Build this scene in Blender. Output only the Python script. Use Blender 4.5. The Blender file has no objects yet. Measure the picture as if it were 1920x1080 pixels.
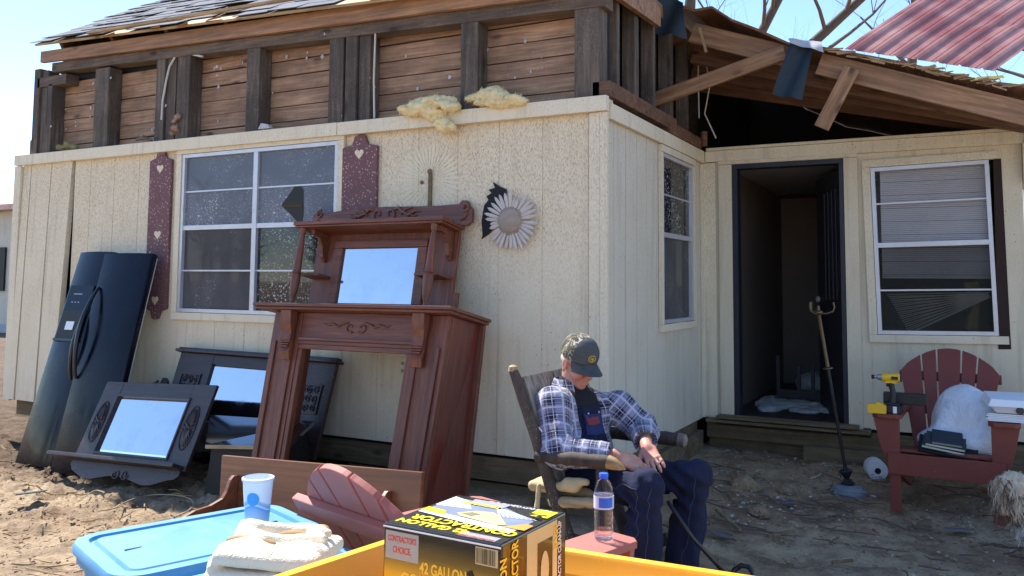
import bpy, bmesh, math, random
import numpy as np
from mathutils import Vector, Matrix, noise as mnoise
R_ = math.radians
scn = bpy.context.scene
COL = scn.collection

# ---------------------------------------------------------------- camera (a cropped phone picture: principal point above the middle)
F_, CX_, CY_, HC = 1578.0, 960.0, 410.0, 1.45
RW = np.array([[0.88353634, -0.02815011, -0.46751589],
               [0.46829282, 0.07032765, 0.88077004],
               [0.00808552, -0.99712667, 0.07531953]])
cam_d = bpy.data.cameras.new('camera'); cam = bpy.data.objects.new('camera', cam_d); COL.objects.link(cam)
rt, up, bk = RW @ [1, 0, 0], RW @ [0, -1, 0], RW @ [0, 0, -1]
cam.matrix_world = Matrix(((rt[0], up[0], bk[0], 0), (rt[1], up[1], bk[1], 0), (rt[2], up[2], bk[2], HC), (0, 0, 0, 1)))
cam_d.sensor_width = 36; cam_d.lens = F_ / 1920 * 36; cam_d.shift_y = (CY_ - 540) / 1920
cam_d.clip_start = 0.05; cam_d.clip_end = 2000
scn.camera = cam

# ---------------------------------------------------------------- sky, sun, exposure
SUN_EL, SUN_BACK = 54.0, 19.0        # elevation; degrees behind the long wall, coming from the left
w = bpy.data.worlds.new("World"); scn.world = w; w.use_nodes = True
nt = w.node_tree; bg = nt.nodes['Background']
sky = nt.nodes.new('ShaderNodeTexSky'); sky.sky_type = 'NISHITA'; sky.sun_disc = False
tosun = Vector((-math.cos(R_(SUN_EL)) * math.cos(R_(SUN_BACK)), math.cos(R_(SUN_EL)) * math.sin(R_(SUN_BACK)), math.sin(R_(SUN_EL))))
sky.sun_elevation = R_(SUN_EL); sky.sun_rotation = math.atan2(tosun.x, tosun.y)
sky.air_density = 1.0; sky.dust_density = 0.0; sky.ozone_density = 3.0; sky.altitude = 1500
nt.links.new(sky.outputs[0], bg.inputs[0]); bg.inputs[1].default_value = 0.125
sd = bpy.data.lights.new('sun', 'SUN'); so = bpy.data.objects.new('sun', sd); COL.objects.link(so)
sd.energy = 3.9; sd.angle = R_(0.53); sd.color = (1.0, 0.95, 0.87)
so.rotation_euler = (-tosun).to_track_quat('-Z', 'Y').to_euler(); so.location = (-6, 2, 12)
scn.view_settings.view_transform = 'Standard'; scn.view_settings.look = 'None'
scn.view_settings.exposure = 1.4; scn.view_settings.gamma = 1
scn.cycles.max_bounces = 8

# ---------------------------------------------------------------- survey helpers: a sight line met with a real plane
def ray(px, py): return RW @ np.array([px - CX_, py - CY_, F_])
def PY(px, py, y): d = ray(px, py); return Vector((d * (y / d[1]) + [0, 0, HC]).tolist())
def PX(px, py, x): d = ray(px, py); return Vector((d * (x / d[0]) + [0, 0, HC]).tolist())
def PZ(px, py, z): d = ray(px, py); return Vector((d * ((z - HC) / d[2]) + [0, 0, HC]).tolist())

# ---------------------------------------------------------------- object helpers
WM = {}
def tag(o, label=None, cat=None, group=None, kind=None):
    if label: o['label'] = label
    if cat: o['category'] = cat
    if group: o['group'] = group
    if kind: o['kind'] = kind
    return o
def link(o, parent=None, M=None):
    COL.objects.link(o); M = M or Matrix.Identity(4)
    WM[o.name] = M.copy()
    if parent is not None:
        o.parent = parent; o.matrix_basis = WM[parent.name].inverted() @ M
    else: o.matrix_basis = M
    return o
def empty(name, loc=(0, 0, 0), M=None, label=None, cat=None, group=None):
    o = bpy.data.objects.new(name, None); o.empty_display_size = 0.1
    link(o, None, M if M is not None else Matrix.Translation(Vector(loc)))
    return tag(o, label, cat, group)
def mat_of(o, m):
    o.data.materials.append(m)

class MB:
    """collects boxes, bars, tubes, prisms; builds ONE mesh object"""
    def __init__(s): s.v = []; s.f = []; s.mi = []; s.uv = None
    def add(s, vs, fs, mi=0):
        b = len(s.v); s.v += [tuple(v) for v in vs]; s.f += [tuple(i + b for i in f) for f in fs]; s.mi += [mi] * len(fs); return s
    def box(s, a, b, mi=0, T=None):
        x0, y0, z0 = a; x1, y1, z1 = b
        vs = [(x0, y0, z0), (x1, y0, z0), (x1, y1, z0), (x0, y1, z0), (x0, y0, z1), (x1, y0, z1), (x1, y1, z1), (x0, y1, z1)]
        if T is not None: vs = [T @ Vector(v) for v in vs]
        return s.add(vs, [(0, 3, 2, 1), (4, 5, 6, 7), (0, 1, 5, 4), (1, 2, 6, 5), (2, 3, 7, 6), (3, 0, 4, 7)], mi)
    def hexa(s, bottom, top, mi=0):   # 4 + 4 corners
        return s.add(list(bottom) + list(top), [(0, 3, 2, 1), (4, 5, 6, 7), (0, 1, 5, 4), (1, 2, 6, 5), (2, 3, 7, 6), (3, 0, 4, 7)], mi)
    def bar(s, p, q, w, h, upv=(0, 0, 1), mi=0):   # rectangular bar p->q, w across, h along upv
        p, q = Vector(p), Vector(q); d = (q - p).normalized(); u = Vector(upv); x = d.cross(u).normalized(); u = x.cross(d).normalized()
        x *= w / 2; u *= h / 2
        return s.hexa([p - x - u, p + x - u, p + x + u, p - x + u], [q - x - u, q + x - u, q + x + u, q - x + u], mi)
    def tube(s, pts, r, n=8, cap=True, mi=0, flat=1.0):
        pts = [Vector(p) for p in pts]; rs = r if isinstance(r, (list, tuple)) else [r] * len(pts)
        vs = []; fs = []; ref = None
        for i, p in enumerate(pts):
            d = (pts[min(i + 1, len(pts) - 1)] - pts[max(i - 1, 0)])
            d = d.normalized() if d.length > 1e-9 else Vector((0, 0, 1))
            if ref is None: ref = d.orthogonal().normalized()
            ref = (ref - d * ref.dot(d)).normalized(); b = d.cross(ref)
            for k in range(n):
                a = 2 * math.pi * k / n; vs.append(p + (ref * math.cos(a) + b * math.sin(a) * flat) * rs[i])
        for i in range(len(pts) - 1):
            for k in range(n):
                k2 = (k + 1) % n; fs.append((i * n + k, i * n + k2, (i + 1) * n + k2, (i + 1) * n + k))
        if cap: fs.append(tuple(range(n - 1, -1, -1))); fs.append(tuple(range((len(pts) - 1) * n, len(pts) * n)))
        return s.add(vs, fs, mi)
    def lathe(s, prof, c=(0, 0, 0), n=24, T=None, mi=0, cap=True):   # prof [(r,z)]
        vs = []; fs = []
        for r, z in prof:
            for k in range(n):
                a = 2 * math.pi * k / n; v = Vector((c[0] + r * math.cos(a), c[1] + r * math.sin(a), c[2] + z)); vs.append(T @ v if T is not None else v)
        for i in range(len(prof) - 1):
            for k in range(n):
                k2 = (k + 1) % n; fs.append((i * n + k, i * n + k2, (i + 1) * n + k2, (i + 1) * n + k))
        if cap: fs.append(tuple(range(n - 1, -1, -1))); fs.append(tuple(range((len(prof) - 1) * n, len(prof) * n)))
        return s.add(vs, fs, mi)
    def prism(s, poly, w0, w1, T=None, mi=0):   # poly [(u,v)] in local x,z ; extruded along local y from w0 to w1
        n = len(poly); vs = [Vector((u, w0, v)) for u, v in poly] + [Vector((u, w1, v)) for u, v in poly]
        if T is not None: vs = [T @ v for v in vs]
        fs = [tuple(range(n)), tuple(range(2 * n - 1, n - 1, -1))] + [((i + 1) % n, i, n + i, n + (i + 1) % n) for i in range(n)]
        return s.add(vs, fs, mi)
    def build(s, name, mats, parent=None, M=None, smooth=False, bevel=0, label=None, recentre=True, sub=0):
        me = bpy.data.meshes.new(name); vs = np.array(s.v, float).reshape(-1, 3)
        c = (vs.min(0) + vs.max(0)) / 2 if recentre else np.zeros(3)
        me.from_pydata((vs - c).tolist(), [], s.f)
        mats = mats if isinstance(mats, (list, tuple)) else [mats]
        for m in mats: me.materials.append(m)
        if len(mats) > 1: me.polygons.foreach_set('material_index', s.mi)
        bm = bmesh.new(); bm.from_mesh(me); bmesh.ops.recalc_face_normals(bm, faces=bm.faces)
        if bevel > 0: bmesh.ops.bevel(bm, geom=[e for e in bm.edges if len(e.link_faces) == 2 and e.calc_face_angle(0) > 0.6], offset=bevel, segments=2, profile=0.6, affect='EDGES', clamp_overlap=True)
        bm.to_mesh(me); bm.free()
        if smooth:
            me.polygons.foreach_set('use_smooth', [True] * len(me.polygons))
            if smooth != 'all': me.set_sharp_from_angle(angle=R_(38))
        me.update()
        o = bpy.data.objects.new(name, me)
        link(o, parent, (M or Matrix.Identity(4)) @ Matrix.Translation(Vector(c.tolist())))
        if label: o['label'] = label
        return o
def frame(o, xdir, zdir):
    """local frame: x along xdir, z close to zdir, y = into the wall"""
    x = Vector(xdir).normalized(); z = Vector(zdir); z = (z - x * z.dot(x)).normalized(); y = z.cross(x)
    return Matrix(((x.x, y.x, z.x, o[0]), (x.y, y.y, z.y, o[1]), (x.z, y.z, z.z, o[2]), (0, 0, 0, 1)))

# ---------------------------------------------------------------- numpy noise
_rng = np.random.RandomState(7); _T = _rng.rand(64, 64, 64)
def vnoise(p):
    p = np.asarray(p, float); i = np.floor(p).astype(int); f = p - i; f = f * f * (3 - 2 * f)
    def g(a, b, c): return _T[(i[..., 0] + a) % 64, (i[..., 1] + b) % 64, (i[..., 2] + c) % 64]
    x = f[..., 0]; y = f[..., 1]; z = f[..., 2]
    return ((g(0,0,0)*(1-x)+g(1,0,0)*x)*(1-y)+(g(0,1,0)*(1-x)+g(1,1,0)*x)*y)*(1-z)+((g(0,0,1)*(1-x)+g(1,0,1)*x)*(1-y)+(g(0,1,1)*(1-x)+g(1,1,1)*x)*y)*z
def fbm(p, o=4):
    p = np.asarray(p, float); s = 0; a = 0.5
    for k in range(o): s = s + a * (vnoise(p * 2 ** k + 17.3 * k) - 0.5) * 2; a *= 0.5
    return s

# ---------------------------------------------------------------- implicit surfaces -> one continuous mesh (surface nets)
def _cap(P, a, b, ra, rb):
    a = np.array(a, float); b = np.array(b, float); ab = b - a; L = max(float(ab @ ab), 1e-12)
    t = np.clip(((P - a) @ ab) / L, 0, 1); return np.linalg.norm(P - a - t[..., None] * ab, axis=-1) - (ra + (rb - ra) * t)
def _ell(P, c, r, Rm=None):
    q = P - np.array(c, float)
    if Rm is not None: q = q @ np.array(Rm)
    r = np.array(r, float); k0 = np.linalg.norm(q / r, axis=-1); k1 = np.linalg.norm(q / r ** 2, axis=-1)
    return k0 * (k0 - 1) / np.maximum(k1, 1e-6)
def _rbox(P, c, h, rr, Rm=None):
    q = P - np.array(c, float)
    if Rm is not None: q = q @ np.array(Rm)
    q = np.abs(q) - (np.array(h, float) - rr)
    return np.linalg.norm(np.maximum(q, 0), axis=-1) + np.minimum(q.max(-1), 0) - rr
def sdf_field(prims, res, pad=0.03):
    """prims: dicts t=cap/ell/box, k=blend, neg=True to carve"""
    lo = np.array([9e9] * 3); hi = -lo; bb = []
    for p in prims:
        if p['t'] == 'cap':
            l = np.minimum(np.array(p['a'], float) - p['ra'], np.array(p['b'], float) - p['rb']); h = np.maximum(np.array(p['a'], float) + p['ra'], np.array(p['b'], float) + p['rb'])
        else:
            m = float(np.linalg.norm(p['r'])) if p['t'] == 'box' else float(max(p['r'])); l = np.array(p['c'], float) - m; h = np.array(p['c'], float) + m
        bb.append((l, h))
        if not p.get('neg'): lo = np.minimum(lo, l); hi = np.maximum(hi, h)
    lo = lo - pad; hi = hi + pad; n = np.ceil((hi - lo) / res).astype(int) + 1
    D = np.full(n, 1.0, np.float32)
    ax = [lo[i] + np.arange(n[i]) * res for i in range(3)]
    for p, (l, h) in zip(prims, bb):
        k = p.get('k', 0.01); m = k * 2 + res * 3
        i0 = np.maximum(np.floor((l - m - lo) / res).astype(int), 0); i1 = np.minimum(np.ceil((h + m - lo) / res).astype(int) + 1, n)
        if (i1 <= i0).any(): continue
        P = np.stack(np.meshgrid(ax[0][i0[0]:i1[0]], ax[1][i0[1]:i1[1]], ax[2][i0[2]:i1[2]], indexing='ij'), -1)
        if p['t'] == 'cap': d = _cap(P, p['a'], p['b'], p['ra'], p['rb'])
        elif p['t'] == 'ell': d = _ell(P, p['c'], p['r'], p.get('R'))
        else: d = _rbox(P, p['c'], p['r'], p.get('rr', 0.01), p.get('R'))
        s = np.s_[i0[0]:i1[0], i0[1]:i1[1], i0[2]:i1[2]]; A = D[s]
        if p.get('neg'):
            hh = np.clip(0.5 - 0.5 * (A + d) / k, 0, 1); D[s] = A * (1 - hh) + (-d) * hh + k * hh * (1 - hh)
        else:
            hh = np.clip(0.5 + 0.5 * (A - d) / k, 0, 1); D[s] = A * (1 - hh) + d * hh - k * hh * (1 - hh)
    return D, lo, ax
def surface_nets(D, lo, res):
    S = D < 0; n = np.array(D.shape)
    c = np.zeros(n - 1, np.int8); offs = [(a, b, d) for a in (0, 1) for b in (0, 1) for d in (0, 1)]
    sl = lambda o: np.s_[o[0]:n[0] - 1 + o[0], o[1]:n[1] - 1 + o[1], o[2]:n[2] - 1 + o[2]]
    for o in offs: c += S[sl(o)]
    act = (c > 0) & (c < 8); idx = -np.ones(act.shape, int); ids = np.argwhere(act); idx[act] = np.arange(len(ids))
    acc = np.zeros((len(ids), 3)); cnt = np.zeros(len(ids))
    for i, o in enumerate(offs):
        for j in range(i + 1, 8):
            q = offs[j]
            if sum(abs(o[t] - q[t]) for t in range(3)) != 1: continue
            a = D[ids[:, 0] + o[0], ids[:, 1] + o[1], ids[:, 2] + o[2]]; b = D[ids[:, 0] + q[0], ids[:, 1] + q[1], ids[:, 2] + q[2]]
            m = (a < 0) != (b < 0); t = np.where(m, a / np.where(m, a - b, 1), 0)
            acc += np.where(m[:, None], np.array(o) + t[:, None] * (np.array(q) - np.array(o)), 0); cnt += m
    V = (ids + acc / cnt[:, None]) * res + lo
    quads = []
    for axn in range(3):
        e = [0, 0, 0]; e[axn] = 1; u, v = [i for i in range(3) if i != axn]
        A = S[:n[0] - e[0], :n[1] - e[1], :n[2] - e[2]]; B = S[e[0]:, e[1]:, e[2]:]
        X = np.argwhere(A != B); X = X[(X[:, u] > 0) & (X[:, v] > 0)]
        X = X[(X[:, u] < n[u] - 1) & (X[:, v] < n[v] - 1)]
        def g(du, dv):
            Y = X.copy(); Y[:, u] -= du; Y[:, v] -= dv; return idx[Y[:, 0], Y[:, 1], Y[:, 2]]
        Q = np.stack([g(0, 0), g(1, 0), g(1, 1), g(0, 1)], 1); fl = A[X[:, 0], X[:, 1], X[:, 2]]
        if axn == 1: fl = ~fl
        Q[~fl] = Q[~fl][:, ::-1]; quads.append(Q)
    return V, np.concatenate(quads)
def blob(name, prims, res, mats, parent=None, disp=None, field=None, label=None, relax=1, facemat=None):
    D, lo, ax = sdf_field(prims, res)
    if field is not None:
        P = np.stack(np.meshgrid(*ax, indexing='ij'), -1); m = np.abs(D) < 0.06; D[m] += field(P[m]).astype(np.float32)
    V, Q = surface_nets(D, lo, res)
    c = (V.min(0) + V.max(0)) / 2
    me = bpy.data.meshes.new(name); me.from_pydata((V - c).tolist(), [], Q.tolist())
    bm = bmesh.new(); bm.from_mesh(me)
    for _ in range(relax): bmesh.ops.smooth_vert(bm, verts=bm.verts, factor=0.5, use_axis_x=True, use_axis_y=True, use_axis_z=True)
    bmesh.ops.recalc_face_normals(bm, faces=bm.faces); bm.to_mesh(me); bm.free()
    mats = mats if isinstance(mats, (list, tuple)) else [mats]
    for m in mats: me.materials.append(m)
    me.polygons.foreach_set('use_smooth', [True] * len(me.polygons))
    o = bpy.data.objects.new(name, me); link(o, parent, Matrix.Translation(Vector(c.tolist())))
    if label: o['label'] = label
    return o
def cap_(a, b, ra, rb=None, k=0.02, neg=False): return dict(t='cap', a=tuple(a), b=tuple(b), ra=ra, rb=ra if rb is None else rb, k=k, neg=neg)
def ell_(c, r, R=None, k=0.02, neg=False): return dict(t='ell', c=tuple(c), r=tuple(r), R=R, k=k, neg=neg)
def box_(c, r, rr=0.01, R=None, k=0.01, neg=False): return dict(t='box', c=tuple(c), r=tuple(r), rr=rr, R=R, k=k, neg=neg)

# ---------------------------------------------------------------- material helpers
def lin(c): return tuple(((v / 255) / 12.92 if v / 255 <= 0.04045 else (((v / 255) + 0.055) / 1.055) ** 2.4) for v in c)
class NT:
    def __init__(s, name):
        s.m = bpy.data.materials.new(name); s.m.use_nodes = True; s.t = s.m.node_tree; s.b = s.t.nodes['Principled BSDF']; s._co = None
    def n(s, kind, **k):
        nd = s.t.nodes.new(kind)
        for a, v in k.items(): setattr(nd, a, v)
        return nd
    def l(s, a, b): s.t.links.new(a, b)
    def co(s, scale=(1, 1, 1), kind='Object', rot=(0, 0, 0)):
        tc = s.n('ShaderNodeTexCoord'); mp = s.n('ShaderNodeMapping'); mp.inputs['Scale'].default_value = scale; mp.inputs['Rotation'].default_value = rot
        if getattr(s, 'rand', False):
            oi = s.n('ShaderNodeObjectInfo'); cb = s.n('ShaderNodeCombineXYZ'); r9 = s.math('MULTIPLY', oi.outputs['Random'], 37.0)
            for i in range(3): s.l(r9, cb.inputs[i])
            va = s.n('ShaderNodeVectorMath'); va.operation = 'ADD'; s.l(tc.outputs[kind], va.inputs[0]); s.l(cb.outputs[0], va.inputs[1]); s.l(va.outputs[0], mp.inputs[0])
        else: s.l(tc.outputs[kind], mp.inputs[0])
        return mp.outputs[0]
    def noise(s, co, sc=5, det=4, rough=0.55, dist=0.0):
        x = s.n('ShaderNodeTexNoise'); x.inputs['Scale'].default_value = sc; x.inputs['Detail'].default_value = det; x.inputs['Roughness'].default_value = rough; x.inputs['Distortion'].default_value = dist
        s.l(co, x.inputs['Vector']); return x.outputs['Fac']
    def voro(s, co, sc=5, feat='F1', out='Distance', rnd=1.0):
        x = s.n('ShaderNodeTexVoronoi'); x.feature = feat; x.inputs['Scale'].default_value = sc; x.inputs['Randomness'].default_value = rnd
        s.l(co, x.inputs['Vector']); return x.outputs[out]
    def ramp(s, fac, stops, interp='LINEAR'):
        r = s.n('ShaderNodeValToRGB'); r.color_ramp.interpolation = interp; e = r.color_ramp.elements
        while len(e) < len(stops): e.new(0.5)
        for q, (p, c) in zip(e, stops):
            q.position = p; q.color = (c, c, c, 1) if isinstance(c, (int, float)) else tuple(c) + (1,)
        s.l(fac, r.inputs[0]); return r.outputs[0]
    def mix(s, fac, a, b, mode='MIX'):
        x = s.n('ShaderNodeMix'); x.data_type = 'RGBA'; x.blend_type = mode
        for i, v in ((0, fac), (6, a), (7, b)):
            if isinstance(v, (int, float)): x.inputs[i].default_value = v if i == 0 else (v, v, v, 1)
            elif isinstance(v, tuple): x.inputs[i].default_value = tuple(v) + (1,)
            else: s.l(v, x.inputs[i])
        return x.outputs[2]
    def math(s, op, a, b=0.0, c=0.0):
        x = s.n('ShaderNodeMath'); x.operation = op
        for i, v in enumerate((a, b, c)):
            if isinstance(v, (int, float)): x.inputs[i].default_value = v
            else: s.l(v, x.inputs[i])
        return x.outputs[0]
    def set(s, **k):
        for a, v in k.items():
            i = s.b.inputs[a.replace('_', ' ')]
            if isinstance(v, (int, float)): i.default_value = v
            elif isinstance(v, tuple): i.default_value = tuple(v) + ((1,) if len(v) == 3 and i.type == 'RGBA' else ())
            else: s.l(v, i)
        return s
    def bump(s, h, strength=0.3, dist=0.01):
        b = s.n('ShaderNodeBump'); b.inputs['Strength'].default_value = strength; b.inputs['Distance'].default_value = dist
        s.l(h, b.inputs['Height']); s.l(b.outputs[0], s.b.inputs['Normal']); return s
def plain(name, c, rough=0.6, metal=0.0, var=0.12, sc=6, bump=0.15, coat=0.0):
    m = NT(name); c = lin(c); co = m.co(); f = m.noise(co, sc, 5)
    m.set(Base_Color=m.mix(f, tuple(v * (1 - var) for v in c), tuple(min(1, v * (1 + var)) for v in c)), Roughness=rough, Metallic=metal)
    if coat: m.set(Coat_Weight=coat)
    if bump: m.bump(m.noise(co, sc * 12, 3), bump, 0.002)
    return m.m
def wood(name, dark, light, axis='x', grain=1.0, rough=0.7, dirt=0.0, dirtc=(60, 50, 42), knots=True, coat=0.0, seed=0.0, speck=0.0):
    m = NT(name); m.rand = True; a, b = lin(dark), lin(light)
    s = {'x': (0.9, 14, 14), 'y': (14, 0.9, 14), 'z': (14, 14, 0.9)}[axis]
    s = tuple(v * grain for v in s); co = m.co(s); mp = co
    f1 = m.noise(co, 1.2, 5, 0.6, 1.2); f2 = m.noise(co, 4.5, 4, 0.6, 0.3)
    col = m.mix(m.ramp(f1, [(0.3, 0), (0.7, 1)]), a, b)
    col = m.mix(m.ramp(f2, [(0.35, 0.55), (0.6, 0)]), col, tuple(v * 0.5 for v in a))
    if knots:
        kc = m.co({'x': (3.0, 8, 8), 'y': (7, 2.2, 7), 'z': (7, 7, 2.2)}[axis]); k = m.voro(kc, 1.0)
        col = m.mix(m.ramp(k, [(0.07, 0.9), (0.2, 0)]), col, tuple(v * 0.25 for v in a))
    if dirt > 0:
        g = m.noise(m.co((1, 1, 1)), 2.3, 5, 0.65); col = m.mix(m.ramp(g, [(0.42, 0), (0.62, dirt)]), col, lin(dirtc))
    if speck > 0:
        v = m.voro(m.co((1, 1, 1)), 120); g = m.noise(m.co((1, 1, 1)), 3, 3)
        col = m.mix(m.math('MULTIPLY', m.ramp(v, [(0.12, 1), (0.2, 0)]), m.ramp(g, [(0.5 - speck * .2, 0), (0.7, 1)])), col, lin((205, 200, 190)))
    m.set(Base_Color=col, Roughness=rough)
    if coat: m.set(Coat_Weight=coat, Coat_Roughness=0.25)
    m.bump(f2, 0.25, 0.003); return m.m
def dusty(name, c, rough=0.45, dust=0.35, sc=3, dustc=(186, 168, 140), scr=0.5):
    m = NT(name); c = lin(c); co = m.co(); a = m.noise(co, sc, 7, 0.7, 0.6); b = m.noise(co, sc * 9, 5, 0.7)
    s1 = m.noise(m.co((60, 3, 30), rot=(0, 0, 0.5)), 3.0, 2); s2 = m.noise(m.co((3, 70, 30), rot=(0, 0, -0.3)), 3.0, 2)
    col = m.mix(m.noise(co, sc * 1.7, 3), tuple(v * 0.88 for v in c), tuple(min(1, v * 1.1) for v in c))
    col = m.mix(m.math('MULTIPLY', m.ramp(a, [(0.42, 0), (0.72, 1)]), dust), col, lin(dustc))
    col = m.mix(m.math('MULTIPLY', m.ramp(b, [(0.60, 0), (0.68, 1)]), dust * 0.8), col, lin(dustc))
    sx = m.math('MAXIMUM', m.ramp(s1, [(0.70, 0), (0.73, 1)]), m.ramp(s2, [(0.71, 0), (0.74, 1)]))
    col = m.mix(m.math('MULTIPLY', sx, scr), col, tuple(min(1, v * 1.5 + 0.05) for v in c))
    m.set(Base_Color=col, Roughness=m.ramp(a, [(0.3, rough - 0.1), (0.7, min(1, rough + 0.3))])); m.bump(b, 0.12, 0.002); return m.m
def siding_mat(name, base, grime, spl=0.5):
    m = NT(name); b = lin(base); g = lin(grime); co = m.co(); fine = m.co((1, 1, 0.35))
    big = m.noise(co, 1.1, 5, 0.6); z = m.n('ShaderNodeSeparateXYZ'); tc = m.n('ShaderNodeTexCoord'); m.l(tc.outputs['Object'], z.inputs[0])
    hz = m.ramp(m.math('ADD', m.math('MULTIPLY', z.outputs[2], 0.42), m.math('MULTIPLY', big, 0.9)), [(0.25, 0), (0.8, 1)])
    f = m.noise(fine, 150, 4, 0.8); sp = m.math('MULTIPLY', m.ramp(f, [(0.47, 0), (0.66, 1)]), m.math('ADD', m.math('MULTIPLY', hz, spl), spl * 0.25))
    col = m.mix(m.ramp(m.noise(co, 3.0, 6, 0.65), [(0.35, 0.0), (0.75, 0.35)]), b, tuple(v * q for v, q in zip(b, (0.80, 0.74, 0.62))))
    col = m.mix(sp, col, g)
    streak = m.noise(m.co((9, 9, 0.5)), 2.0, 4, 0.6); col = m.mix(m.ramp(streak, [(0.54, 0), (0.78, 0.28)]), col, tuple(v * 0.55 for v in g))
    dots = m.voro(co, 26); dn = m.noise(co, 4, 2); col = m.mix(m.math('MULTIPLY', m.ramp(dots, [(0.07, 1), (0.12, 0)]), m.ramp(dn, [(0.5, 0), (0.62, 0.8)])), col, lin((70, 55, 42)))
    m.set(Base_Color=col, Roughness=0.8); m.bump(m.noise(m.co((1, 1, 0.12)), 130, 3, 0.7), 0.35, 0.004); return m.m
def ground_mat():
    m = NT('dirt'); co = m.co(); a = m.noise(co, 0.8, 7, 0.65, 0.4); b = m.noise(co, 5, 10, 0.75); c = m.noise(co, 38, 6, 0.75); d = m.noise(co, 1.9, 6, 0.7, 1.0)
    col = m.mix(m.ramp(a, [(0.36, 0), (0.62, 1)]), lin((172, 146, 116)), lin((206, 182, 148)))
    col = m.mix(m.ramp(d, [(0.38, 0.75), (0.52, 0)]), col, lin((128, 102, 80)))
    col = m.mix(m.ramp(b, [(0.38, 0.6), (0.52, 0)]), col, lin((112, 88, 68)))
    col = m.mix(m.ramp(c, [(0.34, 0.6), (0.48, 0)]), col, lin((124, 100, 78)))
    v = m.voro(co, 55); g = m.noise(co, 2.1, 4); col = m.mix(m.math('MULTIPLY', m.ramp(v, [(0.1, 1), (0.18, 0)]), m.ramp(g, [(0.48, 0), (0.6, 0.8)])), col, lin((200, 188, 168)))
    v = m.voro(co, 30); g = m.noise(co, 3.3, 4); col = m.mix(m.math('MULTIPLY', m.ramp(v, [(0.15, 1), (0.24, 0)]), m.ramp(g, [(0.5, 0), (0.6, 0.85)])), col, lin((62, 46, 36)))
    sx = m.n('ShaderNodeSeparateXYZ'); m.l(m.n('ShaderNodeTexCoord').outputs['Object'], sx.inputs[0])   # freshly dug dark soil near the fridge doors
    wx = m.math('ADD', sx.outputs[1], m.math('MULTIPLY', m.math('SUBTRACT', d, 0.5), 1.6)); wy = m.math('MULTIPLY', sx.outputs[0], -0.25)
    mk = m.math('MULTIPLY', m.ramp(m.math('MULTIPLY', wx, 0.2), [(0.765, 0), (0.83, 1)]), m.ramp(m.math('MULTIPLY', sx.outputs[0], -0.1), [(0.46, 0), (0.56, 0.85)]))
    col = m.mix(mk, col, m.mix(b, lin((58, 44, 34)), lin((110, 86, 66))))
    m.set(Base_Color=col, Roughness=0.95); m.bump(m.math('ADD', b, m.math('MULTIPLY', c, 0.8)), 1.0, 0.035); return m.m
def glass_mat(name, speck=0.5, fog=0.25, bits=40, boost=0.0, clear=.6, film_c=(100, 106, 120), refl=1.4):
    """dirty pane: see-through, mirror-like at a slant, with stuck bits of fluff"""
    m = NT(name); co = m.co(); out = m.t.nodes['Material Output']
    tr = m.n('ShaderNodeBsdfTransparent'); tr.inputs[0].default_value = (clear, clear, clear, 1)
    gl = m.n('ShaderNodeBsdfGlossy'); gl.inputs['Roughness'].default_value = 0.03; gl.inputs[0].default_value = (0.95, 0.97, 1, 1)
    fr = m.n('ShaderNodeFresnel'); fr.inputs[0].default_value = 1.55
    mx = m.n('ShaderNodeMixShader'); m.l(m.math('ADD', m.math('MULTIPLY', fr.outputs[0], refl), boost), mx.inputs[0]); m.l(tr.outputs[0], mx.inputs[1]); m.l(gl.outputs[0], mx.inputs[2])
    df = m.n('ShaderNodeBsdfDiffuse'); film = m.noise(co, 1.7, 5)
    df.inputs[0].default_value = lin(film_c) + (1,)
    m2 = m.n('ShaderNodeMixShader'); m.l(m.ramp(film, [(0.3, fog * 0.5), (0.7, fog)]), m2.inputs[0]); m.l(mx.outputs[0], m2.inputs[1]); m.l(df.outputs[0], m2.inputs[2])
    wh = m.n('ShaderNodeBsdfDiffuse'); wh.inputs[0].default_value = (0.72, 0.71, 0.68, 1)
    def layer(sc, lo, hi):
        dist = m.mix(0.12, m.co(), m.n('ShaderNodeTexNoise').outputs['Color'])
        nz = m.n('ShaderNodeTexNoise'); nz.inputs['Scale'].default_value = sc * 0.9; m.l(co, nz.inputs['Vector'])
        ad = m.n('ShaderNodeVectorMath'); ad.operation = 'MULTIPLY_ADD'; m.l(nz.outputs['Color'], ad.inputs[0]); ad.inputs[1].default_value = (1.6 / sc,) * 3; m.l(co, ad.inputs[2])
        return m.ramp(m.voro(ad.outputs[0], sc), [(lo, 1), (hi, 0)])
    den = m.noise(co, 2.2, 4, 0.6); zz = m.n('ShaderNodeSeparateXYZ'); m.l(m.n('ShaderNodeTexCoord').outputs['Object'], zz.inputs[0])
    a = m.math('MULTIPLY', layer(bits, 0.13, 0.22), m.ramp(den, [(0.55 - 0.2 * speck, 0), (0.62, 1)]))
    b = m.math('MULTIPLY', layer(bits * 2.3, 0.2, 0.32), m.ramp(den, [(0.62 - 0.25 * speck, 0), (0.7, 1)]))
    m3 = m.n('ShaderNodeMixShader'); m.l(m.math('MULTIPLY', m.math('MAXIMUM', a, b), min(.75, speck * 1.2)), m3.inputs[0]); m.l(m2.outputs[0], m3.inputs[1]); m.l(wh.outputs[0], m3.inputs[2])
    m.l(m3.outputs[0], out.inputs[0]); return m.m
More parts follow.
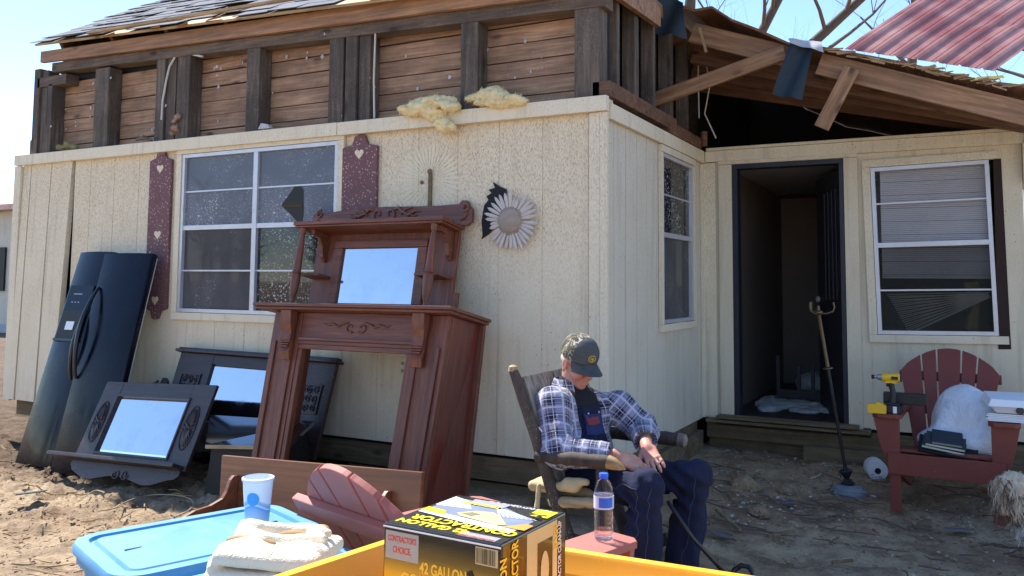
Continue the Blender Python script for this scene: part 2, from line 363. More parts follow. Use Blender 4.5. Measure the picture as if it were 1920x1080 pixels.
# ================================================================ materials of the place
M_ = {}
M_['siding_long'] = siding_mat('cream siding splattered', (226, 214, 188), (138, 116, 90), 0.65)
M_['siding_side'] = siding_mat('cream siding', (210, 203, 187), (130, 114, 94), 0.3)
M_['siding_rear'] = siding_mat('cream siding rear', (218, 208, 184), (140, 124, 98), 0.22)
M_['trim'] = siding_mat('cream trim', (226, 216, 192), (120, 100, 76), 0.45)
M_['board'] = wood('plank wall', (138, 106, 82), (194, 156, 124), 'x', 1.0, 0.75, 0.55, (98, 76, 62), speck=0.4)
M_['stud'] = wood('weathered stud', (76, 66, 58), (124, 110, 97), 'z', 1.0, 0.85, 0.6, (52, 46, 44), speck=0.5)
M_['plate'] = wood('weathered plate', (84, 70, 60), (130, 110, 92), 'x', 1.0, 0.85, 0.5, (50, 44, 42), speck=0.4)
M_['header'] = wood('bare pine header', (132, 94, 66), (186, 142, 104), 'x', 0.7, 0.7, 0.35, (96, 76, 64))
M_['rafter'] = wood('bare pine rafter', (128, 92, 64), (190, 148, 108), 'x', 0.7, 0.7, 0.35, (88, 62, 48))
M_['rafter_y'] = wood('brown rafter', (92, 64, 48), (136, 100, 74), 'x', 0.8, 0.8, 0.3, (60, 42, 36))
M_['skirt'] = wood('skirt lumber', (100, 88, 66), (144, 126, 96), 'x', 0.8, 0.9, 0.6, (82, 68, 52))
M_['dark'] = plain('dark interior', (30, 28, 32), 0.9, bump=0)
M_['hall'] = plain('hallway panelling', (120, 108, 100), 0.7, sc=2)
M_['hallceil'] = plain('hallway ceiling', (150, 150, 150), 0.8)
M_['alu'] = plain('aluminium sash', (196, 198, 204), 0.4, 0.35, 0.18, 9)
M_['pane'] = glass_mat('speckled pane', 0.75, fog=0.92, bits=30, boost=0.0, clear=.4, film_c=(120, 126, 138), refl=1.0)  # blue-grey film: the panes' reflected tone put in as diffuse colour
M_['pane2'] = glass_mat('speckled pane dense', 1.3, fog=0.3, bits=22, clear=.35, film_c=(70, 72, 78), refl=1.0)
M_['pane3'] = glass_mat('clear pane', 0.06, fog=0.12, bits=30, boost=-0.03, clear=.95, refl=.45, film_c=(150, 152, 160))
M_['pane4'] = glass_mat('screened clear pane', 0.06, fog=0.3, bits=30, boost=-0.03, clear=.82, film_c=(84, 86, 80), refl=.45)
M_['screen'] = glass_mat('screened pane', 0.2, fog=0.92, bits=30, clear=.35, film_c=(98, 98, 100), refl=.5)
M_['shingle'] = plain('asphalt shingle', (96, 98, 106), 0.95, var=0.35, sc=5, bump=0.6)
M_['deck'] = wood('roof sheathing', (150, 120, 84), (200, 172, 128), 'x', 0.8, 0.8, 0.2)
M_['felt'] = plain('blue black felt', (28, 46, 60), 0.75, var=0.3, sc=4, bump=0.4)
M_['membrane'] = plain('grey roof membrane', (176, 176, 180), 0.8, var=0.2, sc=20)
M_['black'] = plain('black', (14, 14, 16), 0.6, bump=0)
M_['cable'] = plain('pale cable', (190, 186, 178), 0.5)

# ================================================================ setting: ground
def ground_z(x, y):
    x = np.asarray(x, float); y = np.asarray(y, float)
    d = np.where(x < -1.9, 4.8 - y, 7.0 - y); d = np.where((x > -1.9) & (x < -0.9), np.minimum(d, (x + 1.9) * 1.0 + 0.3), d)
    s = np.clip(1 - d / 1.5, 0, 1); z = 0.11 * s * s * (3 - 2 * s)
    l = np.clip((-x - 3.6) / 1.6, 0, 1); l = l * l * (3 - 2 * l); return z * (1 - 0.9 * l) - 0.05 * l
def gz(x, y): return float(ground_z(x, y))
def axis(lo, hi, step, far, g=1.25):
    a = list(np.arange(lo, hi, step)); s = step; x = a[-1]
    while x < far: s *= g; x += s; a.append(x)
    s = step; x = a[0]; pre = []
    while x > -far: s *= g; x -= s; pre.append(x)
    return np.array(pre[::-1] + a)
gx = axis(-9.0, 1.6, 0.028, 500); gy = axis(2.2, 7.2, 0.028, 500)
GX, GY = np.meshgrid(gx, gy, indexing='ij'); P3 = np.stack([GX, GY, GX * 0], -1)
rough = 0.40 + 0.95 * np.clip((-GX - 3.0) / 1.2, 0, 1) * np.clip((GY - 2.6) / 1.0, 0, 1)
rough = np.maximum(rough, 0.75 * np.exp(-((GX + 0.9) ** 2 / 0.9 + (GY - 5.6) ** 2 / 0.5)))
near = np.exp(-np.maximum(np.abs(GX + 3) - 8, 0) / 6) * np.exp(-np.maximum(np.abs(GY - 4) - 5, 0) / 6)
cl = np.clip(fbm(P3 * 7.0, 3) + 0.1, 0, 1) ** 1.3
rip = (1 - np.abs(fbm(P3 * np.array([1.6, 3.2, 1]) + 5, 4)))
cl2 = np.clip(fbm(P3 * 13.0 + 9, 2) + 0.05, 0, 1)
GZ = ground_z(GX, GY) + near * (0.035 * fbm(P3 * 0.9, 3) + rough * (0.05 * cl + 0.05 * cl2 + 0.022 * fbm(P3 * 26, 3)) + 0.008 * rip - 0.008)
inner = ((GX < -1.95) & (GY > 4.95)) | ((GX > -1.9) & (GY > 7.1)); GZ = np.where(inner, np.minimum(GZ, 0.0), GZ)
GZ = np.where((GX > -2.4) & (GX < -1.2) & (GY < 4.9), np.minimum(GZ, 0.03), GZ)
_gz0 = gz
def gz(x, y):
    i = min(max(int(np.searchsorted(gx, x)) - 1, 0), len(gx) - 2); j = min(max(int(np.searchsorted(gy, y)) - 1, 0), len(gy) - 2)
    return float(GZ[i:i + 2, j:j + 2].mean())
nx, ny = GX.shape; V = np.stack([GX, GY, GZ], -1).reshape(-1, 3); I = np.arange(nx * ny).reshape(nx, ny)
Q = np.stack([I[:-1, :-1], I[1:, :-1], I[1:, 1:], I[:-1, 1:]], -1).reshape(-1, 4)
me = bpy.data.meshes.new('ground'); me.from_pydata(V.tolist(), [], Q.tolist()); me.polygons.foreach_set('use_smooth', [True] * len(me.polygons)); me.materials.append(ground_mat())
o = bpy.data.objects.new('ground', me); link(o); tag(o, kind='structure')

# ================================================================ the house
XB, YA, YC, XL, XR = -1.90, 4.80, 7.00, -7.80, 0.42
house = empty('house', (-2, 5, 0), label='storm damaged cream mobile home with its roof torn open and framing bare', cat='house')
def H(mb, name, m, parent=None, **k): return mb.build(name, m, parent or house, **k)

def siding(name, mat, p0, ux, n, length, z0, z1, openings, spacing=0.305, off=0.1, thick=0.03, slant=None):
    """grooved sheet in a vertical plane: p0 start, ux along, n outward normal"""
    mb = MB(); ux = Vector(ux); n = Vector(n); p0 = Vector(p0)
    cuts = [0.0]; u = off
    while u < length: cuts += [u - 0.004, u + 0.004]; u += spacing
    cuts.append(length); cuts = [c for c in cuts if 0 <= c <= length]
    segs = [(cuts[i], cuts[i + 1], (i % 2) == 1) for i in range(len(cuts) - 1)]
    def put(a, b, za, zb, gr):
        if b - a < 1e-4 or zb - za < 1e-4: return
        f = -0.0035 if gr else 0.0
        c = [p0 + ux * t + n * d for t, d in ((a, -thick), (b, -thick), (b, f), (a, f))]
        mb.hexa([Vector((v.x, v.y, za)) for v in c], [Vector((v.x, v.y, zb)) for v in c])
    for a, b, gr in segs:
        pts = sorted({a, b} | {t for o in openings for t in (o[0], o[1]) if a < t < b})
        for s, e in zip(pts[:-1], pts[1:]):
            m_ = (s + e) / 2; op = [o for o in openings if o[0] < m_ < o[1]]
            if not op: put(s, e, z0, z1, gr)
            else: put(s, e, z0, op[0][2], gr); put(s, e, op[0][3], z1, gr)
    return H(mb, name, mat)
# long front wall (panel left of the crack is its own, sprung sheet)
siding('wall', M_['siding_long'], (-7.0, YA, 0), (1, 0, 0), (0, -1, 0), 7.0 + XB - 0.02, 0.35, 2.525, [(1.37, 3.05, 1.17, 2.48)], 0.318, 0.22)
mb = MB()
for x0, x1 in ((-7.74, -7.63), (-7.62, -7.33), (-7.32, -7.03)):
    e = x1 - (0.055 if x1 > -7.1 else 0)
    mb.hexa([Vector(v) for v in ((x0, 4.74, .35), (e, 4.73, .35), (e, 4.79, .35), (x0, 4.79, .35))], [Vector(v) for v in ((x0, 4.79, 2.525), (x1, 4.79, 2.525), (x1, 4.83, 2.525), (x0, 4.83, 2.525))])
H(mb, 'loose_wall_panel', M_['siding_long'])
siding('side_wall', M_['siding_side'], (XB, YA - 0.02, 0), (0, 1, 0), (1, 0, 0), YC - YA + 0.02, 0.35, 2.525, [(1.06, 1.88, 1.14, 2.42)], 0.21, 0.16)
siding('rear_wall', M_['siding_rear'], (XB, YC, 0), (1, 0, 0), (0, -1, 0), XR - XB, 0.36, 2.525, [(0.27, 1.12, 0.36, 2.44), (1.32, 2.17, 1.06, 2.37)], 0.262, 0.25)
# end wall on the far left, right end return, black board behind the crack painting the dark inside
mb = MB(); mb.box((-7.80, 4.86, 0.35), (-7.76, 9.5, 2.6)); H(mb, 'end_wall', M_['siding_side'])
mb = MB(); mb.box((XR - 0.03, YC + 0.01, 0.3), (XR, 10.5, 2.55)); H(mb, 'end_wall', M_['siding_side'])
mb = MB(); mb.box((-7.7, 4.86, 0.2), (-6.95, 4.88, 2.55)); H(mb, 'backing', M_['black'])
# trims
mb = MB(); mb.box((-7.83, 4.745, 2.505), (-3.97, YA - 0.003, 2.60)); mb.box((-3.965, 4.745, 2.503), (XB + 0.025, YA - 0.003, 2.598)); mb.box((-7.8, 4.80, 2.55), (XB, 4.93, 2.599)); H(mb, 'top_trim', M_['trim'], bevel=0.003)
mb = MB(); mb.box((-7.84, 4.76, 0.33), (-7.745, 4.85, 2.50)); H(mb, 'corner_trim', M_['trim'], bevel=0.003)
mb = MB(); mb.box((XB - 0.10, YA - 0.026, 0.35), (XB - 0.028, YA - 0.003, 2.50)); mb.box((XB - 0.026, YA - 0.03, 0.34), (XB + 0.022, YA + 0.0, 2.50)); H(mb, 'corner_trim', M_['trim'], bevel=0.002)
mb = MB(); mb.box((XB + 0.003, YA + 0.003, 2.46), (XB + 0.035, YC - 0.04, 2.56)); H(mb, 'top_trim', M_['trim'], bevel=0.003)
mb = MB(); mb.box((XB + 0.037, YC - 0.035, 2.47), (XR + 0.01, YC - 0.003, 2.56)); mb.box((XB + 0.05, YC - 0.055, 2.562), (XR + 0.0, YC + 0.06, 2.585)); H(mb, 'top_trim', M_['trim'], bevel=0.003)
mb = MB(); mb.box((XB + 0.003, YC - 0.07, 0.36), (XB + 0.03, YC - 0.028, 2.45)); mb.box((XB + 0.003, YC - 0.026, 0.36), (XB + 0.12, YC - 0.003, 2.46)); H(mb, 'corner_trim', M_['trim'])
# skirt: beams under the walls
mb = MB(); mb.box((-7.75, 4.84, 0.20), (-4.9, 4.90, 0.345)); mb.box((-4.85, 4.85, 0.17), (XB - 0.02, 4.92, 0.32)); mb.box((-7.3, 4.90, -0.1), (-6.9, 5.05, 0.2)); mb.box((-3.9, 4.88, -0.02), (XB - 0.3, 4.93, 0.15)); H(mb, 'skirt_beam', M_['skirt'])
mb = MB(); mb.box((XB - 0.08, YA + 0.03, 0.08), (XB - 0.03, YC - 0.1, 0.34)); mb.box((XB - 0.03, 5.6, 0.02), (XB + 0.02, 6.9, 0.26)); H(mb, 'skirt_beam', M_['skirt'])
mb = MB(); mb.box((XB + 0.03, YC - 0.02, 0.20), (XR, YC + 0.03, 0.335)); mb.box((-1.1, YC - 0.10, 0.10), (XR, YC - 0.05, 0.21)); mb.box((XB + 0.05, YC - 0.14, 0.337), (-0.62, YC - 0.0, 0.36)); mb.box((XB + 0.03, YC + 0.05, 0.05), (XR, YC + 0.08, 0.2)); H(mb, 'skirt_beam', M_['skirt'])
mb = MB(); mb.box((-7.7, 5.2, -0.2), (XB - 0.2, 5.25, 0.34)); mb.box((XB - 0.3, 5.25, -0.2), (XB - 0.25, 7.4, 0.34)); mb.box((XB - 0.25, 7.4, -0.2), (XR, 7.45, 0.34)); H(mb, 'crawl_space_dark', M_['black'])  # black sheets behind the gaps stand in for the dark under the floor

# window builder in a wall plane (T: local x along wall, y into wall, z up)
def window(T, w, h, cols, rows, mats, trimw=0.07, mid=0.5, trim=True, name='window', rtrim=True):
    fr = MB()
    if trim:
        for a, b in (((-trimw, -0.03, -trimw), (w + trimw, -0.004, -0.004)), ((-trimw, -0.03, h + 0.004), (w + trimw, -0.004, h + trimw)), ((-trimw, -0.028, -0.002), (-0.004, -0.004, h + 0.002)), ((w + 0.004, -0.028, -0.002), (w + trimw, -0.004, h + 0.002)))[:4 if rtrim else 3]:
            fr.box(a, b, T=T)
    root = H(fr, name, M_['trim']) if trim else None
    s = MB(); e = 0.028
    s.box((0, -0.022, 0), (w, 0.03, e), T=T); s.box((0, -0.022, h - e), (w, 0.03, h), T=T)
    s.box((0, -0.02, e), (e, 0.03, h - e), T=T); s.box((w - e, -0.02, e), (w, 0.03, h - e), T=T)
    s.box((e, -0.014, h * mid - 0.018), (w - e, 0.025, h * mid + 0.018), T=T)
    for c in range(1, cols): s.box((w * c / cols - 0.022, -0.018, e), (w * c / cols + 0.022, 0.028, h - e), T=T)
    for c in range(cols):
        x0, x1 = (e if c == 0 else w * c / cols + 0.022), (w - e if c == cols - 1 else w * (c + 1) / cols - 0.022)
        for zz in rows: s.box((x0, -0.006, h * zz - 0.006), (x1, 0.012, h * zz + 0.006), T=T)
    so_ = H(s, 'sash', M_['alu'], root)
    k = 0
    for c in range(cols):
        for lo_, hi_ in ((0.0, mid), (mid, 1.0)):
            g = MB(); y = 0.010 if lo_ == 0 else 0.004
            g.box((w * c / cols + 0.012, y, h * lo_ + 0.014), (w * (c + 1) / cols - 0.012, y + 0.003, h * hi_ - 0.014), T=T)
            H(g, 'pane', mats[k % len(mats)], root); k += 1
    return root
TA = Matrix.Translation((-5.60, YA, 1.19))
wA = window(TA, 1.62, 1.28, 2, [0.26, 0.76], [M_['screen'], M_['pane'], M_['pane2'], M_['pane']], 0.06, 0.53)
TB = Matrix(((0, -1, 0, XB), (1, 0, 0, YA + 1.07), (0, 0, 1, 1.16), (0, 0, 0, 1)))
window(TB, 0.78, 1.24, 1, [0.76], [M_['screen'], M_['pane2']], 0.055, 0.52)
TC = Matrix.Translation((XB + 1.345, YC, 1.08)) @ Matrix.Rotation(R_(-1.2), 4, 'Y')
wC = window(TC, 0.795, 1.27, 1, [0.26, 0.78], [M_['pane4'], M_['pane3']], 0.06, 0.53, rtrim=False)
# jagged hole in the upper right pane of the long window, a flat black patch painted for the dark inside
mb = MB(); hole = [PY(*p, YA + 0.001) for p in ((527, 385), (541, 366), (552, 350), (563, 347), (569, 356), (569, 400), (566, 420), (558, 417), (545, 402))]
mb.add(hole, [tuple(range(len(hole)))]); H(mb, 'glass_hole_black_patch', M_['black'], wA)
mb = MB(); mb.bar(PY(529, 386, YA - 0.001), PY(567, 386, YA - 0.001), 0.002, 0.02); H(mb, 'torn_strip', plain('brown strip', (70, 58, 40), 0.9), wA)
# gap where the right window's trim tore away
mb = MB(); g = [PY(*p, YC - 0.004) for p in ((1862, 299), (1877, 297), (1896, 655), (1872, 655))]; mb.add(g, [(0, 1, 2, 3)]); H(mb, 'torn_gap', plain('dark red wood', (48, 32, 28), 0.9))
# blinds
bl = MB(); rnd = random.Random(3)
for i in range(58):
    z = 2.33 - i * 0.0145; sg = -0.02 * max(0, (i - 52)) / 6
    bl.box((XB + 1.38, YC + 0.05, z), (XB + 2.12, YC + 0.062, z + 0.0125 + (0.0 if i % 7 else -0.002)))
H(bl, 'blinds', plain('blind slats', (206, 206, 210), 0.6, var=0.1), wC); bl = MB()
for i in range(20):   # the fallen, fanned lower slats
    t = i / 19; a_ = PY(1664 + 40 * t, 552 + 72 * t, YC + 0.06 + .001 * i); b_ = PY(1862 - 14 * t, 548 + 8 * t + 4 * (i % 2), YC + 0.06 + .001 * i); bl.bar(a_, a_.lerp(b_, .97), 0.003, 0.0075)
bl.bar(PY(1703, 626, YC + .05), PY(1856, 556, YC + .05), .006, .014)
H(bl, 'fallen_slats', plain('fallen blind slats', (180, 180, 172), 0.6, var=0.1), wC)
mb = MB(); mb.tube([(XB + 1.97, YC + 0.2, 1.12), (XB + 2.0, YC + 0.2, 1.3), (XB + 1.98, YC + 0.2, 1.48)], [0.05, 0.035, 0.06], 8); H(mb, 'curtain', plain('yellow cloth', (150, 132, 62), 0.9), wC)
# interiors that the windows and door look into
mb = MB(); mb.box((-7.4, 6.4, 0.3), (-2.3, 6.45, 2.6)); mb.box((-7.45, 4.9, 0.3), (-7.4, 6.4, 2.6)); mb.box((-2.3, 5.0, 0.3), (-2.25, 7.4, 2.55)); mb.box((-7.4, 4.9, 0.34), (-2.3, 6.4, 0.37)); mb.box((-7.4, 5.0, 2.45), (-2.35, 6.4, 2.5)); H(mb, 'interior_wall', M_['dark'])  # near-black box: the unlit room's darkness is put into its colour
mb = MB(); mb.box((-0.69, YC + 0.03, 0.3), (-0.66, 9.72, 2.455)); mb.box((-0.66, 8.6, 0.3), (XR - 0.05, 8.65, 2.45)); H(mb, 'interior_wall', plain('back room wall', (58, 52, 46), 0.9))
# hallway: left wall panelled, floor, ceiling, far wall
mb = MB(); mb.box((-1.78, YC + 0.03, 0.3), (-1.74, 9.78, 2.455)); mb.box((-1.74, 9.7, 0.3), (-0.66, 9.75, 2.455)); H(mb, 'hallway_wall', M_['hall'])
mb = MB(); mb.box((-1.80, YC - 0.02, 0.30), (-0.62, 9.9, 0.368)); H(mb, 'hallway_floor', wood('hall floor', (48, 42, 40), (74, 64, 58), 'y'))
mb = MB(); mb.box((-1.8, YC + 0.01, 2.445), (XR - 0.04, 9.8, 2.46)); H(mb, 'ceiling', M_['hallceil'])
# door casing, frame, open door
mb = MB(); mb.box((-1.755, YC - 0.024, 0.36), (-1.645, YC - 0.004, 2.44)); mb.box((-0.775, YC - 0.024, 0.36), (-0.675, YC - 0.004, 2.44)); mb.box((-1.755, YC - 0.026, 2.442), (-0.675, YC - 0.004, 2.52))
H(mb, 'door_casing', M_['siding_rear'], bevel=0.002)
mb = MB(); mb.box((-1.642, YC - 0.02, 0.37), (-1.60, YC + 0.10, 2.40)); mb.box((-0.81, YC - 0.02, 0.37), (-0.778, YC + 0.10, 2.40)); mb.box((-1.642, YC - 0.018, 2.402), (-0.778, YC + 0.10, 2.438))
H(mb, 'door_frame', plain('navy door frame', (26, 28, 40), 0.5))
dT = Matrix.Translation((-0.815, YC + 0.10, 0.375)) @ Matrix.Rotation(R_(111), 4, 'Z')
mb = MB(); mb.box((0, -0.04, 0), (0.80, 0.0, 2.0), T=dT)
for x in (0.12, 0.24, 0.36, 0.48): mb.box((x, 0.002, 0.95), (x + 0.05, 0.014, 1.85), T=dT)
dr = H(mb, 'door', plain('dark panel door', (40, 40, 48), 0.5), bevel=0.003)
mb = MB(); mb.lathe([(0.004, 0), (0.026, 0.01), (0.028, 0.03), (0.01, 0.04)], T=dT @ Matrix.Translation((0.72, 0, 0.95)) @ Matrix.Rotation(R_(-90), 4, 'X'), n=12); H(mb, 'handle', M_['alu'], dr, smooth=True)
mb = MB(); mb.box((XB + 0.14, YC - 0.16, 0.372), (-0.70, YC - 0.022, 0.392)); H(mb, 'door_sill', M_['skirt'])

# ---- framing above the long wall
def xz(px, py, y): p = PY(px, py, y); return p.x, p.z
yS = 4.85
studs = [(75, 97, 132), (100, 108, 160), (189, 215, 132), (304, 337, 104), (343, 366, 108), (473, 497, 80), (627, 653, 54), (658, 701, 33), (872, 904, 12), (1083, 1130, -30)]
for i, (a, b, tp) in enumerate(studs):
    xa, zt = xz(a, tp, yS); xb, _ = xz(b, tp, yS); mb = MB(); zt = min(zt, 3.42)
    if i in (0, 3, 7):   # doubled studs
        xm = (xa + xb) / 2; mb.box((xa, yS - 0.05, 2.605), (xm - 0.004, yS + 0.08, zt)); mb.box((xm + 0.004, yS - 0.03, 2.605), (xb, yS + 0.08, zt - 0.02))
    else: mb.box((xa, yS - 0.05, 2.605), (xb, yS + 0.08, zt))
    H(mb, 'stud', M_['stud'], bevel=0.004)
# planks nailed across behind the studs
z = 2.45; rnd = random.Random(5); xe = XB - 0.05
while z < 3.22:
    h = 0.118; mb = MB(); t = (-7.60 - rnd.random() * 0.03)
    tl_, dz_ = rnd.uniform(-.006, .006), rnd.uniform(0, .006); xm = rnd.choice((-5.66, -4.86, -3.84))
    mb.hexa([(t, 4.935, z + .004), (xm, 4.935, z + .004 + tl_), (xm, 4.955, z + .004 + tl_), (t, 4.955, z + .004)], [(t, 4.935, z + h), (xm, 4.935, z + h + tl_ - dz_), (xm, 4.955, z + h + tl_ - dz_), (t, 4.955, z + h)])
    H(mb, 'plank', M_['board'], bevel=0.002); mb = MB(); mb.box((xm + .012, 4.936, z + 0.003 + dz_), (xe, 4.957, z + h))
    H(mb, 'plank', M_['board'], bevel=0.002); z += h + 0.003
mb = MB(); mb.hexa([(-7.5, 4.96, 2.4), (xe, 4.96, 2.4), (xe, 4.99, 2.4), (-7.5, 4.99, 2.4)], [(-7.5, 4.96, 3.73), (xe, 4.96, 3.48), (xe, 4.99, 3.48), (-7.5, 4.99, 3.73)]); H(mb, 'backing', M_['black'])  # black board added behind the framing so no sky shows through
rnd = random.Random(44); mb = MB()
for i in range(60):   # torn paper and plaster flakes stuck to the framing
    x = rnd.uniform(-7.4, -2.1); zz = rnd.uniform(2.65, 3.3); s = rnd.uniform(.006, .022); p = Vector((x, 4.795 if rnd.random() < .3 else 4.93, zz)); a = rnd.random() * 6
    mb.add([p + Vector((math.cos(a + k * 1.57) * s * rnd.uniform(.5, 1), -rnd.uniform(0, .01), math.sin(a + k * 1.57) * s)) for k in range(4)], [(0, 1, 2, 3)])
o_ = H(mb, 'paper_flakes', M_['membrane']); o_['kind'] = 'stuff'
# top plates, header
def sloped(x0, z0, x1, z1, y0, y1, h0, h1, m, name, bev=0.004, T=None):
    mb = MB(); mb.hexa([(x0, y0, z0), (x1, y0, z1), (x1, y1, z1), (x0, y1, z0)], [(x0, y0, z0 + h0), (x1, y0, z1 + h1), (x1, y1, z1 + h1), (x0, y1, z0 + h0)]); return H(mb, name, m, bevel=bev)
sloped(-7.40, 3.365, XB, 3.17, 4.79, 4.93, 0.085, 0.09, M_['plate'], 'top_plate')
sloped(-7.51, 3.455, XB + 0.02, 3.255, 4.745, 4.785, 0.105, 0.135, M_['header'], 'header_board')
mb = MB(); mb.box((-7.62, 4.80, 3.24), (-7.2, 4.93, 3.33)); H(mb, 'top_plate', M_['plate'])
mb = MB(); mb.box((-7.72, 4.82, 2.605), (-7.66, 4.93, 2.75)); H(mb, 'stud', M_['stud'])
# pale cables in the framing
cb = MB(); c1 = [PY(*p, 4.80) for p in ((380, 106), (350, 100), (330, 104), (318, 125), (312, 150), (305, 190), (303, 225))]
cb.tube(c1, 0.009, 6); H(cb, 'cable', M_['cable'], smooth=True); mb = MB(); mb.tube([PY(*p, 4.80) for p in ((702, 222), (701, 150), (704, 60), (712, 50), (728, 52))], 0.007, 6); H(mb, 'cable', M_['cable'], smooth=True)

# ---- shingled roof over the long part
ra = R_(31); ez = 3.60
def roofp(x, s, lift=0.0):   # s metres up the slope
    zz = ez - 0.045 * (x + 7.5); return Vector((x, 4.66 + s * math.cos(ra) - lift * math.sin(ra), zz + s * math.sin(ra) + lift * math.cos(ra)))
mb = MB(); x0, x1 = -7.50, -1.90
mb.hexa([roofp(x0, 0.02, -0.02), roofp(x1, 0.0, -0.02), roofp(x1, 2.2, -0.02), roofp(x0, 2.2, -0.02)], [roofp(x0, 0.02, 0), roofp(x1, 0, 0), roofp(x1, 2.2, 0), roofp(x0, 2.2, 0)])
H(mb, 'roof_deck', M_['deck'])
mb = MB(); rnd = random.Random(11)
for c in range(14):
    s0 = 0.03 + c * 0.155 + (0.0 if c else 0.0); x = x0 - 0.03 - rnd.random() * 0.1
    while x < x1:
        wd = 0.28 + rnd.random() * 0.1
        if not (c == 0 and rnd.random() < 0.25) and rnd.random() > 0.03:
            l = 0.012 + rnd.random() * 0.012 + (rnd.random() * 0.03 if rnd.random() < 0.18 else 0); d = rnd.random() * 0.02
            a, b = roofp(x, s0 - d, l), roofp(x + wd - 0.008, s0 - rnd.random() * 0.02, l); e, f = roofp(x + wd - 0.008, s0 + 0.2, 0.008), roofp(x, s0 + 0.2, 0.008); dn = Vector((0, math.sin(ra), -math.cos(ra))) * 0.006
            mb.hexa([a + dn, b + dn, e + dn, f + dn], [a, b, e, f])
        x += wd
H(mb, 'shingles', M_['shingle'])
# back slope closes the roof, plus gable end boards
pk = roofp(x0, 2.2); pk1 = roofp(x1, 2.2)
mb = MB(); mb.hexa([pk, pk1, Vector((-3.4, 10.2, 3.4)), Vector((x0, 10.2, 3.6))], [v + Vector((0, 0, .03)) for v in (pk, pk1, Vector((-3.4, 10.2, 3.4)), Vector((x0, 10.2, 3.6)))]); H(mb, 'roof_deck', M_['shingle'])
# rafters under the eave
for i in range(8):
    x = -7.25 + i * 0.7; mb = MB(); a, b = roofp(x, 0.10, -0.065), roofp(x, 2.15, -0.065); mb.bar(a, b, 0.04, 0.085, (0, 0, 1)); H(mb, 'rafter', M_['rafter_y'])
# splintered strips along the eave
mb = MB(); rnd = random.Random(9); pts = [(330, 47, 352, 39), (385, 36, 415, 28), (192, 66, 215, 60), (280, 50, 300, 46)]
mb.bar(PY(165, 62, 4.64), PY(700, -28, 4.64), 0.03, 0.022)
for a, b, c, d in pts: mb.hexa([PY(a, b + 4, 4.66), PY(c, d + 5, 4.66), PY(c, d + 5, 4.70), PY(a, b + 4, 4.70)], [PY(a + 5, b, 4.62), PY(c, d, 4.62), PY(c, d, 4.66), PY(a + 5, b, 4.66)])
H(mb, 'splintered_lath', M_['deck'])

# ---- side wall upper framing (bare, dark behind)
for i, y in enumerate((5.02, 5.36, 5.75, 6.15, 6.6)):
    mb = MB(); mb.box((XB - 0.10, y, 2.6), (XB - 0.01, y + 0.05 + 0.03 * (i % 2), 3.40)); H(mb, 'stud', M_['stud'])
mb = MB()
for k in range(7): mb.box((XB - 0.14, 5.0, 2.5 + k * 0.135), (XB - 0.12, 7.3, 2.5 + k * 0.135 + 0.128))
H(mb, 'plank', wood('dark planks', (40, 34, 32), (62, 52, 48), 'y'))  # near-black boards: the dark behind the studs is put into their colour
mb = MB(); mb.box((XB - 0.12, 4.96, 3.40), (XB + 0.02, 7.2, 3.5)); mb.bar((XB + 0.03, 4.8, 3.31), (XB + 0.03, 5.75, 3.36), 0.04, 0.13); H(mb, 'top_plate', M_['header'])
mb = MB(); mb.box((XB - 0.09, 4.80, 2.602), (XB + 0.03, 6.2, 2.70)); mb.box((XB - 0.03, 6.0, 2.565), (XB + 0.04, 6.85, 2.655)); H(mb, 'side_plate', M_['rafter_y'], bevel=0.004)
mb = MB(); mb.lathe([(0.028, 0), (0.028, .12)], (XB + 0.06, 6.86, 2.59), 12); H(mb, 'pipe_stub', M_['rafter_y'], smooth=True)
mb = MB(); mb.tube([(XB + 0.09, 6.6, 3.4), (XB + 0.08, 6.62, 3.1), (XB + 0.085, 6.62, 2.78)], 0.006, 6); H(mb, 'cable', M_['cable'], smooth=True)
mb = MB(); mb.tube([(XB + 0.12, 6.6, 3.4), (XB + 0.17, 6.64, 3.05), (XB + 0.12, 6.66, 2.82), (XB + 0.2, 6.7, 2.62)], 0.006, 6); H(mb, 'cable', M_['cable'], smooth=True)

# ---- torn roof over the door side: gable rafters running down to the right
def slope_bar(px0, py0, px1, py1, y, w_, h_, m, name, dz=0):
    mb = MB(); p, q = PY(px0, py0, y), PY(px1, py1, y); d = (q - p).normalized()
    mb.bar(Vector((0, 0, 0)), Vector(((q - p).length, 0, 0)), w_, h_)
    T = frame(p, d, (0, 0, 1)); return H(mb, name, m, M=T, bevel=0.003)
slope_bar(1298, 62, 1476, 106, 6.20, 0.04, 0.15, M_['rafter'], 'rafter')
slope_bar(1536, 120, 1990, 230, 6.18, 0.04, 0.15, M_['rafter'], 'rafter')
slope_bar(1300, 100, 1990, 232, 6.45, 0.04, 0.16, M_['rafter_y'], 'rafter')
slope_bar(1300, 128, 1990, 240, 6.80, 0.04, 0.15, M_['rafter_y'], 'rafter')
slope_bar(1300, 155, 1990, 250, 7.20, 0.04, 0.15, M_['rafter_y'], 'rafter')
slope_bar(1214, 192, 1472, 98, 6.12, 0.04, 0.105, M_['rafter'], 'brace')
slope_bar(1598, 128, 1540, 240, 6.10, 0.03, 0.10, M_['rafter'], 'brace')
slope_bar(1312, 52, 1324, 98, 6.12, 0.015, 0.02, M_['deck'], 'torn_lath')
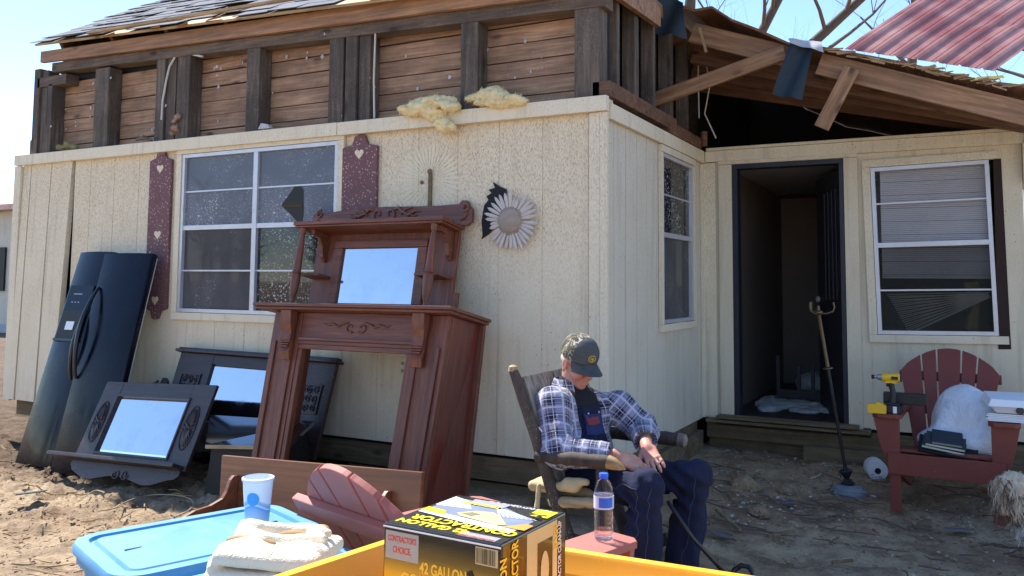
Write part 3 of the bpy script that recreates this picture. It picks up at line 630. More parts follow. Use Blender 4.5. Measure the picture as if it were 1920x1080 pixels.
# deck above the rafters, ragged front edge
dk = []; rnd = random.Random(2)
prof = [(1218, -10), (1300, 22), (1335, 16), (1372, 40), (1420, 58), (1478, 84), (1540, 92), (1700, 122), (1800, 146), (1860, 158), (1990, 172)]
mb = MB()
for (a, b), (c, d) in zip(prof[:-1], prof[1:]):
    p, q = PY(a, b, 6.12), PY(c, d, 6.12); e = Vector((0, 3.6, 0.0)); t = Vector((0, 0, 0.02)); mb.hexa([p, q, q + e, p + e], [p + t, q + t, q + e + t, p + e + t])
H(mb, 'roof_deck', wood('brown decking', (104, 70, 48), (150, 108, 74), 'y'))
top = [(PY(a, b, 6.12).x, PY(a, b, 6.12).z - 0.01) for a, b in prof]
mb = MB(); mb.prism([(-2.3, 2.4)] + [(-2.3, top[0][1])] + top + [(top[-1][0], 2.4)], 9.60, 9.65); mb.box((-2.2, 7.2, 2.47), (XR, 9.6, 2.5)); H(mb, 'attic_dark_backing', M_['black'])  # black back wall and floor added to keep the attic cavity dark
mb = MB(); mb.box((XB - 0.2, 7.3, 2.4), (XB - 0.15, 9.6, 3.6)); H(mb, 'attic_dark_backing', M_['black'])  # black side sheet, added to close the same dark cavity
# splinters along the ragged deck edge
mb = MB(); rnd = random.Random(21)
for i in range(46):
    a = rnd.uniform(1545, 1905); yb = np.interp(a, [q[0] for q in prof], [q[1] for q in prof]); p = PY(a, yb + rnd.uniform(-3, 5), 6.11); ang = rnd.uniform(-0.5, 0.2)
    mb.bar(p, p + Vector((math.cos(ang) * 0.09, rnd.uniform(-.02, .02), math.sin(ang) * 0.09)), 0.006, 0.012 * rnd.random() + 0.004)
H(mb, 'splinters', M_['deck'])
mb = MB(); mb.hexa([PY(1826, 150, 6.1), PY(1885, 146, 6.1), PY(1885, 146, 6.3), PY(1826, 150, 6.3)], [PY(1832, 144, 6.1), PY(1880, 141, 6.1), PY(1880, 141, 6.3), PY(1832, 144, 6.3)]); H(mb, 'splintered_board', plain('fresh split wood', (220, 200, 120), 0.8))
# corner scrap at the far right end of the rear wall
mb = MB(); mb.box((0.425, YC - 0.05, 2.2), (0.60, YC - 0.02, 2.42)); mb.box((0.425, YC - 0.06, 2.422), (0.7, YC + 0.0, 2.47)); mb.box((0.425, YC + 0.02, 0.3), (0.9, YC + 0.05, 2.6)); H(mb, 'corner_board', M_['siding_rear'])
mb = MB(); mb.box((0.43, YC - 0.055, 2.2), (0.62, YC - 0.051, 2.225)); H(mb, 'corner_board', M_['skirt'])

# ---- felt and membrane strips: hanging sheets with folds
def hanging(name, top, bot, y, m, wave=0.02, cols=8, rows=8, thick=0.004, parent=None):
    vs = []; mb = MB()
    for side in (0, thick):
        for j in range(rows + 1):
            for i in range(cols + 1):
                u, v = i / cols, j / rows
                p = (PY(*top[0], y) * (1 - u) + PY(*top[1], y) * u) * (1 - v) + (PY(*bot[0], y) * (1 - u) + PY(*bot[1], y) * u) * v
                p = p + Vector((0, -wave * math.sin(u * 7 + v * 3) - 0.04 * v + side, wave * 0.3 * math.sin(u * 11 + v)))
                vs.append(p)
    n = (cols + 1) * (rows + 1); fs = []
    for s in (0, 1):
        for j in range(rows):
            for i in range(cols):
                q = [s * n + j * (cols + 1) + i, s * n + j * (cols + 1) + i + 1, s * n + (j + 1) * (cols + 1) + i + 1, s * n + (j + 1) * (cols + 1) + i]; fs.append(q if s else q[::-1])
    mb.add(vs, fs); return H(mb, name, m, smooth='all')
hanging('roofing_felt', ((1484, 76), (1528, 78)), ((1450, 180), (1505, 188)), 6.06, M_['felt'])
hanging('roofing_felt', ((1228, -14), (1282, 4)), ((1216, 62), (1290, 74)), 5.9, M_['felt'], 0.03)
hanging('roofing_felt', ((1478, 72), (1540, 78)), ((1484, 84), (1546, 100)), 6.05, M_['membrane'], 0.01)

# ---- shutters with heart cut-outs
def heart(cx, cz, s, n=18, flip=1):
    pts = []
    for k in range(n):
        t = 2 * math.pi * k / n; pts.append((cx + s * 0.062 * 16 * math.sin(t) ** 3 * 0.06 * 16 / 16 / 0.06, cz + s * 0.062 * (13 * math.cos(t) - 5 * math.cos(2 * t) - 2 * math.cos(3 * t) - math.cos(4 * t))))
    return pts
m = NT('maroon shutter'); c = m.co(); v = m.voro(c, 46); g = m.noise(c, 5, 4)
m.set(Base_Color=m.mix(m.math('MULTIPLY', m.ramp(v, [(0.2, 1), (0.3, 0)]), m.ramp(g, [(0.36, 0), (0.55, 0.9)])), m.mix(g, lin((94, 62, 66)), lin((120, 84, 88))), lin((196, 176, 172))), Roughness=0.75); m.bump(g, 0.2); M_['shutter'] = m.m
def shutter(x0, x1, z0, z1, hearts):
    w_ = x1 - x0; cx = (x0 + x1) / 2
    outl = [(x0, z0 + 0.09), (x0 + w_ * .28, z0 + 0.07), (x0 + w_ * .36, z0 + .01), (cx, z0), (x1 - w_ * .36, z0 + .01), (x1 - w_ * .28, z0 + 0.07), (x1, z0 + 0.09), (x1, z1 - 0.09), (x1 - w_ * .28, z1 - 0.07), (x1 - w_ * .36, z1 - .01), (cx, z1), (x0 + w_ * .36, z1 - .01), (x0 + w_ * .28, z1 - 0.07), (x0, z1 - 0.09)]
    mb = MB(); mb.prism(outl, YA - 0.03, YA - 0.004); sh = H(mb, 'shutter', M_['shutter'], bevel=0.003)
    mb = MB()
    for hz in hearts: mb.prism(heart(cx, hz, 0.04 / 0.062 / 16 ), YA - 0.0335, YA - 0.031)
    H(mb, 'heart_cutout', M_['siding_long'], sh)
shutter(-5.98, -5.72, 1.12, 2.53, (2.37, 1.82, 1.28))
shutter(-3.93, -3.62, 1.16, 2.50, (2.36, 1.8, 1.28))
# outlet plate and the pale ghost of a second sunburst with its nailed lath
mb = MB(); mb.box((-3.41, YA - 0.012, 0.80), (-3.345, YA - 0.003, 0.93)); ol = H(mb, 'outlet_plate', M_['trim'], bevel=0.002)
mb = MB()
for z in (0.83, 0.88): mb.box((-3.39, YA - 0.015, z), (-3.365, YA - 0.012, z + 0.022))
H(mb, 'outlet_socket', plain('socket', (150, 136, 106), 0.5), ol)
mb = MB(); gc = (-3.19, 2.15)
for k in range(40):
    a = 2 * math.pi * k / 40; d = Vector((math.cos(a), 0, math.sin(a))); n_ = Vector((-d.z, 0, d.x)); c0 = Vector((gc[0], YA - 0.0022, gc[1])); r1 = 0.27 + 0.02 * math.sin(k * 5)
    mb.add([c0 + d * 0.09 - n_ * 0.004, c0 + d * 0.20 - n_ * 0.011, c0 + d * r1, c0 + d * 0.20 + n_ * 0.011, c0 + d * 0.09 + n_ * 0.004], [(0, 1, 2, 3, 4)])
H(mb, 'paint_ghost', siding_mat('clean cream', (222, 214, 188), (170, 150, 116), 0.12))
mb = MB(); mb.box((-3.19, YA - 0.018, 1.92), (-3.165, YA - 0.003, 2.19)); mb.lathe([(0.02, 0), (0.016, 0.01)], T=Matrix.Translation((-3.175, YA - 0.02, 2.2)) @ Matrix.Rotation(R_(90), 4, 'X'), n=10); mb.lathe([(0.014, 0), (0.01, 0.01)], T=Matrix.Translation((-3.25, YA - 0.006, 2.13)) @ Matrix.Rotation(R_(90), 4, 'X'), n=10); H(mb, 'nailed_lath', M_['skirt'])
# ================================================================ loose things
TXY = Matrix(((1, 0, 0, 0), (0, 0, 1, 0), (0, 1, 0, 0), (0, 0, 0, 1)))     # prism(u,v) -> (x,y), extruded along z
M_['navy'] = (lambda m: (m.set(Base_Color=m.mix(m.ramp(m.noise(m.co((1, 1, 0.5)), 2.2, 5, 0.6), [(0.42, 0), (0.7, 0.55)]), lin((8, 13, 28)), lin((26, 35, 48))), Roughness=m.ramp(m.noise(m.co(), 3, 4), [(0.4, 0.10), (0.7, 0.35)]), Specular_IOR_Level=0.22), m.bump(m.noise(m.co(), 1.5, 2), 0.08, 0.02), m.m)[2])(NT('navy enamel'))
M_['blackplastic'] = plain('black plastic', (20, 22, 28), 0.3, bump=0)
M_['liner'] = plain('white door liner', (206, 206, 204), 0.5)
M_['walnut'] = wood('dark walnut', (42, 29, 28), (66, 46, 43), 'x', 1.2, 0.5, 0.2, (56, 48, 46), knots=False, coat=0.15, speck=0.1)
M_['mahog'] = wood('red brown mantel wood', (96, 50, 34), (138, 80, 54), 'x', 1.3, 0.52, 0.15, (96, 66, 56), knots=False, coat=0.1)
M_['mahog_z'] = wood('red brown mantel wood upright', (96, 50, 34), (140, 80, 54), 'z', 1.3, 0.52, 0.15, (96, 66, 56), knots=False, coat=0.1)
M_['pine'] = wood('honey brown bench wood', (116, 70, 42), (146, 92, 56), 'x', 0.5, 0.4, 0.1, (120, 80, 54), knots=False, coat=0.3)
mm = NT('silvered mirror'); mm.set(Base_Color=mm.mix(mm.ramp(mm.noise(mm.co(), 5, 6, .65), [(.5, 0), (.75, .5)]), (.60, .63, .68), (.46, .47, .48)), Metallic=1.0, Roughness=mm.ramp(mm.noise(mm.co(), 7, 5, .7), [(.4, .02), (.75, .16)])); M_['mirror'] = mm.m
mm = NT('mirror bevel'); mm.set(Base_Color=(0.72, 0.74, 0.76), Metallic=1.0, Roughness=0.12); M_['mbevel'] = mm.m
M_['redpaint'] = (lambda m: (m.set(Base_Color=m.mix(m.math('MULTIPLY', m.ramp(m.voro(m.co(), 24), [(0.07, 1), (0.13, 0)]), m.ramp(m.noise(m.co(), 5, 3), [(0.55, 0), (0.62, 0.9)])), m.mix(m.noise(m.co((1, 1, 1)), 4, 5), lin((104, 44, 36)), lin((134, 64, 52))), lin((196, 140, 130))), Roughness=0.6), m.bump(m.noise(m.co((4, 4, 4)), 10, 3), 0.2, 0.003), m.m)[2])(NT('barn red chair paint'))
M_['sunred'] = (lambda m: (m.set(Base_Color=m.mix(m.noise(m.co((1, 1, 1)), 4, 5), lin((150, 82, 74)), lin((182, 112, 100))), Roughness=0.65), m.bump(m.noise(m.co(), 30, 3), 0.2, 0.003), m.m)[2])(NT('faded red chair paint'))
M_['blueplastic'] = dusty('sky blue plastic', (74, 140, 186), 0.5, 0.22, 2.5, (170, 190, 200), .35)
M_['yellow'] = dusty('yellow plastic', (240, 172, 28), 0.42, 0.2, 3, (214, 180, 110), .3)
M_['brass'] = plain('tarnished brass', (104, 92, 72), 0.45, 0.7, 0.3, 20)
M_['white'] = plain('white foam', (226, 230, 236), 0.6, var=0.04)
M_['fluff'] = plain('yellow glass wool', (228, 208, 160), 0.95, var=0.35, sc=22, bump=1.0)
M_['whitefluff'] = plain('white loose fill', (176, 178, 172), 0.95, var=0.4, sc=30, bump=1.0)
M_['silver'] = plain('grey metal', (150, 152, 156), 0.4, 0.6)

def part(mb, name, m, root, M=None, **k):
    if root.get('category') == 'mantelpiece' or (root.parent and root.parent.get('category') == 'mantelpiece'):
        zf = lambda q: float(np.interp(q, [-1, 0, .905, 1.262, 2.02, 3], [-1, 0, .958, 1.234, 2.02, 3]))
        mb.v = [(x, y, zf(z)) for x, y, z in mb.v]; mb.v = [(x - .07 * (1 - min(z, 1.21) / 1.21) * max(0, x) / 1.4 * min(1, -y / .37), y, z) for x, y, z in mb.v]
    return mb.build(name, m, root, M=M, **k)
def curl(c, r, a0, turns, y, n=22, shrink=0.75, fl=1):
    return [(c[0] + fl * r * (1 - shrink * k / (n - 1)) * math.cos(a0 + turns * 6.283 * k / (n - 1)), y, c[1] + r * (1 - shrink * k / (n - 1)) * math.sin(a0 + turns * 6.283 * k / (n - 1))) for k in range(n)]

# ---------------------------------------------------------------- refrigerator doors
def fridge_door(label, BL, TL, TR, w, h, dispenser):
    M = frame(BL, TR - TL, TL - BL); root = empty('refrigerator_door', M=M, label=label, cat='appliance door', group=None)
    t = 0.055; prof = [(0, 0), (w, 0), (w, -t * .6), (w - .012, -t), (w * .75, -t - .014), (w * .5, -t - .018), (w * .25, -t - .014), (.012, -t), (0, -t * .6)]
    mb = MB(); mb.prism(prof, 0, h, T=TXY); part(mb, 'door_skin', M_['navy'], root, M, smooth=True, bevel=0.004)
    mb = MB(); mb.box((0.02, 0.001, 0.02), (w - 0.02, 0.03, h - 0.02)); part(mb, 'liner', M_['liner'], root, M, bevel=0.006)
    y = -t - 0.02
    if dispenser:
        mb = MB(); mb.box((0.05, y - 0.004, 0.98), (w - 0.10, y + 0.006, 1.46)); d = part(mb, 'dispenser_panel', M_['navy'], root, M, bevel=0.006)
        mb = MB(); mb.box((0.07, y - 0.006, 1.01), (w - 0.125, y - 0.0045, 1.24)); part(mb, 'dispenser_recess', M_['black'], d, M, bevel=0)
        mb = MB(); mb.box((0.15, y - 0.009, 1.08), (0.25, y - 0.0065, 1.15)); part(mb, 'paper_tag', M_['white'], d, M)
        mb = MB(); mb.box((0.06, y - 0.022, 0.985), (w - 0.11, y - 0.0045, 1.005)); part(mb, 'drip_ledge', M_['blackplastic'], d, M)
        mb = MB()
        for a in (0.13, 0.17, 0.21): mb.box((a, y - 0.006, 1.31), (a + 0.02, y - 0.0045, 1.318))
        mb.box((0.13, y - 0.006, 1.38), (0.24, y - 0.0045, 1.388)); part(mb, 'control_marks', M_['silver'], d, M)
        pts = [(w - 0.045, -t + .0 - 0.02 - 0.075 * math.sin(math.pi * k / 14) ** 0.8, 0.68 + 0.62 * k / 14) for k in range(15)]
    else:
        pts = [(0.055, -t - 0.012 - 0.085 * math.sin(math.pi * k / 14) ** 0.8, 0.73 + 0.74 * k / 14) for k in range(15)]
    mb = MB(); mb.tube(pts, [0.012 + 0.006 * math.sin(math.pi * k / 14) for k in range(15)], 10); part(mb, 'handle', M_['blackplastic'], root, M, smooth=True)
    return root
fridge_door('navy refrigerator door with ice and water dispenser, leaning on the siding behind the wider door', Vector((-6.70, 4.24, -0.03)), Vector((-6.745, 4.735, 1.69)), Vector((-6.29, 4.735, 1.69)), 0.46, 1.76, True)
fridge_door('wide navy refrigerator door with long curved handle, leaning in front of the dispenser door', Vector((-6.23, 4.21, -0.06)), Vector((-6.42, 4.62, 1.62)), Vector((-5.85, 4.68, 1.62)), 0.53, 1.76, False)

# ---------------------------------------------------------------- low dark mirror with sunburst carvings, nearest the dirt
TL, TR, BL = PY(195, 722, 4.37), PY(405, 730, 4.34), PY(156, 897, 4.05)
Mm = frame(BL + Vector((-.17, .0, -.02)), TR - TL, TL - BL); W, Hh = (TR - TL).length * .97, (TL - BL).length
r = empty('dresser_mirror', M=Mm, label='low dark wood dresser mirror with carved sunbursts beside the glass, leaning nearest the dirt', cat='mirror')
s0 = Hh * 0.22
mb = MB(); a0, a1, b0, b1 = W * .17, W * .815, s0 + .045, Hh - .115
mb.box((0, -.025, s0), (a0, 0, Hh)); mb.box((a1, -.025, s0), (W, 0, Hh)); mb.box((a0 + .0005, -.024, b1), (a1 - .0005, 0, Hh - .001)); mb.box((a0 + .0005, -.024, s0), (a1 - .0005, 0, b0))
part(mb, 'frame', M_['walnut'], r, Mm, bevel=0.004)
mb = MB(); e = .014
mb.box((a0 - e, -.034, b0 - e), (a1 + e, -.0255, b0)); mb.box((a0 - e, -.034, b1), (a1 + e, -.0255, b1 + e)); mb.box((a0 - e, -.034, b0 + .0005), (a0, -.0255, b1 - .0005)); mb.box((a1, -.034, b0 + .0005), (a1 + e, -.0255, b1 - .0005)); part(mb, 'moulding', M_['walnut'], r, Mm)
def bevelled(r, M, x0, x1, z0, z1, y=-.012, bv=.018):
    mb = MB(); mb.add([(x0 + bv, y, z0 + bv), (x1 - bv, y, z0 + bv), (x1 - bv, y, z1 - bv), (x0 + bv, y, z1 - bv)], [(0, 1, 2, 3)]); g = part(mb, 'mirror_glass', M_['mirror'], r, M)
    o_ = [(x0, y + .003, z0), (x1, y + .003, z0), (x1, y + .003, z1), (x0, y + .003, z1)]; i_ = [(x0 + bv, y, z0 + bv), (x1 - bv, y, z0 + bv), (x1 - bv, y, z1 - bv), (x0 + bv, y, z1 - bv)]
    mb = MB(); mb.add(o_ + i_, [(0, 1, 5, 4), (1, 2, 6, 5), (2, 3, 7, 6), (3, 0, 4, 7)]); part(mb, 'glass_bevel', M_['mbevel'], g, M)
bevelled(r, Mm, a0, a1, b0, b1)
mb = MB(); mb.box((-.20, -.12, s0 - .028), (W * .98, -.0255, s0)); mb.box((-.2, -.0255, s0 - .028), (W, .0, s0 - .0005)); part(mb, 'shelf', M_['walnut'], r, Mm, bevel=.006)
mb = MB(); n = 30; pts = [(0, s0 - .0285)]
for k in range(n + 1):
    u = k / n; pts.append((W * (0.0 + u * 0.97), 0.035 - 0.035 * math.sin(u * 6.283 * 2 - 1.2) * (0.7 + 0.3 * math.cos(u * 6.283)) + (0.0 if .03 < u < .97 else .03)))
pts.append((W * .97, s0 - .0285)); mb.prism(pts, -.03, -.006); ap = part(mb, 'apron', M_['walnut'], r, Mm, bevel=.003)
for fl in (-1, 1):
    mb = MB(); mb.tube(curl((W * .49 + fl * .045, s0 * .40), .038, 3.0, 1.3, -.033, fl=-fl), .0042, 5); part(mb, 'carved_scroll', M_['walnut'], ap, Mm, smooth=True)
for cx in (W * .085, W * .905):
    cz = (b0 + b1) / 2 + .01
    mb = MB(); rx, rz = .058, .155
    mb.tube([(cx + rx * math.cos(6.283 * k / 28), -.028, cz + rz * math.sin(6.283 * k / 28)) for k in range(29)], .005, 5)
    for k in range(22):
        a = 6.283 * k / 22; p = Vector((cx + rx * .18 * math.cos(a), -.030, cz + rz * .18 * math.sin(a))); q = Vector((cx + rx * .86 * math.cos(a), -.029, cz + rz * .86 * math.sin(a))); mb.tube([p, (p + q) / 2 + Vector((0, -.004, 0)), q], [.003, .0065, .004], 5)
    mb.lathe([(.012, 0), (.008, .008)], T=Matrix.Translation((cx, -.026, cz)) @ Matrix.Rotation(R_(90), 4, 'X'), n=10)
    part(mb, 'carved_sunburst', M_['walnut'], r, Mm, smooth=True)

# ---------------------------------------------------------------- crest board behind it
Mc = frame(PY(262, 742, 4.62), (1, 0, -.04), (0, .25, 1)); r = empty('carved_crest', M=Mc, label='dark carved crest board with a pointed hump, behind the low dresser mirror', cat='wood trim')
mb = MB(); mb.prism([(-.05, -.1), (.42, -.1), (.42, .045), (.36, .06), (.31, .09), (.29, .14), (.265, .165), (.235, .165), (.225, .13), (.19, .09), (.10, .065), (-.05, .05)], -.03, 0); part(mb, 'crest', M_['walnut'], r, Mc, bevel=.004)
mb = MB(); mb.prism([(-.02, .068), (.0, .052), (.10, .075), (.19, .1), (.215, .13), (.20, .14), (.17, .12), (.09, .09)], -.038, -.031); part(mb, 'moulding', M_['walnut'], r, Mc)

# ---------------------------------------------------------------- sideboard back with mirror, behind the mantel
TL, TR = PY(345, 662, 4.72), PY(636, 684, 4.74); zd = Vector((0, .34, 1)).normalized(); Ms = frame(TL - zd * .66, TR - TL, zd); W = (TR - TL).length; Hh = .66
r = empty('sideboard_mirror', M=Ms, label='wide blackened sideboard back with carved square panels and mirror, half behind the mantel', cat='mirror')
a0, a1, b0, b1 = W * .235, W * .765, .16, .585
mb = MB(); mb.box((0, -.03, 0), (a0, 0, Hh)); mb.box((a1, -.03, 0), (W, 0, Hh)); mb.box((a0 + .0005, -.029, b1), (a1 - .0005, 0, Hh - .001)); mb.box((a0 + .0005, -.029, 0.001), (a1 - .0005, 0, b0)); part(mb, 'frame', M_['walnut'], r, Ms, bevel=.004)
mb = MB(); mb.box((-.03, -.07, Hh + .0005), (W + .03, .01, Hh + .022)); mb.box((-.015, -.05, Hh + .0225), (W + .015, .0, Hh + .038)); part(mb, 'cornice', M_['walnut'], r, Ms, bevel=.005)
bevelled(r, Ms, a0, a1, b0, b1, bv=.012)
rnd = random.Random(4)
for cx in (W * .117, W * .883):
    mb = MB(); h = .105; cz = .40
    for q in ((-h, -h, h, -h + .012), (-h, h - .012, h, h), (-h, -h + .0125, -h + .012, h - .0125), (h - .012, -h + .0125, h, h - .0125)): mb.box((cx + q[0], -.04, cz + q[1]), (cx + q[2], -.0305, cz + q[3]))
    for k in range(9):
        px, pz = cx + (k % 3 - 1) * .062, cz + (k // 3 - 1) * .062; mb.tube(curl((px, pz), .028, rnd.random() * 6, 1.4, -.036, 14, .8, rnd.choice((-1, 1))), .005, 5)
    part(mb, 'carved_panel', M_['walnut'], r, Ms, smooth=True)
# glossy ledge and base of that sideboard
c = [PY(385, 834, 4.12), PY(540, 836, 4.12), PY(589, 790, 4.50), PY(395, 778, 4.50)]; up_ = Vector((0, 0, .025))
mb = MB(); mb.hexa([v - up_ for v in c], c); gl_ = NT('glossy black top'); gl_.set(Base_Color=(0.25, 0.28, 0.3), Metallic=0.9, Roughness=0.08); part(mb, 'glossy_ledge', gl_.m, r)
mb = MB(); mb.hexa([Vector((v.x, v.y, .0)) for v in c], [v - up_ * 1.05 for v in (c[0] + Vector((.02, .04, 0)), c[1] + Vector((-.05, .05, 0)), c[2] + Vector((-.06, 0, 0)), c[3] + Vector((.02, 0, 0)))]); part(mb, 'base_cabinet', plain('blackened wood', (26, 20, 20), .7), r)

# ---------------------------------------------------------------- the tall fireplace mantel with overmantel mirror
zd = Vector((0, .20, 1)).normalized(); O = Vector((-4.03, 4.38, 0.0)); Mt = frame(O, (1, 0, 0.004), zd)
r = empty('fireplace_mantel', M=Mt, label='tall red brown antique fireplace mantel with mirrored overmantel, leaning on the siding', cat='mantelpiece')
W, D = 1.375, .37
mb = MB(); mb.box((-.10, -D - .12, 1.235), (W + .07, .0, 1.262)); mb.box((-.085, -D - .10, 1.212), (W + .055, .0, 1.2345)); part(mb, 'mantel_shelf', M_['mahog'], r, Mt, bevel=.005)
for x0 in (0, W - .24):
    mb = MB(); mb.box((x0, -D, 0), (x0 + .24, -D + .04, 1.21)); pl = part(mb, 'pilaster', M_['mahog_z'], r, Mt, bevel=.003)
    for dx in (.035, .185):
        mb = MB(); mb.box((x0 + dx, -D - .014, 0), (x0 + dx + .022, -D - .0005, .96)); part(mb, 'flute', M_['mahog_z'], pl, Mt, bevel=.004)
for x0 in (.125, W - .215):
    mb = MB(); Tc = Matrix.Translation((x0, 0, 0)) @ Matrix(((0, 1, 0, 0), (1, 0, 0, 0), (0, 0, 1, 0), (0, 0, 0, 1)))
    mb.prism([(-D - .0145, .83), (-D - .03, .83), (-D - .045, .88), (-D - .032, .93), (-D - .055, .97), (-D - .05, 1.03), (-D - .075, 1.12), (-D - .085, 1.21), (-D - .0145, 1.21)], 0, .085, T=Tc)
    for k in range(3): mb.box((x0 + .004, -D - .062 + .006 * k, .905 + .02 * k), (x0 + .081, -D - .03, .917 + .02 * k))
    part(mb, 'corbel', M_['mahog_z'], r, Mt, bevel=.003)
mb = MB(); mb.box((.2405, -D + .006, 1.0), (W - .2405, -D + .04, 1.21)); fz = part(mb, 'frieze', M_['mahog'], r, Mt, bevel=.002)
mb = MB(); mb.box((.2405, -D - .014, .975), (W - .2405, -D + .036, .9995)); mb.box((.2405, -D - .004, .945), (W - .2405, -D + .034, .9745)); mb.box((.2405, -D + .004, .905), (W - .2405, -D + .032, .9445)); part(mb, 'lintel_moulding', M_['mahog'], r, Mt, bevel=.003)
for x0 in (.2405, W - .2745): mb = MB(); mb.box((x0, -D + .006, 0), (x0 + .034, -D + .05, .9045)); part(mb, 'opening_moulding', M_['mahog_z'], r, Mt, bevel=.004)
for fl in (-1, 1):
    mb = MB(); cx = W / 2 + fl * .045; mb.tube(curl((cx, 1.095), .042, 4.2, .85, -D + .003, fl=fl), [.010 - .0003 * k for k in range(22)], 6)
    mb.tube([(cx + fl * .02, -D + .003, 1.135), (cx + fl * .07, -D + .002, 1.12), (cx + fl * .10, -D + .002, 1.10), (cx + fl * .14, -D + .002, 1.12), (cx + fl * .19, -D + .002, 1.105), (cx + fl * .22, -D + .003, 1.125)], [.006, .010, .007, .011, .007, .004], 6)
    part(mb, 'carved_scroll', M_['mahog'], fz, Mt, smooth=True)
for x0 in (0.0, W - .03): mb = MB(); mb.box((x0, -D + .0405, 0), (x0 + .03, .0, 1.2115)); part(mb, 'side_panel', wood('side panel wood', (100, 40, 30), (130, 58, 44), 'z', .8, .35, 0, knots=False, coat=.4), r, Mt, bevel=.003)
mb = MB(); mb.box((W - .03, -.03, .0), (W + .035, .0, 1.2115)); part(mb, 'back_batten', M_['mahog_z'], r, Mt, bevel=.004)
# overmantel
X0, X1 = -.10, 1.18; m0, m1, z0, z1 = .215, .85, 1.335, 1.715
mb = MB(); mb.box((X0 + .06, -.025, 1.2625), (m0 - .075, 0, 1.85)); mb.box((m1 + .075, -.025, 1.2625), (X1 - .03, 0, 1.85)); mb.box((m0 - .0745, -.024, z1 + .05), (m1 + .0745, 0, 1.849)); mb.box((m0 - .0745, -.024, 1.263), (m1 + .0745, 0, z0 - .04)); mb.box((X1 - .0295, -.024, 1.2625), (X1 + .01, -.001, 1.42)); part(mb, 'back_panel', M_['mahog_z'], r, Mt, bevel=.003)
mb = MB()
for q in ((m0 - .074, z0 - .0395, m1 + .074, z0), (m0 - .074, z1, m1 + .074, z1 + .0495), (m0 - .074, z0 + .0005, m0, z1 - .0005), (m1, z0 + .0005, m1 + .074, z1 - .0005)): mb.box((q[0], -.05, q[1]), (q[2], -.002, q[3]))
part(mb, 'mirror_frame', M_['mahog'], r, Mt, bevel=.006)
bevelled(r, Mt, m0, m1, z0, z1, y=-.03, bv=.006)
mb = MB(); mb.prism([(X0, 1.852), (X1 + .02, 1.852), (X1 + .055, 1.875), (X1 + .05, 1.96), (X1 + .02, 1.985), (X1 + .01, 2.015), (X1 - .04, 2.02), (X1 - .06, 1.995), (m1 + .1, 1.99), (.52, 2.0), (m0 - .1, 1.985), (X0 + .06, 1.97), (X0 + .03, 1.99), (X0 - .02, 1.965), (X0 - .03, 1.9)], -.028, 0); cr = part(mb, 'crest_board', M_['mahog'], r, Mt, bevel=.004)
for fl in (-1, 1):
    mb = MB(); cx = .52 + fl * .052; yy = -.033
    mb.tube(curl((cx, 1.945), .046, 4.4 if fl > 0 else 4.4, .95, yy, fl=fl), [.013 - .0004 * k for k in range(22)], 6)
    mb.tube([(cx + fl * .03, yy, 1.975), (cx + fl * .07, yy - .004, 1.985), (cx + fl * .11, yy, 1.955), (cx + fl * .16, yy - .003, 1.935), (cx + fl * .21, yy, 1.96), (cx + fl * .25, yy, 1.955)], [.006, .014, .010, .015, .009, .004], 6)
    mb.tube([(cx + fl * .09, yy, 1.94), (cx + fl * .13, yy - .003, 1.975), (cx + fl * .18, yy, 1.985)], [.005, .010, .004], 6); mb.tube([(cx + fl * .16, yy, 1.955), (cx + fl * .19, yy - .003, 1.925), (cx + fl * .23, yy, 1.93)], [.005, .009, .003], 6)
    part(mb, 'carved_scroll', M_['mahog'], cr, Mt, smooth=True)
for cx, fl in ((X0 + .045, 1), (X1 - .005, -1)):
    mb = MB(); mb.tube(curl((cx, 1.965), .030, 1.2, 1.3, -.033, fl=fl), [.011 - .0003 * k for k in range(22)], 6); mb.tube([(cx - fl * .02, -.033, 1.93), (cx, -.036, 1.90), (cx + fl * .025, -.033, 1.885)], [.005, .010, .004], 6); part(mb, 'carved_scroll', M_['mahog'], cr, Mt, smooth=True)
mb = MB(); mb.box((X0 + .03, -.27, 1.826), (X1 - .01, -.0, 1.851)); mb.box((X0 + .04, -.26, 1.812), (X1 - .02, -.03, 1.8255)); part(mb, 'upper_shelf', M_['mahog'], r, Mt, bevel=.004)
colp = [(.022, 0), (.026, .01), (.026, .03), (.014, .045), (.014, .06), (.024, .09), (.031, .16), (.034, .22), (.030, .232), (.036, .24), (.030, .25), (.028, .27), (.026, .36), (.020, .46), (.015, .50), (.022, .51), (.024, .545)]
for cx in (X0 + .10, X1 - .09): mb = MB(); mb.lathe(colp, (cx, -.235, 1.2635), 14); part(mb, 'turned_column', M_['mahog_z'], r, Mt, smooth=True)
for cx in (X0 + .14, X1 - .09):
    mb = MB(); Tc = Matrix.Translation((cx, 0, 0)) @ Matrix(((0, 1, 0, 0), (1, 0, 0, 0), (0, 0, 1, 0), (0, 0, 0, 1)))
    mb.prism([(-.026, 1.811), (-.2, 1.811), (-.19, 1.78), (-.13, 1.77), (-.09, 1.72), (-.07, 1.65), (-.04, 1.62), (-.026, 1.62)], 0, .025, T=Tc); part(mb, 'shelf_bracket', M_['mahog'], r, Mt, bevel=.003)
for a, b in ((X0 + .07, m0 - .08), (m1 + .08, X1 - .05)): mb = MB(); mb.box((a, -.17, 1.50), (b, -.0255, 1.518)); part(mb, 'small_shelf', M_['mahog'], r, Mt, bevel=.004)
# folded paper on the shelf
Mp = Mt @ Matrix.Translation((1.0, -.2, 1.237)); mb = MB(); mb.hexa([(-.07, 0, 0), (.17, -.02, 0), (.17, .0, .001), (-.07, .02, .001)], [(-.02, .02, .012), (.17, .0, .045), (.17, .003, .045), (-.02, .025, .012)]); o = mb.build('folded_paper', M_['white'], None, M=Mp); tag(o, 'small folded white paper standing on the mantel shelf by the right turned column', 'paper')

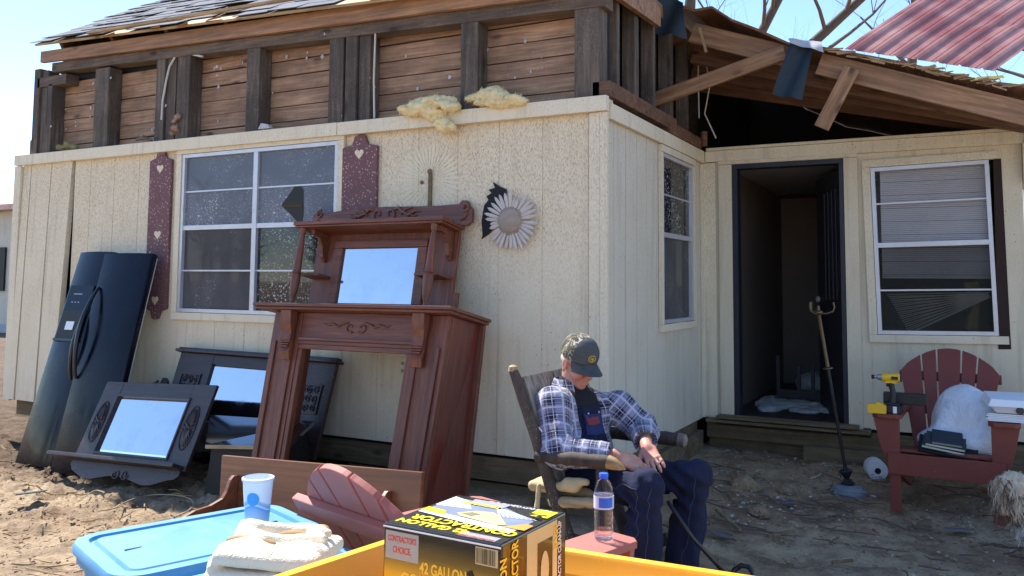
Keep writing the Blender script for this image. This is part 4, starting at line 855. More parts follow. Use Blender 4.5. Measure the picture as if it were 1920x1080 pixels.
# ---------------------------------------------------------------- brown bench lying in front of the mantel
TL, TR = PY(420, 853, 3.55), PY(797, 885, 3.50); zd = Vector((-.02, .12, 1)); W = (TR - TL).length; Mb = frame(TL - Vector((0, .05, .43)), TR - TL, zd)
r = empty('wooden_bench', M=Mb, label='honey brown wooden bench with plank back and scrolled arm, in front of the mantel', cat='bench')
mb = MB(); mb.prism([(.02, 0), (W - .02, 0), (W, .43), (0, .43)], 0, .028); part(mb, 'backrest', M_['pine'], r, Mb, bevel=.005)
mb = MB(); mb.box((.06, -.40, .10), (W - .06, -.001, .125)); part(mb, 'seat', M_['pine'], r, Mb, bevel=.004)
for x in (.13, W - .20):
    Tc = Matrix.Translation((x, 0, 0)) @ Matrix(((0, 1, 0, 0), (1, 0, 0, 0), (0, 0, 1, 0), (0, 0, 0, 1)))
    mb = MB(); mb.prism([(-.002, -.05), (-.002, .33), (-.035, .33), (-.055, .31), (-.075, .25), (-.10, .215), (-.18, .185), (-.28, .17), (-.36, .14), (-.40, .09), (-.41, -.05)], 0, .024, T=Tc); part(mb, 'arm', M_['pine'], r, Mb, bevel=.004)

# ---------------------------------------------------------------- storage bins
def rrect(w_, d_, r_, n=6, ins=0.0):
    w2, d2, rr = w_ / 2 - ins, d_ / 2 - ins, max(r_ - ins, .005); P = []
    for cx, cy, a in ((w2 - rr, d2 - rr, 0), (-w2 + rr, d2 - rr, 90), (-w2 + rr, -d2 + rr, 180), (w2 - rr, -d2 + rr, 270)):
        for k in range(n + 1): t = R_(a + 90 * k / n); P.append((cx + rr * math.cos(t), cy + rr * math.sin(t)))
    return P
def loft(mb, loops, cap0=True, cap1=True):
    n = len(loops[0]); vs = [v for l_ in loops for v in l_]; fs = []
    for i in range(len(loops) - 1):
        for k in range(n): k2 = (k + 1) % n; fs.append((i * n + k, i * n + k2, (i + 1) * n + k2, (i + 1) * n + k))
    if cap0: fs.append(tuple(range(n - 1, -1, -1)))
    if cap1: fs.append(tuple(range((len(loops) - 1) * n, len(loops) * n)))
    mb.add(vs, fs)
def bin_(cx, cy, ang, z0, label, w_=.63, d_=.47, h_=.35, shade=M_['blueplastic']):
    M = Matrix.Translation((cx, cy, z0)) @ Matrix.Rotation(ang, 4, 'Z'); r = empty('storage_bin', M=M, label=label, cat='storage bin', group='blue lidded storage bins')
    mb = MB(); L = lambda ins, z: [(x, y, z) for x, y in rrect(w_, d_, .09, 7, ins)]
    loft(mb, [L(.07, 0), L(.03, h_ - .06), L(.012, h_ - .055), L(.012, h_ - .03)]); part(mb, 'tub', shade, r, M, smooth=True)
    mb = MB(); loft(mb, [L(.006, h_ - .03), L(0, h_ - .026), L(0, h_ - .008), L(.006, h_), L(.040, h_ + .001), L(.046, h_ - .009), L(.054, h_ - .009), L(.062, h_ - .001), L(.16, h_ + .003)])
    part(mb, 'lid', shade, r, M, smooth=True)
    dk = plain('blue crease', (30, 88, 140), 0.6)
    for sx in (-1, 1): mb = MB(); mb.box((sx * (w_ / 2 - .115) - .022, -.003, h_ + .0005), (sx * (w_ / 2 - .115) + .022, .003, h_ + .0035)); part(mb, 'lid_rib', dk, r, M)
    return r
ua = math.atan2(.93, .36); cxb, cyb = -1.955, 1.80
bin_(cxb, cyb, ua, .36, 'large sky blue lidded bin under the foam cup, on top of its stack')
bin_(cxb, cyb, ua, -.01 + .01, 'blue lidded bin at the bottom of the stack, under the foam cup')
bin_(cxb + .93 * .49 - .0, cyb - .36 * .49 - .02, ua + .02, .345, 'sky blue lidded bin under the folded cream blanket, on top of its stack')
bin_(cxb + .93 * .50, cyb - .36 * .50 - .02, ua, .0, 'blue lidded bin at the bottom of the stack, under the folded blanket')
# foam cup with wave print
Mc = Matrix.Translation(PZ(481, 1001, .712)); r = empty('foam_cup', M=Mc, label='tall white foam cup with blue wave print, on the large blue bin lid', cat='cup')
cm = NT('printed foam'); sx_ = cm.n('ShaderNodeSeparateXYZ'); cm.l(cm.co(), sx_.inputs[0]); ang = cm.math('ARCTAN2', sx_.outputs[1], sx_.outputs[0])
wv = cm.math('ADD', sx_.outputs[2], cm.math('MULTIPLY', cm.math('SINE', cm.math('ADD', cm.math('MULTIPLY', ang, 2.0), 0.8)), 0.010))
st = cm.ramp(cm.math('ADD', cm.math('MULTIPLY', wv, 5.0), 0.5), [(0, 0.25), (0.30, 0.3), (0.47, 0.75), (0.50, 1.0), (0.52, 0.05), (0.55, 0.8), (0.585, 0.55), (0.61, 0.0), (1, 0)])
cm.set(Base_Color=cm.mix(st, lin((232, 238, 246)), lin((84, 160, 222))), Roughness=0.7); M_['cup'] = cm.m
mb = MB(); mb.lathe([(.031, 0), (.043, .155)], n=32, cap=False); mb.lathe([(.031, .0), (.030, .002)], n=32); o_ = part(mb, 'cup_wall', M_['cup'], r, Mc, smooth=True)
mb = MB(); mb.lathe([(.0431, .153), (.046, .156), (.046, .162), (.042, .164), (.0405, .160), (.040, .156), (.028, .01)], n=32, cap=False); part(mb, 'rim', M_['white'], r, Mc, smooth=True)
vd = Vector((-Mc.translation.x, -Mc.translation.y, 0)).normalized(); a_ = math.atan2(vd.y, vd.x) - .35   # blue roundel on the side facing the viewer
mb = MB(); vs = []; K = 20
for q in range(4):
    for k in range(K):
        t = 6.283 * k / K; s = .001 + .018 * q / 3; z = .108 + s * math.sin(t); rr_ = .031 + .012 * z / .155 + .0008; an_ = a_ + s * math.cos(t) / rr_; vs.append((rr_ * math.cos(an_), rr_ * math.sin(an_), z))
mb.add(vs, [(q * K + k, q * K + (k + 1) % K, (q + 1) * K + (k + 1) % K, (q + 1) * K + k) for q in range(3) for k in range(K)])
part(mb, 'printed_roundel', plain('print blue', (70, 160, 226), .6, bump=0), r, Mc)
# ---------------------------------------------------------------- folded blanket
M_['knit'] = (lambda m: (m.set(Base_Color=m.mix(m.noise(m.co(), 9, 4), lin((222, 208, 178)), lin((236, 226, 204))), Roughness=.95, Sheen_Weight=.3), m.bump(m.math('ADD', m.voro(m.co((1, 1, 1.6)), 170), m.noise(m.co(), 60, 2)), .5, .003), m.m)[2])(NT('cream knit'))
bc = PZ(512, 1046, .76); ax_ = Matrix.Rotation(.28, 3, 'Z')
ctr = Vector((bc.x - .0, bc.y + .0, .705))
def bp(x, y, z): return tuple(ctr + ax_ @ Vector((x, y, z)))
Rb = np.array([[c for c in row] for row in ax_])
pr = [box_(bp(0, 0, .024), (.145, .108, .024), .0235, Rb, .003), box_(bp(.012, .008, .072), (.138, .104, .023), .0225, Rb, .003), ell_(bp(-.12, -.01, .05), (.03, .09, .03), Rb, k=.012)]
for i, (y, h) in enumerate(((-.045, .094), (.02, .10), (.07, .108))):
    pts = [(-.115 + .24 * t / 10, y + .020 * math.sin(t * .75 + i * 1.9), h - .007 * math.cos(t * .8 + i * 1.3)) for t in range(11)]
    for p, q in zip(pts[:-1], pts[1:]): pr.append(cap_(bp(*p), bp(*q), .009, k=.02))
def knitf(P): return .013 * fbm(P * np.array([6, 6, 5]), 2) + .004 * np.abs(fbm(P * np.array([16, 16, 9]) + 4, 2))
o = blob('folded_blanket', pr, .0035, M_['knit'], field=knitf)
bl_ = o
tag(bl_, 'cream knitted blanket folded in a rumpled stack on the blue bin lid', 'blanket')

tb = plain('tan lining', (176, 138, 92), .9, var=.2, sc=30, bump=.6)
for cx, cy, sx, sy, dz in ((-.055, -.012, .070, .013, .0), (.045, .045, .06, .011, .004), (.09, .085, .022, .016, .012)):
    pr = [ell_(bp(cx, cy, .094 + dz), (sx, sy, .014), Rb, k=.01)]
    blob('tan_lining', pr, .004, tb, bl_, field=lambda P: .004 * fbm(P * 30, 2))
# ---------------------------------------------------------------- yellow tote, box of bags
def text(s, size, T, mat, parent, name='printed_words', bold=0.0, sx=1.0, align='LEFT'):
    c = bpy.data.curves.new(name, 'FONT'); c.body = s; c.size = size; c.offset = bold; c.extrude = 0.0002; c.align_x = align
    t = bpy.data.objects.new('tmp', c); me = bpy.data.meshes.new_from_object(t); me.name = name; bpy.data.objects.remove(t); bpy.data.curves.remove(c)
    me.transform(Matrix.Diagonal((sx, 1, 1, 1))); me.materials.clear(); me.materials.append(mat)
    o = bpy.data.objects.new(name, me); link(o, parent, T); return o
C0, Rr_, Lf_ = PZ(799, 989, .85), PZ(1400, 1080, .85), PZ(520, 1080, .85)
dR = (Rr_ - C0).normalized(); dL = (Lf_ - C0).normalized(); wT, lT = .82, .60
r = empty('yellow_tote', (C0 + dR * .36 + dL * .3 + Vector((0, 0, -.42))), label='open yellow plastic tote holding the box of trash bags, nearest the viewer', cat='storage tote')
def ring(ins, z):
    o = [C0 + dR * ins + dL * ins, C0 + dR * (wT - ins) + dL * ins, C0 + dR * (wT - ins) + dL * (lT - ins), C0 + dR * ins + dL * (lT - ins)]
    P = []
    for i in range(4):
        a, b, c = o[i - 1], o[i], o[(i + 1) % 4]; rr = .035; p, q = b + (a - b).normalized() * rr, b + (c - b).normalized() * rr
        for k in range(5): t = k / 4; P.append(((p * (1 - t) ** 2 + b * 2 * t * (1 - t) + q * t * t).x, (p * (1 - t) ** 2 + b * 2 * t * (1 - t) + q * t * t).y, .85 + z))
    return P
mb = MB(); loft(mb, [ring(.03, -.42), ring(-.0, -.06), ring(-.012, -.05), ring(-.014, -.004), ring(-.008, 0), ring(.016, 0), ring(.02, -.008), ring(.026, -.045), ring(.03, -.05), ring(.06, -.41)], True, False)
part(mb, 'tub', M_['yellow'], r, smooth=True)
mb = MB(); loft(mb, [ring(.06, -.408), ring(.061, -.404)]); part(mb, 'floor', M_['yellow'], r)
for t in (.17, .33, .52, .68):
    p = C0 + dR * t * wT * 1.3; mb = MB(); mb.hexa([p + dL * a + dR * b + Vector((0, 0, z)) for a, b, z in ((.058, 0, -.40), (.058, .02, -.40), (.078, .02, -.40), (.078, 0, -.40))], [p + dL * a + dR * b + Vector((0, 0, z)) for a, b, z in ((.024, 0, -.04), (.024, .02, -.04), (.040, .02, -.04), (.040, 0, -.04))]); part(mb, 'rib', M_['yellow'], r)
r = empty('yellow_tote', (C0 + dR * .36 + dL * .3 + Vector((0, 0, -.85))), label='yellow plastic tote underneath the open tote with the box, standing on the dirt', cat='storage tote')
sv = C0.copy(); mb = MB(); loft(mb, [[(x, y, z - .43) for x, y, z in ring(.03, -.42)], [(x, y, z - .43) for x, y, z in ring(0, -.06)], [(x, y, z - .43) for x, y, z in ring(-.012, -.05)], [(x, y, z - .43) for x, y, z in ring(-.012, 0)]]); part(mb, 'tub', M_['yellow'], r, smooth=True)

zt = 1.0; A, B, Cc, Dd = (PZ(720, 979, zt), PZ(860, 928, zt), PZ(1068, 960, zt), PZ(940, 1022, zt))
ux = (Dd - A); wB = ux.length; uy = (B - A); lB = uy.length
Mx = frame(A, ux, (0, 0, 1)); M_['ink'] = plain('black card', (16, 17, 20), .25, bump=0, coat=.6)
gm = NT('gold black card'); sg = gm.n('ShaderNodeSeparateXYZ'); gm.l(gm.co(), sg.inputs[0])
gm.set(Base_Color=gm.ramp(gm.math('ADD', gm.math('MULTIPLY', sg.outputs[2], 4.0), 0.5), [(0.0, lin((232, 186, 50))), (0.66, lin((214, 166, 40))), (0.80, lin((110, 92, 36))), (0.93, lin((14, 14, 16)))]), Roughness=.22, Metallic=.35, Coat_Weight=.5); M_['gold'] = gm.m
r = empty('trash_bag_box', M=Mx @ Matrix.Translation((0, 0, -.25)), label='glossy black and gold box of contractor trash bags standing in the open yellow tote', cat='cardboard box')
mb = MB(); mb.box((0, 0, -.25), (wB, lB, 0)); bx = part(mb, 'carton', M_['ink'], r, Mx, bevel=.003)
yl = plain('yellow ink', (236, 214, 40), .4, bump=0); wt = plain('white ink', (224, 224, 226), .4, bump=0); rd = plain('red ink', (206, 70, 50), .5, bump=0); gy_ = plain('silver ink', (170, 170, 172), .35, .3, sc=60); tanm = plain('tan print', (202, 180, 130), .5, sc=14, var=.2); orr = plain('orange print', (222, 144, 60), .5, sc=30, var=.3); am = plain('amber ink', (246, 196, 60), .35, bump=0); bluegrey = plain('blue grey print', (112, 122, 142), .5, sc=20, var=.3)
mb = MB(); mb.box((.003, -.0006, -.245), (wB - .003, -.0001, -.006)); fr_ = part(mb, 'front_print', M_['gold'], r, Mx)
def plate(name, x0, z0, x1, z1, m, parent, k=1): mb = MB(); mb.box((x0, -.0006 * (k + 1), z0), (x1, -.0006 * k - .0001, z1)); return part(mb, name, m, parent, Mx)
plate('brand_plate', .006, -.062, .082, -.012, gy_, fr_)
FT = lambda x, z, k=2.2: Mx @ Matrix.Translation((x, -.0006 * k, z)) @ Matrix.Rotation(R_(90), 4, 'X')
text("CONTRACTOR'S", .0150, FT(.044, -.030), rd, fr_, bold=.0004, sx=.58, align='CENTER'); text("CHOICE.", .0165, FT(.044, -.050), rd, fr_, bold=.0004, sx=.66, align='CENTER')
text("42 GALLON", .027, FT(.137, -.076), am, fr_, bold=.0008, sx=.72, align='CENTER'); text("CONTRACTOR", .035, FT(.137, -.106), am, fr_, bold=.001, sx=.78, align='CENTER'); text("32 BAGS", .03, FT(.137, -.15), am, fr_, bold=.0008, sx=.8, align='CENTER')
plate('barcode', wB - .052, -.040, wB - .006, -.010, tanm, fr_)
mb = MB(); rnd = random.Random(12); x = wB - .050
while x < wB - .010: wd = rnd.choice((.0006, .001, .0016)); mb.box((x, -.0015, -.038), (x + wd, -.00135, -.012)); x += wd + rnd.choice((.0008, .0014))
o_ = part(mb, 'barcode_bars', M_['black'], fr_, Mx); o_['kind'] = 'stuff'
mb = MB()
mb.bar((.193, -.0016, -.055), (.222, -.0016, -.115), .001, .012, (1, 0, 0)); part(mb, 'wrench_print', M_['black'], fr_, Mx)
mb = MB(); mb.bar((0, -.0015, -.006), (wB, -.0015, -.0055), .001, .0025); part(mb, 'fold_line', wt, r, Mx)  # white line along the top front fold
# right side
def SP(u, z): return (wB + .0008, u * lB, z)
def splate(name, u0, z0, u1, z1, m, parent, k=1): mb = MB(); mb.box((wB + .0001 + .0006 * (k - 1), u0 * lB, z0), (wB + .0006 * k, u1 * lB, z1)); return part(mb, name, m, parent, Mx)
sp = splate('side_print', .02, -.245, .98, -.004, M_['ink'], r)
splate('side_band', .36, -.245, .84, -.004, tanm, sp, 2); splate('side_photo', .52, -.13, .76, -.03, M_['ink'], sp, 3); splate('side_gold', .02, -.245, .355, -.075, M_['gold'], sp, 2)
mb = MB(); mb.lathe([(.0, 0), (.02, .0006)], n=20, T=Mx.inverted() @ Mx @ Matrix.Translation((wB + .0019, .63 * lB, -.085)) @ Matrix.Rotation(R_(90), 4, 'Y') @ Matrix.Diagonal((1.8, .8, 1, 1)), cap=False); part(mb, 'glove_print', tanm, sp, Mx)
ST = lambda u, z, k=3.4: Mx @ Matrix.Translation((wB + .0006 * k, u * lB, z)) @ Matrix(((0, 0, 1, 0), (0, 1, 0, 0), (-1, 0, 0, 0), (0, 0, 0, 1))) @ Matrix.Rotation(R_(180), 4, 'Z')
text("42 GALLON", .030, ST(.06, -.15), am, sp, bold=.0008, sx=.8); text("CONTRACTOR", .030, ST(.22, -.15), am, sp, bold=.0008, sx=.7); text("BAGS", .02, ST(.84, -.06), am, sp, bold=.0005)
text("CONTRACTOR CLEAN-UP", .017, ST(.90, -.16), wt, sp, bold=.0003, sx=.75)
for u in (.40, .46): text("HEAVY DUTY", .012, ST(u, -.15), rd, sp, sx=.9)
# top: read from the far side (upside down to the viewer)
TT = lambda x, u, k=1.0: Mx @ Matrix.Translation((x, u * lB, .0006 * k)) @ Matrix.Rotation(R_(180), 4, 'Z')
def tplate(name, pts, m, parent, k=1): mb = MB(); n = len(pts); mb.prism([(x, u * lB) for x, u in pts], .0006 * (k - 1) + .0001, .0006 * k, T=TXY); return part(mb, name, m, parent, Mx)
tp = tplate('top_print', [(.004, .01), (wB - .004, .01), (wB - .004, .99), (.004, .99)], M_['ink'], r, 1)
tplate('picture_band', [(.010, .40), (wB * .55, .36), (wB - .02, .32), (wB - .02, .62), (wB * .5, .88), (.02, .9)], bluegrey, tp, 2)
tplate('white_streak', [(.01, .38), (wB - .02, .24), (wB - .02, .34), (wB * .5, .40), (.01, .46)], wt, tp, 3)
tplate('white_streak', [(.01, .62), (wB * .35, .66), (wB * .2, .86), (.01, .92)], wt, tp, 3)
tplate('glove_print', [(wB * .32, .50), (wB * .42, .62), (wB * .55, .66), (wB * .66, .58), (wB * .80, .42), (wB * .74, .37), (wB * .5, .42), (wB * .38, .44)], tanm, tp, 4)
tplate('bag_opening_print', [(wB * .36, .50), (wB * .42, .57), (wB * .5, .55), (wB * .46, .47)], plain('olive print', (120, 116, 84), .5), tp, 5)
tplate('orange_print', [(wB * .80, .36), (wB * .92, .52), (wB * .98, .50), (wB * .98, .36)], orr, tp, 4)
for k in range(9):
    t = k / 8; tplate('ray_stripe', [(wB * (.48 + .04 * t), .82 - .02 * t), (wB * (.49 + .04 * t), .82 - .02 * t), (wB * (.66 + .28 * t), .58 + .06 * t), (wB * (.645 + .28 * t), .58 + .06 * t)], wt, tp, 4)
tplate('yellow_square', [(wB * .80, .74), (wB * .97, .74), (wB * .97, .93), (wB * .80, .93)], yl, tp, 4); text("32", .036, TT(wB * .95, .80, 4.6), M_['ink'], tp, bold=.0012, sx=1.2)
tplate('silver_plate', [(wB * .25, .78), (wB * .55, .76), (wB * .56, .93), (wB * .22, .93)], gy_, tp, 4); text("TRASH BAGS", .018, TT(wB * .53, .82, 4.6), yl, tp, bold=.0006, sx=.85)
tplate('yellow_strip', [(.01, .42), (wB * .28, .40), (wB * .22, .50), (.01, .53)], yl, tp, 4)
text("42 GALLON", .030, TT(wB * .66, .155, 1.8), yl, tp, bold=.0012, sx=1.0); text("CONTRACTOR", .036, TT(wB * .985, .285, 3.8), yl, tp, bold=.0012, sx=.92)
tplate('pink_plate', [(wB * .62, .02), (wB * .93, .02), (wB * .93, .12), (wB * .62, .12)], gy_, tp, 2); text("CONTRACTOR'S CHOICE", .011, TT(wB * .92, .05, 2.8), rd, tp, sx=.62)
text("HEAVY DUTY CLEAN-UP BAGS", .014, TT(wB * .90, .955, 1.8), wt, tp, bold=.0003, sx=.75)

# ---------------------------------------------------------------- adirondack chairs
def adirondack(M, label, paint, arc=1.0, tilt=26, L=.80):
    r = empty('adirondack_chair', M=M, label=label, cat='garden chair', group='red adirondack chairs')
    P = lambda mb, n, **k: part(mb, n, paint, r, M, bevel=.004, **k)
    for s in (-1, 1):
        mb = MB(); x0, x1 = (.235, .405) if s > 0 else (-.405, -.235)
        mb.prism([(x0, -.36), (x0 + .03, -.385), (x1 - .03, -.385), (x1, -.36), (x1, .05), (x1 - .03 if s > 0 else x1, .32), (x0 if s > 0 else x0 + .03, .32), (x0, .05)], .575, .60, T=TXY); P(mb, 'arm')
        xi = .245 if s > 0 else -.27
        mb = MB(); o = 1 if s > 0 else -1; lx = .285 if s > 0 else -.285
        mb.prism([(lx - o * .035, 0), (lx + o * .030, 0), (lx + o * .030, .24), (lx + o * .05, .32), (lx + o * .085, .42), (lx + o * .115, .574), (lx - o * .035, .574)], -.355, -.33); P(mb, 'leg')
        mb = MB(); Tc = Matrix.Translation((xi, 0, 0)) @ Matrix(((0, 1, 0, 0), (1, 0, 0, 0), (0, 0, 1, 0), (0, 0, 0, 1)))
        mb.prism([(-.33, .22), (-.33, .36), (-.2, .37), (.15, .22), (.50, .06), (.52, .0), (.42, .0)], 0, .025, T=Tc); P(mb, 'side_rail')
    mb = MB(); mb.box((-.32, -.378, .235), (.32, -.3555, .365)); P(mb, 'apron')
    for k in range(5):
        y = -.33 + k * .095; z = .368 - max(0, k - .6) * .030; mb = MB(); mb.box((-.265, y, z), (.265, y + .085, z + .02)); P(mb, 'seat_slat')
    lean = R_(tilt); Tb = Matrix.Translation((0, .13, .25)) @ Matrix.Rotation(-lean, 4, 'X')
    n = 5; wid = [.115, .085, .135, .085, .115]; tot_b, tot_t = .40, .62; acc = 0; S = sum(wid)
    for k in range(n):
        u0, u1 = acc / S, (acc + wid[k]) / S; acc += wid[k]; g = .011
        def top(u): c = (u - .5) * 2; return L - .17 * arc * c * c - (.0 if abs(c) < .9 else .01)
        mb = MB(); pts = [((u0 - .5) * tot_b + g / 2, 0), ((u1 - .5) * tot_b - g / 2, 0)]
        for q in range(7): u = u1 - (u1 - u0) * q / 6; x = (u - .5) * tot_t; x += (-g / 2 if q == 0 else (g / 2 if q == 6 else 0)); pts.append((x, top(u)))
        mb.prism(pts, -.01, .012, T=Tb); part(mb, 'back_slat', paint, r, M, bevel=.003)
    for z, hw in ((.60, .315), (.36, .40), (.06, .22)):
        mb = MB(); mb.box((-hw, .0125, z - .03), (hw, .04, z + .03), T=Tb); P(mb, 'back_rail')
    return r
gA = .04
adirondack(Matrix.Translation((-.095, 6.22, gA)) @ Matrix.Rotation(R_(-2), 4, 'Z'), 'barn red adirondack chair by the rear wall, carrying a white plastic bag and books', M_['redpaint'])
armw = PZ(1132, 1012, .60); Wv, Fv = Vector((.957, -.29, 0)), Vector((.29, .957, 0))
og = armw - Wv * .32 - Fv * .29
adirondack(Matrix.Translation((og.x, og.y, 0)) @ Matrix.Rotation(math.atan2(.29, -.957), 4, 'Z'), 'faded red adirondack chair seen from behind, with the water bottle on its arm', M_['sunred'], 1.35, 33, .79)
# things on the near chair: bottle
Mw = Matrix.Translation((armw.x, armw.y, .601)); r = empty('water_bottle', M=Mw, label='clear plastic water bottle with blue cap and label on the red chair arm', cat='bottle')
pet = NT('clear bottle'); pet.set(Base_Color=(.95, .97, 1), Roughness=.04, Transmission_Weight=1.0, IOR=1.2, Alpha=.55)
prof = [(.022, 0), (.030, .003)] + [(.0315 + .0014 * math.sin(k * 2.1), .008 + k * .0052) for k in range(18)] + [(.033, .105), (.033, .145), (.0325, .155), (.029, .172), (.021, .188), (.0135, .198), (.0125, .206)]
mb = MB(); mb.lathe(prof, n=28); part(mb, 'bottle_body', pet.m, r, Mw, smooth='all')
wat = NT('water'); wat.set(Base_Color=(.9, .95, 1), Roughness=.02, Transmission_Weight=1.0, IOR=1.33, Alpha=.5)
mb = MB(); mb.lathe([(.020, .003)] + [(.0285 + .0012 * math.sin(k * 2.1), .008 + k * .0052) for k in range(18)] + [(.030, .105), (.030, .142)], n=28); part(mb, 'water', wat.m, r, Mw, smooth='all')
mb = MB(); mb.lathe([(.0337, .104), (.0337, .146)], n=28, cap=False); lb = part(mb, 'label', plain('clear white label', (206, 214, 232), .5), r, Mw, smooth=True)
a_ = math.atan2(-armw.y, -armw.x); mb = MB()
for k in range(8):
    t0, t1 = a_ - .75 + 1.5 * k / 8 + .25, a_ - .75 + 1.5 * (k + 1) / 8 + .25; q = [(.0341 * math.cos(t), .0341 * math.sin(t), z) for t, z in ((t0, .110), (t1, .110), (t1, .142), (t0, .142))]; mb.add(q, [(0, 1, 2, 3)])
part(mb, 'blue_print', plain('label blue', (52, 104, 212), .4, bump=0), lb, Mw)
mb = MB(); mb.lathe([(.0145, .199), (.0155, .202), (.0155, .214), (.0145, .216)], n=24); part(mb, 'cap', plain('cap blue', (44, 98, 226), .4, bump=0), r, Mw, smooth=True)

# things on the far chair
bagm = NT('white plastic bag'); bagm.set(Base_Color=bagm.mix(bagm.noise(bagm.co(), 3, 3), lin((206, 210, 220)), lin((234, 236, 240))), Roughness=.4, Subsurface_Weight=.35, Subsurface_Radius=(.05, .05, .05)); bagm.bump(bagm.noise(bagm.co((1, 1, .6)), 12, 4, .6, 2.0), .8, .03)
bc = Vector((.00, 6.17, .42))
pr = [ell_((bc.x + .03, bc.y + .02, .57), (.215, .14, .21), k=.05), ell_((bc.x - .02, bc.y - .06, .47), (.25, .14, .09), k=.05), ell_((bc.x + .0, bc.y + .06, .68), (.13, .07, .13), k=.06), cap_((bc.x - .2, bc.y - .1, .43), (bc.x - .1, bc.y - .05, .6), .02, .03, k=.05), ell_((bc.x + .15, bc.y - .05, .5), (.12, .12, .13), k=.05)]
o = blob('plastic_bag', pr, .006, bagm.m, field=lambda P: .040 * np.abs(fbm(P * np.array([4, 4, 2.2]), 2)) - .008); tag(o, 'full white plastic bag slumped on the seat of the red chair by the wall', 'bag')
bkM = Matrix.Translation((-.12, 5.87, .425)) @ Matrix.Rotation(R_(-12), 4, 'Y') @ Matrix.Rotation(R_(-6), 4, 'Z')
bkM = Matrix.Translation((-.10, 5.90, .415)) @ Matrix.Rotation(R_(6), 4, 'Y')
mb = MB(); mb.box((-.16, -.02, 0), (.17, .16, .014)); o = mb.build('picture_frame', M_['black'], None, M=bkM @ Matrix.Rotation(R_(24), 4, 'X'), bevel=.003); tag(o, 'flat black picture frame under the small stack of books on the red chair', 'picture frame')
for k, (w_, z, c, lab) in enumerate(((.24, .018, (214, 226, 218), 'thin pale green book at the bottom of the pile on the red chair'), (.22, .040, (226, 230, 224), 'cream paged book in the middle of the pile on the red chair'), (.17, .062, (32, 48, 58), 'small dark covered book on top of the pile on the red chair'))):
    Mk = bkM @ Matrix.Rotation(R_(24), 4, 'X') @ Matrix.Translation((-.02 + .01 * k, .0, z)) @ Matrix.Rotation(R_(3 * k - 3), 4, 'Z'); r = empty('book', M=Mk, label=lab, cat='book', group='books piled on the red chair')
    mb = MB(); mb.box((-w_ / 2, 0, 0), (w_ / 2, .14, .002)); mb.box((-w_ / 2, 0, .017), (w_ / 2, .14, .019)); mb.box((w_ / 2 - .003, 0, .0021), (w_ / 2, .14, .0169)); part(mb, 'cover', plain('book cover', (52, 60, 66) if k != 2 else c, .6), r, Mk)
    mb = MB(); mb.box((-w_ / 2 + .002, .003, .0021), (w_ / 2 - .004, .137, .0169)); part(mb, 'pages', plain('pages', (214, 222, 210) if k != 2 else (150, 150, 146), .8), r, Mk)
# foam box and papers on the right arm
fx = PY(1893, 797, 5.98); zA = .645
Mz = Matrix.Translation((.30, 6.00, zA)); r = empty('foam_container', M=Mz @ Matrix.Translation((0, 0, .045)), label='white foam takeout container lying open on papers, right arm of the red chair', cat='food container')
Mq = Mz @ Matrix.Translation((0, 0, .05)) @ Matrix.Rotation(R_(6), 4, 'Z')
mb = MB(); mb.hexa([(-.14, -.12, 0), (.16, -.12, 0), (.16, .12, 0), (-.14, .12, 0)], [(-.17, -.15, .04), (.19, -.15, .04), (.19, .15, .04), (-.17, .15, .04)]); part(mb, 'tray', M_['white'], r, Mq, bevel=.005)
mb = MB(); mb.hexa([(-.19, -.17, .042), (.2, -.17, .042), (.2, .16, .05), (-.19, .16, .05)], [(-.17, -.15, .085), (.18, -.15, .08), (.18, .14, .1), (-.17, .14, .1)]); part(mb, 'lid', M_['white'], r, Mq, bevel=.006)
mb = MB(); mb.lathe([(.022, 0), (.018, .006), (.0, .008)], n=14, T=Mq @ Matrix.Translation((-.02, -.148, .022)) @ Matrix.Rotation(R_(90), 4, 'X'), cap=False); part(mb, 'latch_hole', plain('dark tab', (60, 56, 60), .6), r)
mb = MB()
for k in range(5): mb.box((-.17 - .012 * (k % 2), -.14 + .004 * k, .001 + k * .009), (.2, .14 + .004 * k, .0085 + k * .009))
o = mb.build('paper_stack', M_['white'], None, M=Mz); tag(o, 'stack of white papers under the foam container on the red chair arm', 'papers')
# impact driver with its bracket on the left arm
dY = plain('tool yellow', (226, 180, 40), .45, bump=0); dB = plain('tool black', (24, 26, 30), .5, bump=0)
Ma = Matrix.Translation((-.405, 5.93, .641)); r = empty('impact_driver', M=Ma, label='yellow and black cordless impact driver standing on the left arm of the red chair', cat='power tool')
yT = Matrix(((1, 0, 0, 0), (0, 1, 0, 0), (0, 0, 1, 0), (0, 0, 0, 1)))
mb = MB(); mb.box((-.035, -.035, .0), (.06, .035, .05)); mb.box((-.03, -.03, .0505), (.05, .03, .065)); part(mb, 'battery', dB, r, Ma, bevel=.006)
mb = MB(); mb.tube([(.012, 0, .065), (.016, 0, .11), (.006, 0, .165), (.0, 0, .19)], [.022, .018, .019, .026], 10, flat=.8); part(mb, 'grip', dB, r, Ma, smooth=True)
mb = MB(); mb.tube([(.055, 0, .222), (.05, 0, .222), (-.035, 0, .222), (-.05, 0, .222)], [.024, .030, .029, .024], 14); mb.box((-.03, -.02, .188), (.035, .02, .21)); part(mb, 'housing', dY, r, Ma, smooth=True)
mb = MB(); mb.tube([(-.0505, 0, .222), (-.075, 0, .222), (-.08, 0, .222), (-.095, 0, .222)], [.022, .018, .011, .011], 12); part(mb, 'nose', M_['silver'], r, Ma, smooth=True)
mb = MB(); mb.tube([(-.0955, 0, .222), (-.112, 0, .222)], [.013, .013], 10); part(mb, 'bit_holder', dB, r, Ma, smooth=True)
mb = MB(); mb.box((.005, -.0315, .212), (.045, -.029, .232)); mb.box((.0555, -.02, .2), (.066, .02, .24)); part(mb, 'black_band', dB, r, Ma)
